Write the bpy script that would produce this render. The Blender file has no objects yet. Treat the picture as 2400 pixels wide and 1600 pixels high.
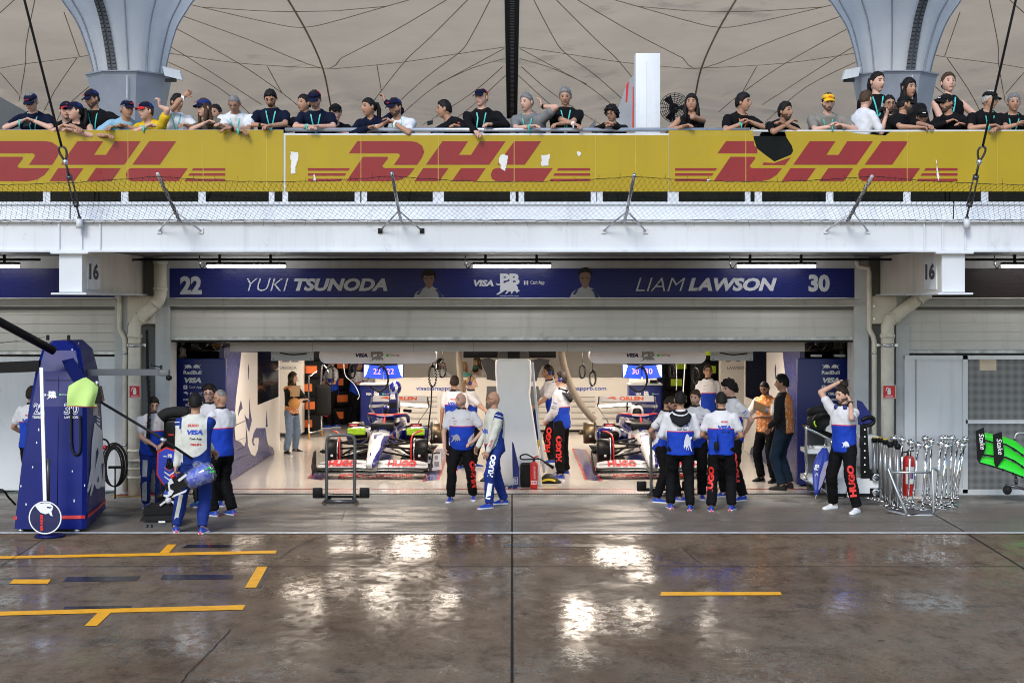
import bpy, bmesh, math, random
import numpy as np
from mathutils import Vector, Matrix
from mathutils.geometry import tessellate_polygon
from mathutils.bvhtree import BVHTree
R = math.radians
random.seed(7); np.random.seed(7)
sc = bpy.context.scene
COL = sc.collection
# ------------------------------------------------------------------ camera, sky, sun, exposure
FPX, DCAM, HCAM = 3675.0, 25.0, 3.05          # focal length in photo pixels, distance to the garage front, eye height
cd = bpy.data.cameras.new('camera'); cam = bpy.data.objects.new('camera', cd); COL.objects.link(cam)
cam.location = (0, -DCAM, HCAM); cam.rotation_euler = (R(90), 0, 0)
cd.sensor_width = 36; cd.sensor_fit = 'HORIZONTAL'; cd.lens = FPX/2400*36; cd.shift_y = -90/2400
cd.clip_start = .1; cd.clip_end = 600
sc.camera = cam
SUN_EL, SUN_AZ = 38, 200                       # degrees
w = bpy.data.worlds.new('World'); sc.world = w; w.use_nodes = True
nt = w.node_tree; bg = nt.nodes['Background']
sky = nt.nodes.new('ShaderNodeTexSky'); sky.sky_type = 'NISHITA'; sky.sun_disc = False
sky.sun_elevation = R(SUN_EL); sky.sun_rotation = R(SUN_AZ); sky.air_density = 1.3; sky.dust_density = 1.0; sky.ozone_density = 3.0
nt.links.new(sky.outputs[0], bg.inputs[0]); bg.inputs[1].default_value = .15
sd = bpy.data.lights.new('sun', 'SUN'); sun = bpy.data.objects.new('sun', sd); COL.objects.link(sun)
sd.energy = 1.5; sd.angle = R(18); sd.color = (1, .97, .93)
_a = R(SUN_AZ)
_dir = Vector((math.sin(_a)*math.cos(R(SUN_EL)), math.cos(_a)*math.cos(R(SUN_EL)), math.sin(R(SUN_EL))))
sun.rotation_euler = _dir.to_track_quat('Z', 'Y').to_euler(); sun.location = (0, -20, 40)
sc.view_settings.view_transform = 'Standard'; sc.view_settings.look = 'None'
sc.view_settings.exposure = .6; sc.view_settings.gamma = 1
sc.render.engine = 'CYCLES'
sc.cycles.use_denoising = True; sc.cycles.pixel_filter_type = 'BLACKMAN_HARRIS'; sc.cycles.filter_width = 1.0
sc.cycles.max_bounces = 8; sc.cycles.diffuse_bounces = 4; sc.cycles.glossy_bounces = 4; sc.cycles.transparent_max_bounces = 24
sc.cycles.sample_clamp_indirect = 6; sc.cycles.caustics_reflective = False; sc.cycles.caustics_refractive = False
def P(px, py, Y):
    d = DCAM+Y
    return Vector(((px-1200)*d/FPX, Y, HCAM-(py-710)*d/FPX))
def G(px, py):
    d = FPX*HCAM/(py-710)
    return Vector(((px-1200)*d/FPX, d-DCAM, 0))
def XX(px, Y): return (px-1200)*(DCAM+Y)/FPX
def ZZ(py, Y): return HCAM-(py-710)*(DCAM+Y)/FPX
# ------------------------------------------------------------------ materials
MATS = {}
def srgb(c):
    if isinstance(c, str):
        c = tuple(int(c[i:i+2], 16)/255 for i in (0, 2, 4))
    return tuple(x/12.92 if x <= .04045 else ((x+.055)/1.055)**2.4 for x in c)
class NT:
    def __init__(s, m): s.t = m.node_tree; s.n = s.t.nodes; s.l = s.t.links
    def add(s, typ, **kw):
        n = s.n.new('ShaderNode'+typ)
        for k, v in kw.items():
            if k.startswith('i'):
                key = k[1:]; key = int(key) if key.isdigit() else key.replace('_', ' ')
                n.inputs[key].default_value = v
            else: setattr(n, k, v)
        return n
    def link(s, a, b): s.l.new(a, b)
    def math(s, op, a, b=None, c=None, clamp=False):
        n = s.n.new('ShaderNodeMath'); n.operation = op; n.use_clamp = clamp
        for i, v in enumerate((a, b, c)):
            if v is None: continue
            if isinstance(v, (int, float)): n.inputs[i].default_value = v
            else: s.link(v, n.inputs[i])
        return n.outputs[0]
    def mix(s, f, a, b, blend='MIX'):
        n = s.n.new('ShaderNodeMix'); n.data_type = 'RGBA'; n.blend_type = blend
        for i, v in ((0, f), (6, a), (7, b)):
            if isinstance(v, (int, float)): n.inputs[i].default_value = v
            elif isinstance(v, (tuple, list)): n.inputs[i].default_value = (*v[:3], 1)
            else: s.link(v, n.inputs[i])
        return n.outputs[2]
    def noise(s, vec, scale, detail=4, rough=.55, mapscale=None, w=None):
        if mapscale:
            mp = s.add('Mapping'); mp.inputs['Scale'].default_value = mapscale; s.link(vec, mp.inputs[0]); vec = mp.outputs[0]
        n = s.add('TexNoise'); n.inputs['Scale'].default_value = scale; n.inputs['Detail'].default_value = detail; n.inputs['Roughness'].default_value = rough
        s.link(vec, n.inputs['Vector']); return n.outputs[0]
    def ramp(s, f, stops):
        r = s.add('ValToRGB'); e = r.color_ramp.elements
        while len(e) < len(stops): e.new(.5)
        for el, (p, c) in zip(e, stops):
            el.position = p; el.color = (*((c,)*3 if isinstance(c, (int, float)) else c), 1)
        s.link(f, r.inputs[0]); return r.outputs[0]
def mat(name, col, rough=.6, metal=0, var=.12, vscale=3.0, bump=0, bscale=40, emit=None, estr=0, spec=.5, coat=0, alpha=1, trans=0, rvar=.08, sheen=0, streak=0):
    if name in MATS: return MATS[name]
    m = bpy.data.materials.new(name); m.use_nodes = True; MATS[name] = m
    t = NT(m); b = t.n['Principled BSDF']
    if isinstance(col, str): col = srgb(col)
    tc = t.add('TexCoord'); ob = tc.outputs['Object']
    n1 = t.noise(ob, vscale, 5)
    lo = tuple(c*(1-var) for c in col); hi = tuple(min(1, c*(1+var*.8)) for c in col)
    bc = t.mix(t.ramp(n1, [(.3, 0.), (.7, 1.)]), lo, hi)
    if streak:
        bc = t.mix(t.math('MULTIPLY', t.ramp(t.noise(ob, 2.6, 6, .65, (2.2, 2.2, .16)), [(.52, 0.), (.74, 1.)]), streak), bc, tuple(c*.45 for c in col))
        bc = t.mix(t.math('MULTIPLY', t.ramp(t.noise(ob, 3.4, 7, .72), [(.60, 0.), (.70, 1.)]), streak*.8), bc, (.16, .145, .12))
    t.link(bc, b.inputs['Base Color'])
    r = t.math('MULTIPLY_ADD', t.noise(ob, vscale*4, 3), rvar*2, rough-rvar, clamp=True)
    t.link(r, b.inputs['Roughness'])
    b.inputs['Metallic'].default_value = metal
    b.inputs['Specular IOR Level'].default_value = spec*(.35 if max(col) < .1 and not metal and not coat else .8)
    b.inputs['Coat Weight'].default_value = coat; b.inputs['Coat Roughness'].default_value = .06
    b.inputs['Transmission Weight'].default_value = trans
    b.inputs['Alpha'].default_value = alpha
    if sheen: b.inputs['Sheen Weight'].default_value = sheen
    if bump:
        bp = t.add('Bump'); bp.inputs['Strength'].default_value = bump; bp.inputs['Distance'].default_value = .01
        t.link(t.noise(ob, bscale, 4), bp.inputs['Height']); t.link(bp.outputs[0], b.inputs['Normal'])
    if emit:
        if isinstance(emit, str): emit = srgb(emit)
        b.inputs['Emission Color'].default_value = (*emit, 1); b.inputs['Emission Strength'].default_value = estr
    return m
# ------------------------------------------------------------------ mesh builder
def vec(p): return Vector(p)
TEXT_CACHE = {}
def text_geo(s, bold=0, shear=0):
    k = (s, bold, shear)
    if k in TEXT_CACHE: return TEXT_CACHE[k]
    cu = bpy.data.curves.new('t', 'FONT'); cu.body = s; cu.size = 1; cu.shear = shear; cu.offset = bold; cu.resolution_u = 3
    cu.fill_mode = 'FRONT'
    o = bpy.data.objects.new('t', cu)
    me = o.to_mesh()
    v = [(p.co.x, p.co.y) for p in me.vertices]; f = [tuple(p.vertices) for p in me.polygons]
    o.to_mesh_clear(); bpy.data.objects.remove(o); bpy.data.curves.remove(cu)
    TEXT_CACHE[k] = (v, f); return TEXT_CACHE[k]
class MB:
    def __init__(s): s.v = []; s.f = []; s.mi = []; s.sm = []; s.mats = []
    def slot(s, m):
        if m not in s.mats: s.mats.append(m)
        return s.mats.index(m)
    def add(s, vs, fs, m, smooth=False):
        o = len(s.v); k = s.slot(m)
        s.v.extend(tuple(p) for p in vs)
        for f in fs: s.f.append(tuple(i+o for i in f)); s.mi.append(k); s.sm.append(smooth)
        return s
    def box(s, a, b, m, bev=0):
        x0, y0, z0 = (min(a[i], b[i]) for i in range(3)); x1, y1, z1 = (max(a[i], b[i]) for i in range(3))
        if not bev:
            vs = [(x, y, z) for z in (z0, z1) for y in (y0, y1) for x in (x0, x1)]
            return s.add(vs, [(0, 2, 3, 1), (4, 5, 7, 6), (0, 1, 5, 4), (1, 3, 7, 5), (3, 2, 6, 7), (2, 0, 4, 6)], m)
        bm = bmesh.new(); bmesh.ops.create_cube(bm, size=1)
        for v in bm.verts: v.co = ((x0+x1)/2+v.co.x*(x1-x0), (y0+y1)/2+v.co.y*(y1-y0), (z0+z1)/2+v.co.z*(z1-z0))
        bmesh.ops.bevel(bm, geom=bm.edges[:], offset=min(bev, .45*min(x1-x0, y1-y0, z1-z0)), segments=2, profile=.6, affect='EDGES')
        return s.bm(bm, m, True)
    def bm(s, bm, m, smooth=False):
        bm.verts.index_update()
        s.add([v.co[:] for v in bm.verts], [[v.index for v in f.verts] for f in bm.faces], m, smooth); bm.free(); return s
    def obox(s, c, ax, ay, az, m):      # oriented box: centre and three half axes
        c, ax, ay, az = map(Vector, (c, ax, ay, az))
        vs = [c+ax*i+ay*j+az*k for k in (-1, 1) for j in (-1, 1) for i in (-1, 1)]
        return s.add(vs, [(0, 2, 3, 1), (4, 5, 7, 6), (0, 1, 5, 4), (1, 3, 7, 5), (3, 2, 6, 7), (2, 0, 4, 6)], m)
    def loft(s, rings, m, smooth=True, caps=True, closed=False):
        n = len(rings[0]); vs = [p for r in rings for p in r]; fs = []
        L = len(rings)
        for i in range(L if closed else L-1):
            a = i*n; b = ((i+1) % L)*n
            for j in range(n): fs.append((a+j, a+(j+1) % n, b+(j+1) % n, b+j))
        if caps and not closed: fs += [tuple(range(n))[::-1], tuple(range((L-1)*n, L*n))]
        return s.add(vs, fs, m, smooth)
    def tube(s, pts, r, m, n=8, caps=True, closed=False):
        pts = [Vector(p) for p in pts]; L = len(pts); rs = r if isinstance(r, (list, tuple)) else [r]*L
        rings = []; up = None
        for i, p in enumerate(pts):
            if closed: t = pts[(i+1) % L]-pts[i-1]
            else: t = pts[min(i+1, L-1)]-pts[max(i-1, 0)]
            t = t.normalized() if t.length > 1e-9 else Vector((0, 0, 1))
            if up is None: up = Vector((0, 0, 1)) if abs(t.z) < .9 else Vector((1, 0, 0))
            u = (up-t*up.dot(t)); u = u.normalized() if u.length > 1e-6 else t.orthogonal().normalized()
            up = u; w_ = t.cross(u)
            rings.append([p+(u*math.cos(a)+w_*math.sin(a))*rs[i] for a in (2*math.pi*k/n for k in range(n))])
        return s.loft(rings, m, True, caps, closed)
    def cyl(s, a, b, r, m, n=16, r2=None):
        a = Vector(a); b = Vector(b); t = (b-a).normalized(); u = t.orthogonal().normalized(); w_ = t.cross(u)
        R2 = r if r2 is None else r2
        ring = lambda c, q: [c+(u*math.cos(x)+w_*math.sin(x))*q for x in (2*math.pi*k/n for k in range(n))]
        o = len(s.f); s.loft([ring(a, r), ring(b, R2)], m, True, True)
        s.sm[-1] = s.sm[-2] = False
        return s
    def lathe(s, prof, m, c=(0, 0, 0), n=24, axis='z', smooth=True):
        rings = []
        for r, h in prof:
            rg = []
            for k in range(n):
                a = 2*math.pi*k/n; x, y = r*math.cos(a), r*math.sin(a)
                p = (x, y, h) if axis == 'z' else ((h, x, y) if axis == 'x' else (y, h, x))
                rg.append((c[0]+p[0], c[1]+p[1], c[2]+p[2]))
            rings.append(rg)
        return s.loft(rings, m, smooth)
    def sph(s, c, r, m, n=12, k=8):
        rx, ry, rz = (r, r, r) if isinstance(r, (int, float)) else r
        rings = []
        for i in range(1, k):
            th = math.pi*i/k
            rings.append([(c[0]+rx*math.sin(th)*math.cos(2*math.pi*j/n), c[1]+ry*math.sin(th)*math.sin(2*math.pi*j/n), c[2]-rz*math.cos(th)) for j in range(n)])
        return s.loft(rings, m)
    def prism(s, pts, y0, y1, m, axis='y'):   # outline in the two other axes, extruded
        def q(p, h): return (p[0], h, p[1]) if axis == 'y' else ((h, p[0], p[1]) if axis == 'x' else (p[0], p[1], h))
        n = len(pts); tri = tessellate_polygon([[Vector((p[0], p[1], 0)) for p in pts]])
        vs = [q(p, y0) for p in pts]+[q(p, y1) for p in pts]
        fs = [tuple(t) for t in tri]+[tuple(i+n for i in t[::-1]) for t in tri]+[(i, (i+1) % n, (i+1) % n+n, i+n) for i in range(n)]
        return s.add(vs, fs, m)
    def poly(s, pts, m):                       # flat decal, any plane, 3-D points
        pts = [Vector(p) for p in pts]
        n = Vector((0, 0, 0))
        for i in range(len(pts)): n += pts[i].cross(pts[(i+1) % len(pts)])
        n.normalize(); u = n.orthogonal().normalized(); w_ = n.cross(u)
        tri = tessellate_polygon([[Vector((p.dot(u), p.dot(w_), 0)) for p in pts]])
        return s.add(pts, [tuple(t) for t in tri], m)
    def ribbon(s, pts, wv, m):
        pts = [Vector(p) for p in pts]; wv = Vector(wv); n = len(pts)
        return s.add([p-wv for p in pts]+[p+wv for p in pts], [(i, i+1, n+i+1, n+i) for i in range(n-1)], m)
    def text(s, t, c, right, up, m, h, w=None, bold=.0, shear=0):
        v, f = text_geo(t, bold, shear)
        xs = [p[0] for p in v]; ys = [p[1] for p in v]; x0, x1, y0, y1 = min(xs), max(xs), min(ys), max(ys)
        ky = h/(y1-y0); kx = ky if w is None else w/(x1-x0)
        c = Vector(c); r = Vector(right).normalized(); u = Vector(up).normalized()
        return s.add([c+r*((p[0]-(x0+x1)/2)*kx)+u*((p[1]-(y0+y1)/2)*ky) for p in v], f, m)
    def bull(s, c, right, up, m, h, flip=1, w=None):
        pts = BULL; W = w or h*1.6
        c = Vector(c); r = Vector(right)*flip; u = Vector(up)
        return s.poly([c+r*((p[0]/1.6-.5)*W)+u*((p[1]-.5)*h) for p in pts], m)
    def grid(s, fn, nu, nv, m, smooth=True):
        vs = [fn(i/nu, j/nv) for j in range(nv+1) for i in range(nu+1)]
        return s.add(vs, [(j*(nu+1)+i, j*(nu+1)+i+1, (j+1)*(nu+1)+i+1, (j+1)*(nu+1)+i) for j in range(nv) for i in range(nu)], m, smooth)
    def build(s, name, parent=None, origin=None, flip=False):
        me = bpy.data.meshes.new(name)
        if parent is not None and origin is None:
            o = Vector((0, 0, 0)); q = parent
            while q is not None: o += q.location; q = q.parent
        elif origin is not None: o = Vector(origin)
        else:
            a = np.array(s.v); o = Vector(((a[:, 0].min()+a[:, 0].max())/2, (a[:, 1].min()+a[:, 1].max())/2, a[:, 2].min()))
        me.from_pydata([(x-o.x, y-o.y, z-o.z) for x, y, z in s.v], [], s.f)
        for m in s.mats: me.materials.append(m)
        me.polygons.foreach_set('material_index', s.mi); me.polygons.foreach_set('use_smooth', s.sm)
        me.update()
        ob = bpy.data.objects.new(name, me); COL.objects.link(ob)
        if parent is not None: ob.parent = parent
        else: ob.location = o
        return ob
BULL = [(0, .02), (.1, .1), (.22, .2), (.3, .34), (.27, .5), (.32, .62), (.26, .72), (.12, .7), (.02, .78), (0, .92), (.06, .84), (.16, .8), (.3, .84), (.4, .76), (.5, .82), (.68, .93), (.88, 1), (1.08, .97), (1.26, .84), (1.42, .66), (1.5, .52), (1.47, .42), (1.58, .36), (1.6, .24), (1.52, .27), (1.47, .2), (1.38, .13), (1.36, .24), (1.26, .3), (1.14, .22), (1.1, .1), (1.0, .06), (1.02, .16), (.98, .27), (.86, .22), (.72, .08), (.62, .05), (.66, .15), (.76, .28), (.7, .34), (.56, .3), (.44, .2), (.3, .1), (.16, .0)]
def tagit(o, label, cat, group=None):
    o['label'] = label; o['category'] = cat
    if group: o['group'] = group
    return o
def thing(name, label, cat, loc=(0, 0, 0), rz=0, group=None):
    o = bpy.data.objects.new(name, None); COL.objects.link(o); o.empty_display_size = .2
    o.location = loc; o.rotation_euler = (0, 0, rz)
    return tagit(o, label, cat, group)
def struct(o): o['kind'] = 'structure'; return o
def kids(o): return [c for c in bpy.data.objects if c.parent == o]
def dup(o, parent=None, label=None, loc=None, rz=None):
    c = o.copy(); COL.objects.link(c)
    if parent is not None: c.parent = parent
    if label: c['label'] = label
    if loc is not None: c.location = loc
    if rz is not None: c.rotation_euler[2] = rz
    for k in kids(o): dup(k, c)
    return c
def smooth_path(pts, n=6):
    pts = [Vector(p) for p in pts]; out = []
    for i in range(len(pts)-1):
        p0 = pts[max(i-1, 0)]; p1 = pts[i]; p2 = pts[i+1]; p3 = pts[min(i+2, len(pts)-1)]
        for k in range(n):
            t = k/n
            out.append(.5*((2*p1)+(p2-p0)*t+(2*p0-5*p1+4*p2-p3)*t*t+(3*p1-p0-3*p2+p3)*t**3))
    out.append(pts[-1]); return out
EX, EY, EZ = Vector((1, 0, 0)), Vector((0, 1, 0)), Vector((0, 0, 1))
# common materials
WHITE = mat('white_paint', (.64, .67, .71), .42, var=.06, vscale=1.2, streak=.25)
OFFWHITE = mat('offwhite_paint', (.64, .62, .57), .45, var=.08, bump=.1, bscale=60, streak=.35)
GREYWALL = mat('grey_wall', (.34, .36, .38), .7, var=.1, bump=.15, bscale=30)
GREYDARK = mat('grey_dark', (.12, .125, .13), .6, var=.15)
BLACK = mat('black_plastic', (.006, .006, .007), .4, var=.3)
RUBBER = mat('black_rubber', (.014, .014, .015), .65, var=.3)
CARBON = mat('carbon_fibre', (.012, .012, .013), .5, var=.2, spec=.3)
STEEL = mat('steel', (.55, .56, .58), .28, 1, var=.1)
DARKSTEEL = mat('dark_steel', (.10, .10, .11), .4, .8, var=.2)
CHROME = mat('chrome', (.82, .83, .84), .05, 1, var=.02, rvar=.02)
TEAMBLUE = mat('team_blue', (.004, .012, .14), .4, var=.15)
DEEPBLUE = mat('deep_blue', (.005, .009, .07), .4, var=.15)
RED = mat('red_paint', (.55, .02, .018), .35, var=.08)
PRINTW = mat('white_print', (.75, .76, .78), .5, var=.05)
PRINTR = mat('red_print', (.5, .012, .02), .5, var=.05)
PRINTB = mat('blue_print', (.012, .05, .34), .5, var=.05)
PRINTK = mat('black_print', (.015, .016, .02), .5, var=.05)
PRINTG = mat('green_print', (.02, .5, .08), .5, var=.05)
PRINTGR = mat('grey_print', (.2, .2, .22), .5, var=.05)
YELLOW = mat('yellow_paint', (.75, .52, .02), .5, var=.08)
LIME = mat('lime_fabric', (.42, .72, .03), .6, var=.1)
def cash(mb, c, right, up, h, m, sq=PRINTG, sm=PRINTW):
    c = Vector(c); r = Vector(right); u = Vector(up)
    for k in (1,):
        a = h*.62; mb.poly([c-r*h*2.1+r*x*a+u*y*a for x, y in ((-1, -.8), (-.8, -1), (.8, -1), (1, -.8), (1, .8), (.8, 1), (-.8, 1), (-1, .8))], sq)
    n = r.cross(u)
    mb.text('S', c-r*h*2.1+n*.002, r, u, sm, h*.8, bold=.03)
    mb.text('Cash App', c+r*h*.55, r, u, m, h*.95)
def pblogo(mb, c, right, up, h, m, mbull, w=None):
    c = Vector(c); r = Vector(right); u = Vector(up); n = r.cross(u)
    mb.text('PB', c+u*h*.2, r, u, m, h*.6, h*.85, bold=.05)
    mb.bull(c-u*h*.14-r*h*.05+n*.003, r, u, mbull, h*.6, 1, h*1.12)
# ------------------------------------------------------------------ ground
def ground_mat():
    m = bpy.data.materials.new('wet_concrete'); m.use_nodes = True; t = NT(m); b = t.n['Principled BSDF']
    tc = t.add('TexCoord'); g = tc.outputs['Object']
    big = t.noise(g, .35, 5, .6, (.8, .7, 1)); mid = t.noise(g, 1.0, 8, .62, (1, .55, 1)); streak = t.noise(g, 1.1, 7, .68, (.3, 1.2, 1)); fine = t.noise(g, 22, 6, .7)
    base = t.mix(t.ramp(mid, [(.3, 0.), (.7, 1.)]), (.098, .061, .038), (.205, .138, .088))
    base = t.mix(t.ramp(big, [(.38, 0.), (.62, .8)]), base, (.18, .135, .095))
    base = t.mix(t.ramp(streak, [(.58, 0.), (.70, .75)]), base, (.026, .022, .020))
    base = t.mix(t.ramp(fine, [(.56, 0.), (.68, .8)]), base, (.03, .027, .025))
    base = t.mix(t.ramp(t.noise(g, 3.2, 3, .5), [(.70, 0.), (.74, .75)]), base, (.02, .02, .022))
    base = t.mix(1.0, base, t.ramp(t.noise(g, 3.4, 9, .74, (1, .5, 1)), [(.34, .55), (.5, .97), (.66, 1.15)]), 'MULTIPLY')
    base = t.mix(t.ramp(fine, [(.30, .5), (.43, 0.)]), base, (.24, .2, .165))
    t.n.remove(b); out = t.n['Material Output']
    wet = t.noise(g, .8, 7, .6, (.7, .65, 1)); brk = t.noise(g, 9, 6, .68, (1, .6, 1))
    film = t.math('MULTIPLY', t.ramp(wet, [(.36, .6), (.46, .26), (.58, .03)]), t.ramp(brk, [(.40, .10), (.54, 1.)]))
    bp = t.add('Bump'); bp.inputs['Strength'].default_value = .30; bp.inputs['Distance'].default_value = .01
    h = t.math('ADD', t.math('MULTIPLY', t.noise(g, 30, 5, .7, (1, .6, 1)), .28), t.math('MULTIPLY', t.noise(g, 5, 5, .65, (1, .5, 1)), .25))
    t.link(h, bp.inputs['Height'])
    d = t.add('BsdfDiffuse'); gl_ = t.add('BsdfGlossy'); mx = t.add('MixShader'); t.link(base, d.inputs[0]); t.link(bp.outputs[0], d.inputs['Normal']); t.link(bp.outputs[0], gl_.inputs['Normal'])
    gl_.inputs[0].default_value = (.9, .9, .9, 1); t.link(t.ramp(wet, [(.34, .04), (.55, .11), (.7, .25)]), gl_.inputs['Roughness'])
    t.link(film, mx.inputs[0]); t.link(d.outputs[0], mx.inputs[1]); t.link(gl_.outputs[0], mx.inputs[2]); t.link(mx.outputs[0], out.inputs[0])
    return m
def apron_mat():
    m = bpy.data.materials.new('damp_apron_concrete'); m.use_nodes = True; t = NT(m); b = t.n['Principled BSDF']
    tc = t.add('TexCoord'); g = tc.outputs['Object']
    mid = t.noise(g, 1.1, 9, .7, (1, .6, 1)); fine = t.noise(g, 18, 6, .7); streak = t.noise(g, 1.3, 7, .68, (.45, 1.1, 1))
    base = t.mix(t.ramp(mid, [(.32, 0.), (.68, 1.)]), (.15, .145, .135), (.40, .385, .355))
    base = t.mix(t.ramp(streak, [(.53, 0.), (.68, .8)]), base, (.05, .045, .04))
    sep = t.add('SeparateXYZ'); t.link(g, sep.inputs[0])
    front = t.math('MULTIPLY_ADD', mid, 1.6, t.math('MULTIPLY', sep.outputs[1], -1.0))      # damp towards the lane
    wetf = t.ramp(t.math('MULTIPLY_ADD', front, .5, -.55), [(.35, 0.), (.75, 1.)])
    base = t.mix(wetf, base, t.mix(mid, (.10, .085, .07), (.22, .19, .16)))
    base = t.mix(t.ramp(fine, [(.57, 0.), (.7, .7)]), base, (.04, .038, .036))
    t.n.remove(b); out = t.n['Material Output']; d = t.add('BsdfDiffuse'); gl_ = t.add('BsdfGlossy'); mx = t.add('MixShader')
    bp = t.add('Bump'); bp.inputs['Strength'].default_value = .3; bp.inputs['Distance'].default_value = .01
    t.link(t.noise(g, 40, 6, .7), bp.inputs['Height']); t.link(bp.outputs[0], d.inputs['Normal']); t.link(bp.outputs[0], gl_.inputs['Normal'])
    gl_.inputs['Roughness'].default_value = .22; gl_.inputs[0].default_value = (.9, .9, .9, 1); t.link(base, d.inputs[0])
    t.link(t.math('MULTIPLY_ADD', t.math('MULTIPLY', wetf, t.ramp(t.noise(g, 1.6, 5, .6, (.6, 1.6, 1)), [(.42, 1.), (.6, .1)])), .22, .012), mx.inputs[0]); t.link(d.outputs[0], mx.inputs[1]); t.link(gl_.outputs[0], mx.inputs[2]); t.link(mx.outputs[0], out.inputs[0])
    return m
GM, AM = ground_mat(), apron_mat()
LANEY = -4.2
def sheet(name, x0, y0, x1, y1, z, m, origin=(0, 0, 0)):
    return struct(MB().add([(x0, y0, z), (x1, y0, z), (x1, y1, z), (x0, y1, z)], [(0, 1, 2, 3)], m).build(name, origin=origin))
sheet('pit_lane', -250, -200, 250, 250, 0, GM)
sheet('apron', -40, LANEY, 40, .05, .004, AM)
FLOORM = mat('garage_floor_paint', (.58, .54, .49), .12, var=.05, vscale=.6, rvar=.04, bump=.02, bscale=8)
sheet('garage_floor', -6.1, .05, 6.1, 18, .008, FLOORM)
LINEW = mat('white_line_paint', (.55, .55, .54), .4, var=.3, vscale=5)
LINEY = mat('yellow_line_paint', (.92, .39, .006), .5, var=.18, vscale=7, bump=.1)
sheet('white_pit_line', -40, LANEY-.07, 40, LANEY+.06, .008, LINEW)
def marking(name, quads, m, z=.006):
    mb = MB()
    for q in quads:
        mb.add([(p.x, p.y, z) for p in (G(*c) for c in q)], [tuple(range(len(q)))], m)
    return struct(mb.build(name, origin=(0, 0, 0)))
marking('yellow_pit_box_line', [[(-300, 1312), (0, 1303.5), (374, 1296), (393, 1276), (414, 1276), (396, 1295.5), (649, 1290), (646, 1297), (374, 1302.5), (0, 1309.5), (-300, 1318)]], LINEY)
marking('yellow_pit_box_line', [[(-300, 1442), (0, 1433.5), (575, 1418), (569, 1429), (260, 1436), (227, 1467), (198, 1467), (228, 1437), (0, 1443), (-300, 1452)]], LINEY)
marking('yellow_pit_box_line', [[(31, 1358), (119, 1358), (112, 1368), (22, 1368)]], LINEY)
marking('yellow_pit_box_line', [[(603, 1328), (627, 1328), (600, 1377), (574, 1377)]], LINEY)
marking('yellow_pit_box_line', [[(1550, 1387.5), (1829, 1387.5), (1833, 1395), (1547, 1396)]], LINEY)
TAPE = mat('dark_tyre_mark', (.025, .022, .024), .22, var=.3)
marking('black_tyre_mark', [[(628, 1328), (640, 1328), (612, 1377), (601, 1377)], [(383, 1346), (548, 1346), (545, 1357), (376, 1358)], [(158, 1352), (330, 1350), (320, 1361), (147, 1363)], [(5, 1354), (108, 1352), (106, 1357), (0, 1358)], [(440, 1276), (555, 1277), (550, 1283), (425, 1284)], [(1185, 1274), (1420, 1275), (1425, 1281), (1180, 1281)], [(150, 1421), (310, 1419), (305, 1424), (148, 1427)]], TAPE, .003)
JOINT = mat('joint_gap', (.012, .011, .01), .8)
def joint(pts, wd=.012):
    mb = MB()
    for a, b in zip(pts[:-1], pts[1:]):
        a, b = Vector(a), Vector(b); n = (b-a).cross(EZ).normalized()*wd
        mb.add([a-n, b-n, b+n, a+n], [(0, 1, 2, 3)], JOINT)
    return mb
mb = joint([(0, -24, .007), (0, 0, .007)])
y1 = G(1200, 1327.6).y
mb2 = joint([(-30, y1, .0065), (30, y1, .0065)], .008); mb.add(mb2.v, mb2.f, JOINT)
mb2 = joint([(-30, G(0, 1223).y, .0068), (30, G(0, 1223).y, .0068)], .006); mb.add(mb2.v, mb2.f, JOINT)
def gz(px, py, z=.0072): p = G(px, py); return (p.x, p.y, z)
mb2 = joint([gz(2193, 1208), gz(2250, 1240), gz(2400, 1333), gz(2600, 1470)], .009); mb.add(mb2.v, mb2.f, JOINT)
for line in ([(120, 1252), (0, 1330), (-60, 1380)], [(540, 1475), (500, 1520), (440, 1580), (420, 1610)], [(1500, 1178), (1530, 1205), (1556, 1221)], [(808, 1196), (800, 1222)], [(655, 1308), (700, 1280), (760, 1256)], [(1600, 1285), (1640, 1320)], [(1275, 1212), (1295, 1200)], [(1340, 1205), (1370, 1196)]):
    mb2 = joint([gz(*p) for p in smooth_path([(a, b, 0) for a, b in line], 4) for p in [(p[0]+random.uniform(-2, 2), p[1]+random.uniform(-.6, .6))]], .004); mb.add(mb2.v, mb2.f, JOINT)
struct(mb.build('concrete_joint', origin=(0, 0, 0)))
# drain channel at the threshold and the red line on the garage floor
mb = MB(); mb.box((-6.1, -.02, .004), (6.1, .07, .012), DARKSTEEL)
for i in range(220):
    x = -5.45+i*.05; mb.box((x, -.015, .0125), (x+.022, .065, .016), BLACK)
struct(mb.build('drain_channel'))
sheet('red_floor_line', -5.3, .62, 5.3, .70, .012, mat('red_floor_line', (.38, .03, .022), .25))
for s in (-1, 1):
    a = [(s*6.32, -.35), (s*5.55, -.35), (s*5.55, .45), (s*6.32, .45)]
    mbr = MB(); mbr.add([(x, y, .008) for x, y in a], [(0, 1, 2, 3)], mat('yellow_floor', (.42, .26, .02), .6, var=.3))
    mbr.add([(x*1+(.07*s if abs(x) < 6 else -.07*s)*1, y+(.09 if y < 0 else 0), .012) for x, y in a], [(0, 1, 2, 3)], mat('red_floor', (.22, .03, .025), .6, var=.3))
    struct(mbr.build('extinguisher_floor_marking'))
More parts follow.
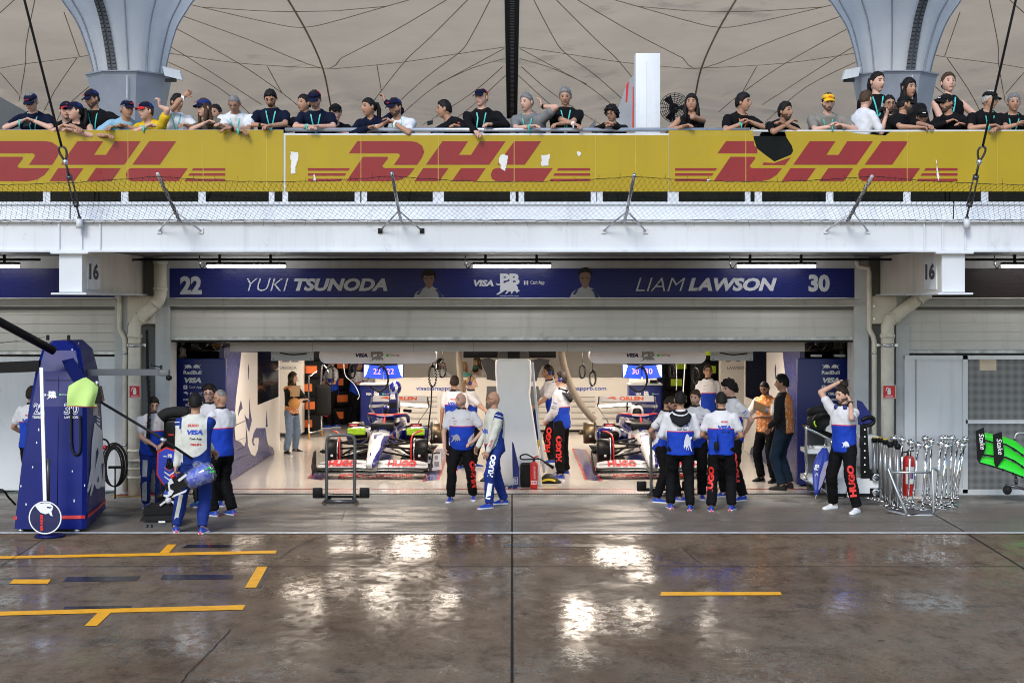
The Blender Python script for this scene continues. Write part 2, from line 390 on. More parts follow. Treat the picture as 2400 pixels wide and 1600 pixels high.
# ------------------------------------------------------------------ the pit building
BALY = -3.3
bld = thing('pit_building', 'white and grey pit building with a deep balcony beam over open garages', 'building', (0, 0, 0))
LEDGE = mat('ledge_paint', (.45, .46, .47), .5, var=.08, streak=.35)
FASC = mat('fascia_paint', (.66, .69, .735), .42, var=.08, vscale=.6, bump=.03, bscale=12, streak=.3)
mb = MB(); X0, X1 = -13.5, 13.5
mb.box((X0, -3.6, 3.757), (X1, -3.42, 4.186), FASC)
mb.box((X0, -3.66, 4.150), (X1, -3.58, 4.19), FASC); mb.box((X0, -3.645, 3.745), (X1, -3.58, 3.775), FASC)
for s in (-1, 1):
    for x in (s*6.18, s*5.87, s*5.62):
        mb.box((x-.012, -3.625, 3.78), (x+.012, -3.598, 4.15), FASC)
    mb.box((s*6.28, -3.67, 3.72), (s*5.77, -3.50, 3.744), WHITE)
mb.build('balcony_beam', bld)
mb = MB(); mb.box((X0, -3.44, 4.19), (X1, -3.28, 4.44), FASC); mb.box((X0, -3.46, 4.395), (X1, -3.44, 4.41), GREYWALL)
for x in (XX(164, -3.45), XX(2235, -3.45)): mb.box((x-.006, -3.446, 4.2), (x+.006, -3.439, 4.44), BLACK)
mb.build('balcony_kerb', bld)
mb = MB(); mb.box((X0, -3.42, 3.80), (X1, 0, 4.18), mat('soffit_paint', (.16, .16, .165), .8)); mb.box((X0, -3.28, 4.18), (X1, 14, 4.3), GREYWALL)
mb.build('balcony_slab', bld)
for s in (-1, 1):                      # bracket beams that carry the balcony
    mb = MB()
    xa, xb = s*6.18, s*5.87
    mb.box((xa, -3.6, 3.2), (xb, -3.57, 3.74), WHITE); mb.box((s*6.04, -3.57, 3.2), (s*6.01, 0, 3.74), OFFWHITE)
    mb.box((s*5.90, -3.57, 3.19), (s*5.868, -.02, 3.79), OFFWHITE)
    mb.box((s*6.27, -3.68, 3.165), (s*5.79, -.02, 3.19), WHITE)
    mb.build('bracket_beam', bld)
GW2 = mat('pier_paint', (.46, .485, .51), .6, var=.1, bump=.1, bscale=25, streak=.4)
for s in (-1, 1):                      # piers with their recess
    mb = MB(); a, b = sorted((s*6.33, s*5.455))
    outer = 6.12; 
    mb.box((s*6.33, -.02, 0), (s*6.12, .5, 3.79), GW2); mb.box((s*5.68, -.02, 0), (s*5.455, .5, 3.79), GW2)
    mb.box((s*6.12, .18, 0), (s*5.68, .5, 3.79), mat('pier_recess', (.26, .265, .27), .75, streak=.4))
    mb.box((s*6.12, -.05, 2.72), (s*5.68, .02, 3.16), OFFWHITE)
    for z in (2.8, 3.0): mb.cyl((s*5.76, -.07, z), (s*5.76, -.04, z), .02, STEEL, 8)
    mb.build('pier', bld)
SHUT = mat('shutter_paint', (.46, .46, .45), .45, .2, var=.06, vscale=.7, streak=.3)
mb = MB()
for a, b in ((X0, -6.33), (-5.455, 5.455), (6.33, X1)):
    mb.box((a, .0, 3.60), (b, .3, 3.80), LEDGE)
    mb.box((a, -.02, 2.995), (b, .3, 3.12), LEDGE); mb.box((a, -.16, 3.118), (b, .3, 3.13), LEDGE)
    mb.box((a, .06, 2.94), (b, .3, 2.993), GREYDARK)
mb.build('lintel', bld)
def shutter(x0, x1, zb, label, slat=.145):
    th = thing('roller_shutter', label, 'shutter', ((x0+x1)/2, .12, zb))
    mb = MB(); z = zb+.05
    while z < 2.99:
        z2 = min(z+slat, 2.99)
        mb.box((x0, .1, z+.006), (x1, .14, z2), SHUT); mb.box((x0, .112, z-.004), (x1, .13, z+.006), GREYWALL); z = z2
    mb.build('shutter_slats', th)
    mb = MB(); mb.box((x0, .07, zb), (x1, .16, zb+.05), mat('shutter_bottom_rail', (.42, .44, .46), .4, .5, var=.35, vscale=9))
    mb.box((x0+.01, .075, zb-.035), (x1-.01, .155, zb), RUBBER); mb.build('bottom_rail', th)
shutter(-5.455, 5.455, 2.46, 'wide grey roller shutter raised above the open garage')
shutter(X0, -6.33, 2.23, 'grey roller shutter half lowered behind the blue tower at left')
shutter(6.33, X1, 2.25, 'grey roller shutter half lowered above the white door panels at right')
# ribbed signs over the doors
def ribsign(name, x0, x1, label, m):
    th = thing(name, label, 'sign', ((x0+x1)/2, -.03, 3.13))
    prof = []; z = 3.132; k = 0; zs = 3.60; n = 15; st = (zs-3.132)/n
    for i in range(n):
        a = 3.132+i*st
        prof += [(a, -.03), (a+st*.52, -.03), (a+st*.62, -.018), (a+st*.9, -.018)]
    prof.append((zs, -.03))
    mb = MB(); vs = []
    for z, y in prof: vs += [(x0, y, z), (x1, y, z)]
    fs = [(2*i, 2*i+1, 2*i+3, 2*i+2) for i in range(len(prof)-1)]
    o = len(vs); vs += [(x0, .0, 3.132), (x1, .0, 3.132), (x0, .0, zs), (x1, .0, zs)]
    fs += [(o, o+1, o+3, o+2), (0, o, o+1, 1), (len(prof)*2-2, len(prof)*2-1, o+3, o+2)]
    mb.add(vs, fs, m); mb.build('ribbed_panel', th); return th
SIGNB = mat('sign_blue', (.004, .012, .14), .3, var=.1, vscale=.8, rvar=.04, spec=.25)
sg = ribsign('garage_sign', -5.455, 5.455, 'long blue ribbed sign with two driver names above the garage', SIGNB)
YS = -.036
LET = mat('sign_letter', (.42, .45, .52), .45, var=.05)
mb = MB()
def sp(px, py): return P(px, py, YS)
def px_text(mb, s, x0, x1, y0, y1, Y, m, bold=0, shear=0):
    c = (P(x0, y0, Y)+P(x1, y1, Y))/2; k = (DCAM+Y)/FPX
    mb.text(s, c, EX, EZ, m, abs(y1-y0)*k, abs(x1-x0)*k, bold, shear)
def num22(mb, x, py0, py1, w_, m):   # squared athletic numerals
    pass
px_text(mb, '22', 422, 473, 647, 690, YS, LET, .05); mb.build('start_number', sg); mb = MB(); px_text(mb, 'YUKI', 578, 676, 652, 682, YS, LET, -.012, .28); px_text(mb, 'TSUNODA', 689, 908, 652, 682, YS, LET, .045, .25)
mb.build('driver_name', sg); mb = MB(); px_text(mb, 'LIAM', 1490, 1606, 651, 682, YS, LET, -.012, .28); px_text(mb, 'LAWSON', 1613, 1821, 651, 682, YS, LET, .045, .25); mb.build('driver_name', sg); mb = MB(); px_text(mb, '30', 1895, 1945, 643, 684, YS, LET, .05); mb.build('start_number', sg); mb = MB()
px_text(mb, 'VISA', 1110, 1157, 656, 671, YS, LET, .05, .2); px_text(mb, 'Cash App', 1243, 1276, 657, 669, YS, LET, .01)
px_text(mb, 'FORMULA ONE TEAM', 1172, 1216, 692, 695, YS, LET, .01); px_text(mb, 'PB', 1172, 1218, 641, 668, YS, LET, .05)
c = sp(1233, 663); mb.poly([c+EX*x*.034+EZ*z*.034 for x, z in ((-1, -.8), (-.8, -1), (.8, -1), (1, -.8), (1, .8), (.8, 1), (-.8, 1), (-1, .8))], LET); px_text(mb, 'S', 1230.5, 1235.5, 658, 668, YS-.003, SIGNB, .03)
mb.bull(sp(1190, 675)+Vector((0, -.004, 0)), EX, EZ, LET, .215, 1, .38)
mb.build('team_logo', sg)
def portrait(cx, dx, hair):
    mb = MB(); y = YS-.002; sk = mat('printed_skin', (.15, .09, .07), .5); hm = mat('printed_hair', (.012, .01, .012), .5); su = mat('printed_suit', (.24, .25, .28), .5); bl = mat('printed_navy', (.01, .02, .12), .5)
    q = lambda L, k=0: [P(cx+a, b, y-k*.0015) for a, b in L]
    mb.poly(q([(-36, 698), (-31, 686), (-20, 678), (-8, 673), (-6, 662), (8, 662), (9, 672), (22, 678), (31, 688), (35, 698)]), su)
    mb.poly(q([(14, 678), (22, 678), (31, 688), (33, 698), (24, 698), (21, 686)], 1), bl); mb.poly(q([(-20, 678), (-14, 676), (-22, 690), (-30, 690)], 1), bl)
    mb.poly(q([(-7, 671), (0, 677), (8, 671), (8, 660), (-7, 660)], 1), sk)
    mb.poly(q([(-13, 640), (-13, 652), (-10, 663), (-4, 669), (4, 669), (10, 663), (13, 652), (13, 640), (0, 634)], 2), sk)
    mb.poly(q(hair, 3), hm)
    for a in (-6, 6): mb.poly(q([(a-3, 651), (a+3, 651), (a+3, 653), (a-3, 653)], 3), hm)
    mb.poly(q([(-4, 662), (4, 662), (3, 663.5), (-3, 663.5)], 3), mat('printed_lips', (.2, .07, .06), .5))
    mb.build('portrait', sg)
portrait(1005, 0, [(-17, 654), (-17, 640), (-10, 632), (0, 630), (10, 632), (17, 640), (17, 654), (13, 652), (12, 646), (0, 647), (-11, 646), (-13, 652)])
portrait(1371, 0, [(-14, 646), (-16, 636), (-8, 628), (4, 626), (14, 631), (16, 640), (14, 647), (11, 640), (0, 637), (-10, 640)])
ribsign('garage_sign', X0, -6.33, 'blue ribbed sign panel over the shutter at the far left', SIGNB)
ribsign('garage_sign', 6.33, X1, 'dark brown ribbed sign panel over the shutter at the far right', mat('sign_brown', (.035, .028, .03), .4))
# number plates on the brackets
for s, lab in ((-1, 'grey plate numbered 16 on the left balcony bracket'), (1, 'grey plate numbered 16 on the right balcony bracket')):
    th = thing('number_plate', lab, 'sign', (s*5.86, -3.0, 3.25))
    x = s*5.855; mb = MB(); ya, yb = -3.36, -2.72
    mb.box((x, ya, 3.24), (s*5.868, yb, 3.70), mat('plate_grey', (.70, .73, .78), .5)); mb.build('plate', th)
    mb = MB(); mb.text('16', (x-s*.002, (ya+yb)/2, 3.49), (0, -s*-1 if False else (1 if s < 0 else -1), 0), EZ, PRINTK, .23, .50, .05); mb.build('lettering', th)
# pipes
PIPE = mat('pipe_white', (.70, .675, .60), .5, var=.12, vscale=4, bump=.05, streak=.4)
def pipe(s, lab):
    th = thing('drain_pipe', lab, 'pipe', (s*6.02, -.12, 0)); yy = -.14
    xs = lambda px: (XX(px, yy))
    mb = MB()
    if s < 0: pts = [(xs(316), yy, 0.01), (xs(316), yy, ZZ(764, yy)), (xs(320), yy, ZZ(755, yy)), (xs(372), yy, ZZ(702, yy)), (xs(376), yy, ZZ(690, yy)), (xs(376), yy, 3.78)]; rr = .105
    else: pts = [(xs(2080), yy, 0.01), (xs(2080), yy, ZZ(764, yy)), (xs(2085), yy, ZZ(752, yy)), (xs(2162), yy, ZZ(692, yy)), (xs(2176), yy, ZZ(684, yy))]; rr = .105
    mb.tube(pts, rr, PIPE, 16)
    for z in ([.28, .42, .55, .7] if s < 0 else [.3, .6]): mb.cyl((pts[0][0], yy, z), (pts[0][0], yy, z+.03), rr+.012, PIPE, 18)
    for k in range(1, len(pts)-1):
        a, b = Vector(pts[k]), Vector(pts[k+1]); d = (b-a).normalized()
        if (b-a).length > .3: mb.cyl(a+d*.06, a+d*.11, rr+.012, PIPE, 18); mb.cyl(b-d*.11, b-d*.06, rr+.012, PIPE, 18)
    mb.cyl((pts[0][0], yy, 2.5), (pts[0][0], yy, 2.56), rr+.014, PIPE, 18); mb.build('pipe', th)
    mb = MB()
    for z in ((2.38, .55) if s < 0 else (2.38,)):
        mb = MB(); mb.cyl((pts[0][0], yy, z-.025), (pts[0][0], yy, z+.025), rr+.01, STEEL, 18); mb.box((pts[0][0]-.18, yy+.06, z-.022), (pts[0][0]+.18, yy+.085, z+.022), STEEL); mb.build('clamp', th)
pipe(-1, 'thick white drain pipe bending over the left garage pier'); pipe(1, 'thick white drain pipe bending under the right balcony bracket')
for s in (-1, 1):
    yy = -.06; mb = MB()
    if s < 0: pts = [(280, 694), (280, 772), (291, 790), (293, 800), (293, 1150)]
    else: pts = [(2008, 604), (2010, 624), (2036, 628), (2037, 640), (2037, 770), (2047, 790), (2049, 800), (2049, 1148)]
    mb.tube([P(a, b, yy) for a, b in pts], .042, PIPE, 10)
    for py in (825, 1040): mb.cyl(P(pts[-1][0], py, yy), P(pts[-1][0], py+5, yy), .052, STEEL, 12)
    tagit(mb.build('thin_pipe'), 'thin white pipe running down beside the %s thick drain pipe' % ('left' if s < 0 else 'right'), 'pipe')
# fire extinguisher signs on the pipes
def fire_sign(px, py, lab, w_=24, h_=28, Y=-.26):
    th = thing('fire_extinguisher_sign', lab, 'sign', P(px, py+h_/2, Y)); mb = MB()
    k = (DCAM+Y)/FPX; a = P(px-w_/2, py-h_/2, Y); b = P(px+w_/2, py+h_/2, Y)
    mb.box(a-Vector((.008, 0, -.008)), b+Vector((.008, .006, -.008)), PRINTW); mb.box(a-Vector((0, .003, 0)), b+Vector((0, -.0005, 0)), RED); mb.build('plate', th)
    mb = MB(); y = Y-.005
    q = lambda L: [P(px+x, py+z, y) for x, z in L]
    mb.poly(q([(-3.5, -5), (3.5, -5), (4, -2), (4, 6), (-4, 6), (-4, -2)]), PRINTW); mb.poly(q([(-2, -9), (3, -9), (3, -5.5), (-2, -5.5)]), PRINTW); mb.poly(q([(-2, -9), (-5, -8), (-7, -2), (-8.5, -2), (-6.5, -10), (-2, -11)]), PRINTW)
    for i in range(2): mb.poly(q([(-9, 8.5+i*2.2), (9, 8.5+i*2.2), (9, 9.5+i*2.2), (-9, 9.5+i*2.2)]), PRINTW)
    mb.build('pictogram', th)
fire_sign(315.5, 918, 'red fire extinguisher sign on the left white drain pipe'); fire_sign(2084, 918, 'red fire extinguisher sign on the right white drain pipe', 28, 29)
# tube lights under the balcony
LAMP = mat('lamp_diffuser', (.9, .9, .9), .4, emit=(1, .98, .95), estr=14)
def tube_light(px, lab):
    Y = -.75; th = thing('tube_light', lab, 'light fixture', P(px, 615, Y), group='tube lights under the balcony')
    x = XX(px, Y); z = ZZ(621, Y); mb = MB()
    mb.box((x-.61, Y-.06, z+.005), (x+.61, Y+.06, z+.045), BLACK, .012); mb.build('housing', th)
    mb = MB(); mb.box((x-.6, Y-.055, z-.045), (x+.6, Y+.055, z+.004), LAMP, .02); mb.build('diffuser', th)
    mb = MB()
    for dx in (-.41, .38): mb.box((x+dx-.02, Y-.02, z+.045), (x+dx+.02, Y+.02, z+.16), BLACK)
    mb.build('hanger', th)
    mb = MB(); c = [(x-.72, Y, z+.15), (x-.72, Y, z+.02), (x-.68, Y, z-.05), (x-.62, Y, z+.02)]; mb.tube(smooth_path(c, 5), .008, BLACK, 6); mb.cyl((x-.72, Y, z+.1), (x-.72, Y, z), .016, STEEL, 8); mb.build('flex', th)
for px, lab in ((-47, 'leftmost tube light under the balcony, cut by the picture edge'), (577, 'tube light under the balcony above the YUKI lettering'), (1200, 'tube light under the balcony above the middle logo'), (1820, 'tube light under the balcony above the LAWSON lettering'), (2440, 'rightmost tube light under the balcony, cut by the picture edge')): tube_light(px, lab)
Yc = -.75; zc = 3.72
tagit(MB().tube([(XX(-200, Yc), Yc, zc), (XX(95, Yc), Yc, zc)], .018, BLACK, 6).build('cable_conduit'), 'black cable conduit under the soffit at the far left', 'conduit')
tagit(MB().tube(smooth_path([(XX(292, Yc), Yc, 3.69), (XX(312, Yc), Yc, 3.70), (XX(325, Yc), Yc, zc), (XX(1200, Yc), Yc, zc), (XX(2080, Yc), Yc, zc), (XX(2100, Yc), Yc, 3.69)], 6), .018, BLACK, 6).build('cable_conduit'), 'long black cable conduit carrying the three middle tube lights', 'conduit')
tagit(MB().tube([(XX(2262, Yc), Yc, zc), (XX(2700, Yc), Yc, zc)], .018, BLACK, 6).build('cable_conduit'), 'black cable conduit under the soffit at the far right', 'conduit')
# the neighbours' closed garages
mb = MB(); z1 = ZZ(836, .1)
for i in range(7):
    xb = -6.34-i*1.0; mb.box((xb-.985, .08, .06), (xb, .13, z1), WHITE)
tagit(mb.build('garage_screen'), 'plain white screen wall behind the blue tower', 'wall')
th = thing('door_screen', 'white door screen with dark perforated panels beside the right pipe', 'wall', (XX(2300, -.05), -.05, 0))
mb = MB(); zt = ZZ(833, -.06)
xa = XX(2120, -.06); xm = XX(2263, -.06)
mb.box((xa, -.06, .03), (xm, .0, zt), WHITE); mb.box((xa, -.08, zt-.06), (9.6, .01, zt), WHITE); mb.box((xa+.17, -.07, .1), (xa+.19, -.062, zt-.06), GREYWALL); mb.box((xm-.05, -.08, .03), (xm+.03, 0, zt), WHITE)
zm = ZZ(988, -.06); mb.box((xm, -.08, zm-.03), (9.6, 0, zm+.03), WHITE); mb.box((xa, -.08, .0), (9.6, .0, .09), WHITE); mb.box((9.0, -.08, 0), (9.1, .0, zt), WHITE); mb.build('frame', th)
def perf():
    m = bpy.data.materials.new('perforated_sheet'); m.use_nodes = True; t = NT(m); b = t.n['Principled BSDF']; tc = t.add('TexCoord')
    mp = t.add('Mapping'); mp.inputs['Scale'].default_value = (1, 0, 1); t.link(tc.outputs['Object'], mp.inputs[0])
    v = t.add('TexVoronoi'); v.inputs['Scale'].default_value = 55; v.inputs['Randomness'].default_value = 0; t.link(mp.outputs[0], v.inputs['Vector'])
    t.link(t.mix(t.ramp(v.outputs['Distance'], [(.3, 0.), (.42, 1.)]), (.03, .03, .032), (.26, .265, .27)), b.inputs['Base Color']); b.inputs['Roughness'].default_value = .5; return m
mb = MB(); mb.box((xm+.03, -.045, .09), (9.0, -.02, zm-.03), perf()); mb.build('perforated_panel', th)
mb = MB(); mb.box((xm+.03, -.045, zm+.03), (9.0, -.02, zt-.06), perf()); mb.build('perforated_panel', th)
mb = MB(); mb.box((XX(2296, -.05), -.05, ZZ(868, -.05)), (XX(2335, -.05), -.046, ZZ(840, -.05)), mat('pale_sticker', (.6, .5, .38), .5)); mb.build('sticker', th)
# ------------------------------------------------------------------ balcony rail, banner, net
DHY = mat('banner_yellow', (.41, .29, .006), .3, var=.06, vscale=1.2, bump=.55, bscale=3.2, rvar=.05, streak=.12)
DHR = mat('banner_red', (.245, .005, .018), .3, var=.08, vscale=1.5, bump=.55, bscale=3.2)
rail = thing('balcony_railing', 'white posted glass balcony railing along the whole terrace', 'railing', (0, BALY, 4.3))
mb = MB(); zr = 5.425
mb.box((X0, -3.29, 5.42), (XX(664, -3.3), -3.24, 5.445), mat('rail_white', (.55, .57, .6), .4)); mb.box((XX(1757, -3.3), -3.29, 5.42), (X1, -3.24, 5.445), MATS['rail_white'])
mb.tube([(XX(668, -3.26), -3.26, 5.45), (XX(1757, -3.26), -3.26, 5.45)], .028, mat('rail_steel', (.42, .45, .5), .3, .6), 10)
mb.box((XX(668, -3.3), -3.30, 5.36), (XX(1757, -3.3), -3.25, 5.395), MATS['rail_white'])
mb.build('handrail', rail)
for px in (-95, 110, 293, 474, 637, 669, 838, 854, 1021, 1034, 1202, 1222, 1391, 1406, 1571, 1584, 1752, 1777, 1944, 2125, 2307, 2480):
    mb = MB(); x = XX(px, -3.28); wd = .038 if 600 < px < 1760 else .05
    mb.box((x-wd, -3.296, 4.44), (x+wd, -3.20, 4.62 if px == 1777 else 5.40), MATS['rail_white']); mb.build('post', rail)
gl = bpy.data.materials.new('railing_glass'); gl.use_nodes = True; t = NT(gl); b = t.n['Principled BSDF']
b.inputs['Base Color'].default_value = (.006, .008, .01, 1); b.inputs['Roughness'].default_value = .04
tr = t.add('BsdfTransparent'); tr.inputs[0].default_value = (.06, .07, .08, 1); b.inputs['Specular IOR Level'].default_value = .2; mxs = t.add('MixShader'); mxs.inputs[0].default_value = .42
t.link(tr.outputs[0], mxs.inputs[1]); t.link(b.outputs[0], mxs.inputs[2]); t.link(mxs.outputs[0], t.n['Material Output'].inputs[0])
mb = MB(); mb.box((X0, -3.282, 4.445), (X1, -3.272, 5.36), gl); mb.build('glass_pane', rail)
BY = -3.305
for m_ in (DHY, DHR):                  # thin vinyl: a little of what stands behind shows through
    t = NT(m_); o_ = t.n['Material Output']; mx = t.add('MixShader'); mx.inputs[0].default_value = .16; tp = t.add('BsdfTransparent')
    t.link(t.n['Principled BSDF'].outputs[0], mx.inputs[1]); t.link(tp.outputs[0], mx.inputs[2]); t.link(mx.outputs[0], o_.inputs[0])
def c1(x, y): return (x/2.936, y/2.936)
def banner(x0, x1, top, ox, lab, hole=None, lines=(), glints=()):
    th = thing('advertising_banner', lab, 'banner', (XX((x0+x1)/2, BY), BY, ZZ(449, BY)), group='banners along the balcony')
    outl = [(x0, top)]+(hole or [])+[(x1, top), (x1, 449), (x0, 449)]
    mb = MB()
    # vinyl sheet with a little thickness
    pts = [(XX(a, BY), ZZ(b, BY)) for a, b in outl]; mb.prism(pts[::-1], BY, BY+.006, DHY); mb.build('vinyl_sheet', th)
    mb = MB(); q = lambda L, k=.003: mb.poly([P(a, b, BY-k) for a, b in L], DHR)
    s = 1/2.936
    def Q(L): q([(ox+a*s, b*s) for a, b in L])
    if hole is None:
        Q([(-645, 1056), (-585, 971), (-228, 971), (-178, 978), (-140, 1003), (-125, 1045), (-138, 1080), (-174, 1135), (-335, 1135), (-293, 1075), (-297, 1060), (-312, 1056)])
    else:
        Q([(-636, 1056), (-576, 971), (-386, 971), (-382, 1000), (-362, 1020), (-360, 1056)]); Q([(-326, 1136), (-318, 1118), (-245, 1122), (-130, 1082), (-170, 1136)])
    Q([(-662, 1248), (-547, 1079), (-378, 1079), (-374, 1090), (-412, 1140), (-412, 1150), (-397, 1157), (-190, 1157), (-228, 1205), (-278, 1236), (-338, 1248)])
    Q([(-115, 1134), (0, 972), (177, 972), (114, 1066), (197, 1066), (258, 972), (435, 972), (322, 1134)])
    Q([(-193, 1248), (-133, 1157), (42, 1157), (-23, 1248)]); Q([(64, 1248), (127, 1157), (299, 1157), (235, 1248)])
    Q([(377, 1134), (494, 972), (680, 972), (567, 1134)])
    Q([(332, 1200), (345, 1168), (368, 1157), (760, 1157), (695, 1248), (372, 1248), (340, 1232)])
    for y0, y1, a in ((1157, 1175, 0), (1192, 1210, 24), (1230, 1248, 50)):
        Q([(797-a, y0), (1017, y0), (1017, y1), (785-a, y1)]); Q([(-927, y0), (-637-a, y0), (-649-a, y1), (-927, y1)])
    mb.build('printed_letters', th)
    rt = random.Random(7)
    for T in glints:  # ragged white patches: reflections on the vinyl, painted as flat colour
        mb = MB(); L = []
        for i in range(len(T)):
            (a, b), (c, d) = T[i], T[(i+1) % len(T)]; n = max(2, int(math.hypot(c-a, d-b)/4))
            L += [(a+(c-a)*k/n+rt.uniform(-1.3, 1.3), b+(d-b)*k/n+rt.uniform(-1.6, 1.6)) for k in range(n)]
        mb.poly([P(a, b, BY-.006) for a, b in L], mat('reflection_white', (.62, .62, .60), .4)); mb.build('painted_reflection', th)
    cr = MB()
    for px in lines: cr.box((XX(px, BY)-.004, BY-.0035, ZZ(448, BY)), (XX(px, BY)+.004, BY-.001, ZZ(top+2, BY)), mat('banner_seam', (.48, .36, .05), .5))
    if lines: cr.build('seam', th)
banner(-280, 664, 305, 181.5, 'yellow banner with red letters at the left end of the balcony', lines=(625, 300, 476))
banner(669, 1566, 317, 1037, 'yellow banner with red letters at the middle of the balcony, with white torn patches', lines=(846, 1027, 1205, 1395, 1490), glints=(
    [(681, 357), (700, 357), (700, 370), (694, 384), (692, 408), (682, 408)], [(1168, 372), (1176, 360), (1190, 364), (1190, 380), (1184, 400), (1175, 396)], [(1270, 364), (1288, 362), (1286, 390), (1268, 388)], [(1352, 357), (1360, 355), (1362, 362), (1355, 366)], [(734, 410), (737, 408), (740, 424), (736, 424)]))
banner(1567, 2560, 306, 1898, 'yellow banner with red letters and a torn hole at the balcony\'s right end', hole=[(1764, 306), (1767, 327), (1774, 348), (1792, 362), (1815, 379), (1854, 363), (1859, 354), (1856, 342), (1843, 322), (1840, 308), (1990, 308), (2000, 312), (2075, 318), (2087, 309)], lines=(1748, 2126, 2337), glints=([(2194, 374), (2198, 390), (2202, 430), (2196, 414)], [(1658, 420), (1663, 420), (1663, 425), (1658, 425)]))
# the catch net that sticks out over the pit lane
NETM = mat('net_cord', (.012, .012, .012), .8)
def net_pt(u, v):                      # u along, v outwards
    x = -10.4+20.8*u
    tips = [-9.6, -4.52, -1.53, 1.56, 4.58, 9.6]
    sag = 0
    for a, b in zip(tips[:-1], tips[1:]):
        if a <= x <= b: k = (x-a)/(b-a); sag = 4*k*(1-k)*.07*(b-a)/3
    y = -3.68-v*1.33; z = 4.175+v*.49-sag*v**1.3-.05*math.sin(math.pi*v)
    return Vector((x, y, z))
mb = MB(); nu, nv = 290, 13; r = .0021; rng = random.Random(3)
off = {}
def npt(i, j):
    if (i, j) not in off: off[(i, j)] = net_pt((i+.5*(j % 2))/(nu+.5), j/nv)+Vector((rng.uniform(-.008, .008), rng.uniform(-.012, .012), rng.uniform(-.006, .006)))
    return off[(i, j)]
def cord(a, b, q=r):
    d = (b-a); n = d.cross(Vector((0, -.5, 1))).normalized()*q; k = d.cross(n).normalized()*q
    mb.add([a+n, a-n*.5+k*.87, a-n*.5-k*.87, b+n, b-n*.5+k*.87, b-n*.5-k*.87], [(0, 1, 4, 3), (1, 2, 5, 4), (2, 0, 3, 5)], NETM)
for j in range(nv):
    for i in range(nu):
        a = npt(i, j)
        if j % 2 == 0: cord(a, npt(i, j+1)); (i > 0) and cord(a, npt(i-1, j+1))
        else: cord(a, npt(i, j+1)); (i < nu-1) and cord(a, npt(i+1, j+1))
for j in (0, nv):
    for i in range(nu): cord(npt(i, j), npt(i+1, j) if (i+1, j) in off else npt(i, j), .005)
for i in range(0, nu, 2):
    a = npt(i, 0); cord(a, a+Vector((rng.uniform(-.04, .04), -.02, rng.uniform(-.09, -.02)))); 
    b = npt(i, nv)
    if i % 4 == 0: cord(b, b+Vector((rng.uniform(-.03, .03), -.01, rng.uniform(.02, .07))))
tagit(mb.build('safety_net'), 'black diamond mesh net stretched out along the balcony beam', 'net')
for px, pb, q, lab in ((369, 422, 407, 'leftmost leaning net pole, black bound, in front of the yellow banner'), (918, 940, 405, 'bare steel net pole in front of the letter D of the middle banner'), (1487, 1464, 409, 'bare steel net pole leaning right beside the white cabinet'), (2044, 1985, 413, 'rightmost leaning net pole, black bound, in front of the yellow banner')):
    base = P(pb, 520, -3.7); tip = P(px, q, -5.03); th = thing('net_pole', lab, 'pole', base, group='poles that hold the net out')
    bound = 'bound' in lab
    mb = MB(); mb.tube([base, tip], .022, STEEL if not bound else mat('pole_pale', (.45, .45, .45), .5), 8); mb.build('pole', th)
    if bound:
        mb = MB(); n = 60
        mb.tube([base.lerp(tip, .02+.9*i/n)+Vector((math.cos(i*1.9), 0, math.sin(i*1.9)))*.026 for i in range(n+1)], .008, BLACK, 5); mb.build('cord_binding', th)
    for sx in (-1, 1):
        e = P(base.x*FPX/(DCAM-3.7)+1200+sx*49-(base.x*.0), 541, -3.62); m_ = base.lerp(tip, .24)
        mb = MB(); mb.tube([m_, e], .012, WHITE if bound else STEEL, 6); mb.build('strut', th)
        mb = MB(); mb.box(e-Vector((.03, -.0, .035)), e+Vector((.03, .018, .035)), BLACK if px < 1000 and not bound else WHITE); mb.build('foot_plate', th)
for (top, mid, mid2, bot), lab in ((((47, -40), (139.6, 335), (150, 372), (186, 508)), 'steel guy cable with turnbuckle on the left, crossing the yellow banner'), (((2390, -40), (2305, 344), (2296, 382), (2266, 508)), 'steel guy cable with turnbuckle on the right, crossing the yellow banner')):
    A = P(*bot, -3.72); B = P(*top, -5.2)
    def on(py): 
        k = (bot[1]-py)/(bot[1]-top[1]); return A.lerp(B, k)
    th = thing('guy_cable', lab, 'cable', A, group='guy cables of the tent roof')
    mb = MB(); mb.tube([on(335), B.lerp(A, -.8)], .017, mat('cable_dark', (.03, .03, .035), .5, .5), 8); mb.build('wire_rope', th)
    mb = MB(); a, b = on(372), on(335); pts = []
    for i in range(13): k = i/12; pts.append(a.lerp(b, math.sin(math.pi*k))+Vector((.05*math.sin(2*math.pi*k), 0, 0)))
    mb.tube(pts, .016, DARKSTEEL, 6); mb.sph(a, .04, STEEL); mb.build('thimble', th)
    mb = MB(); a, b = on(482), on(405)
    for dx in (-.03, .03): mb.tube([a+Vector((dx, 0, 0)), b+Vector((dx, 0, 0))], .011, DARKSTEEL, 6)
    mb.cyl(a, a.lerp(b, .12), .04, DARKSTEEL, 10); mb.cyl(b.lerp(a, .12), b, .04, DARKSTEEL, 10); mb.tube([on(372), b], .016, DARKSTEEL, 6); mb.tube([a, A], .014, DARKSTEEL, 6); mb.build('turnbuckle', th)
    mb = MB(); mb.cyl(A+Vector((0, .0, -.16)), A+Vector((0, 0, -.03)), .045, WHITE, 10); mb.cyl(A+Vector((0, 0, -.04)), A, .03, DARKSTEEL, 8); mb.build('anchor', th)
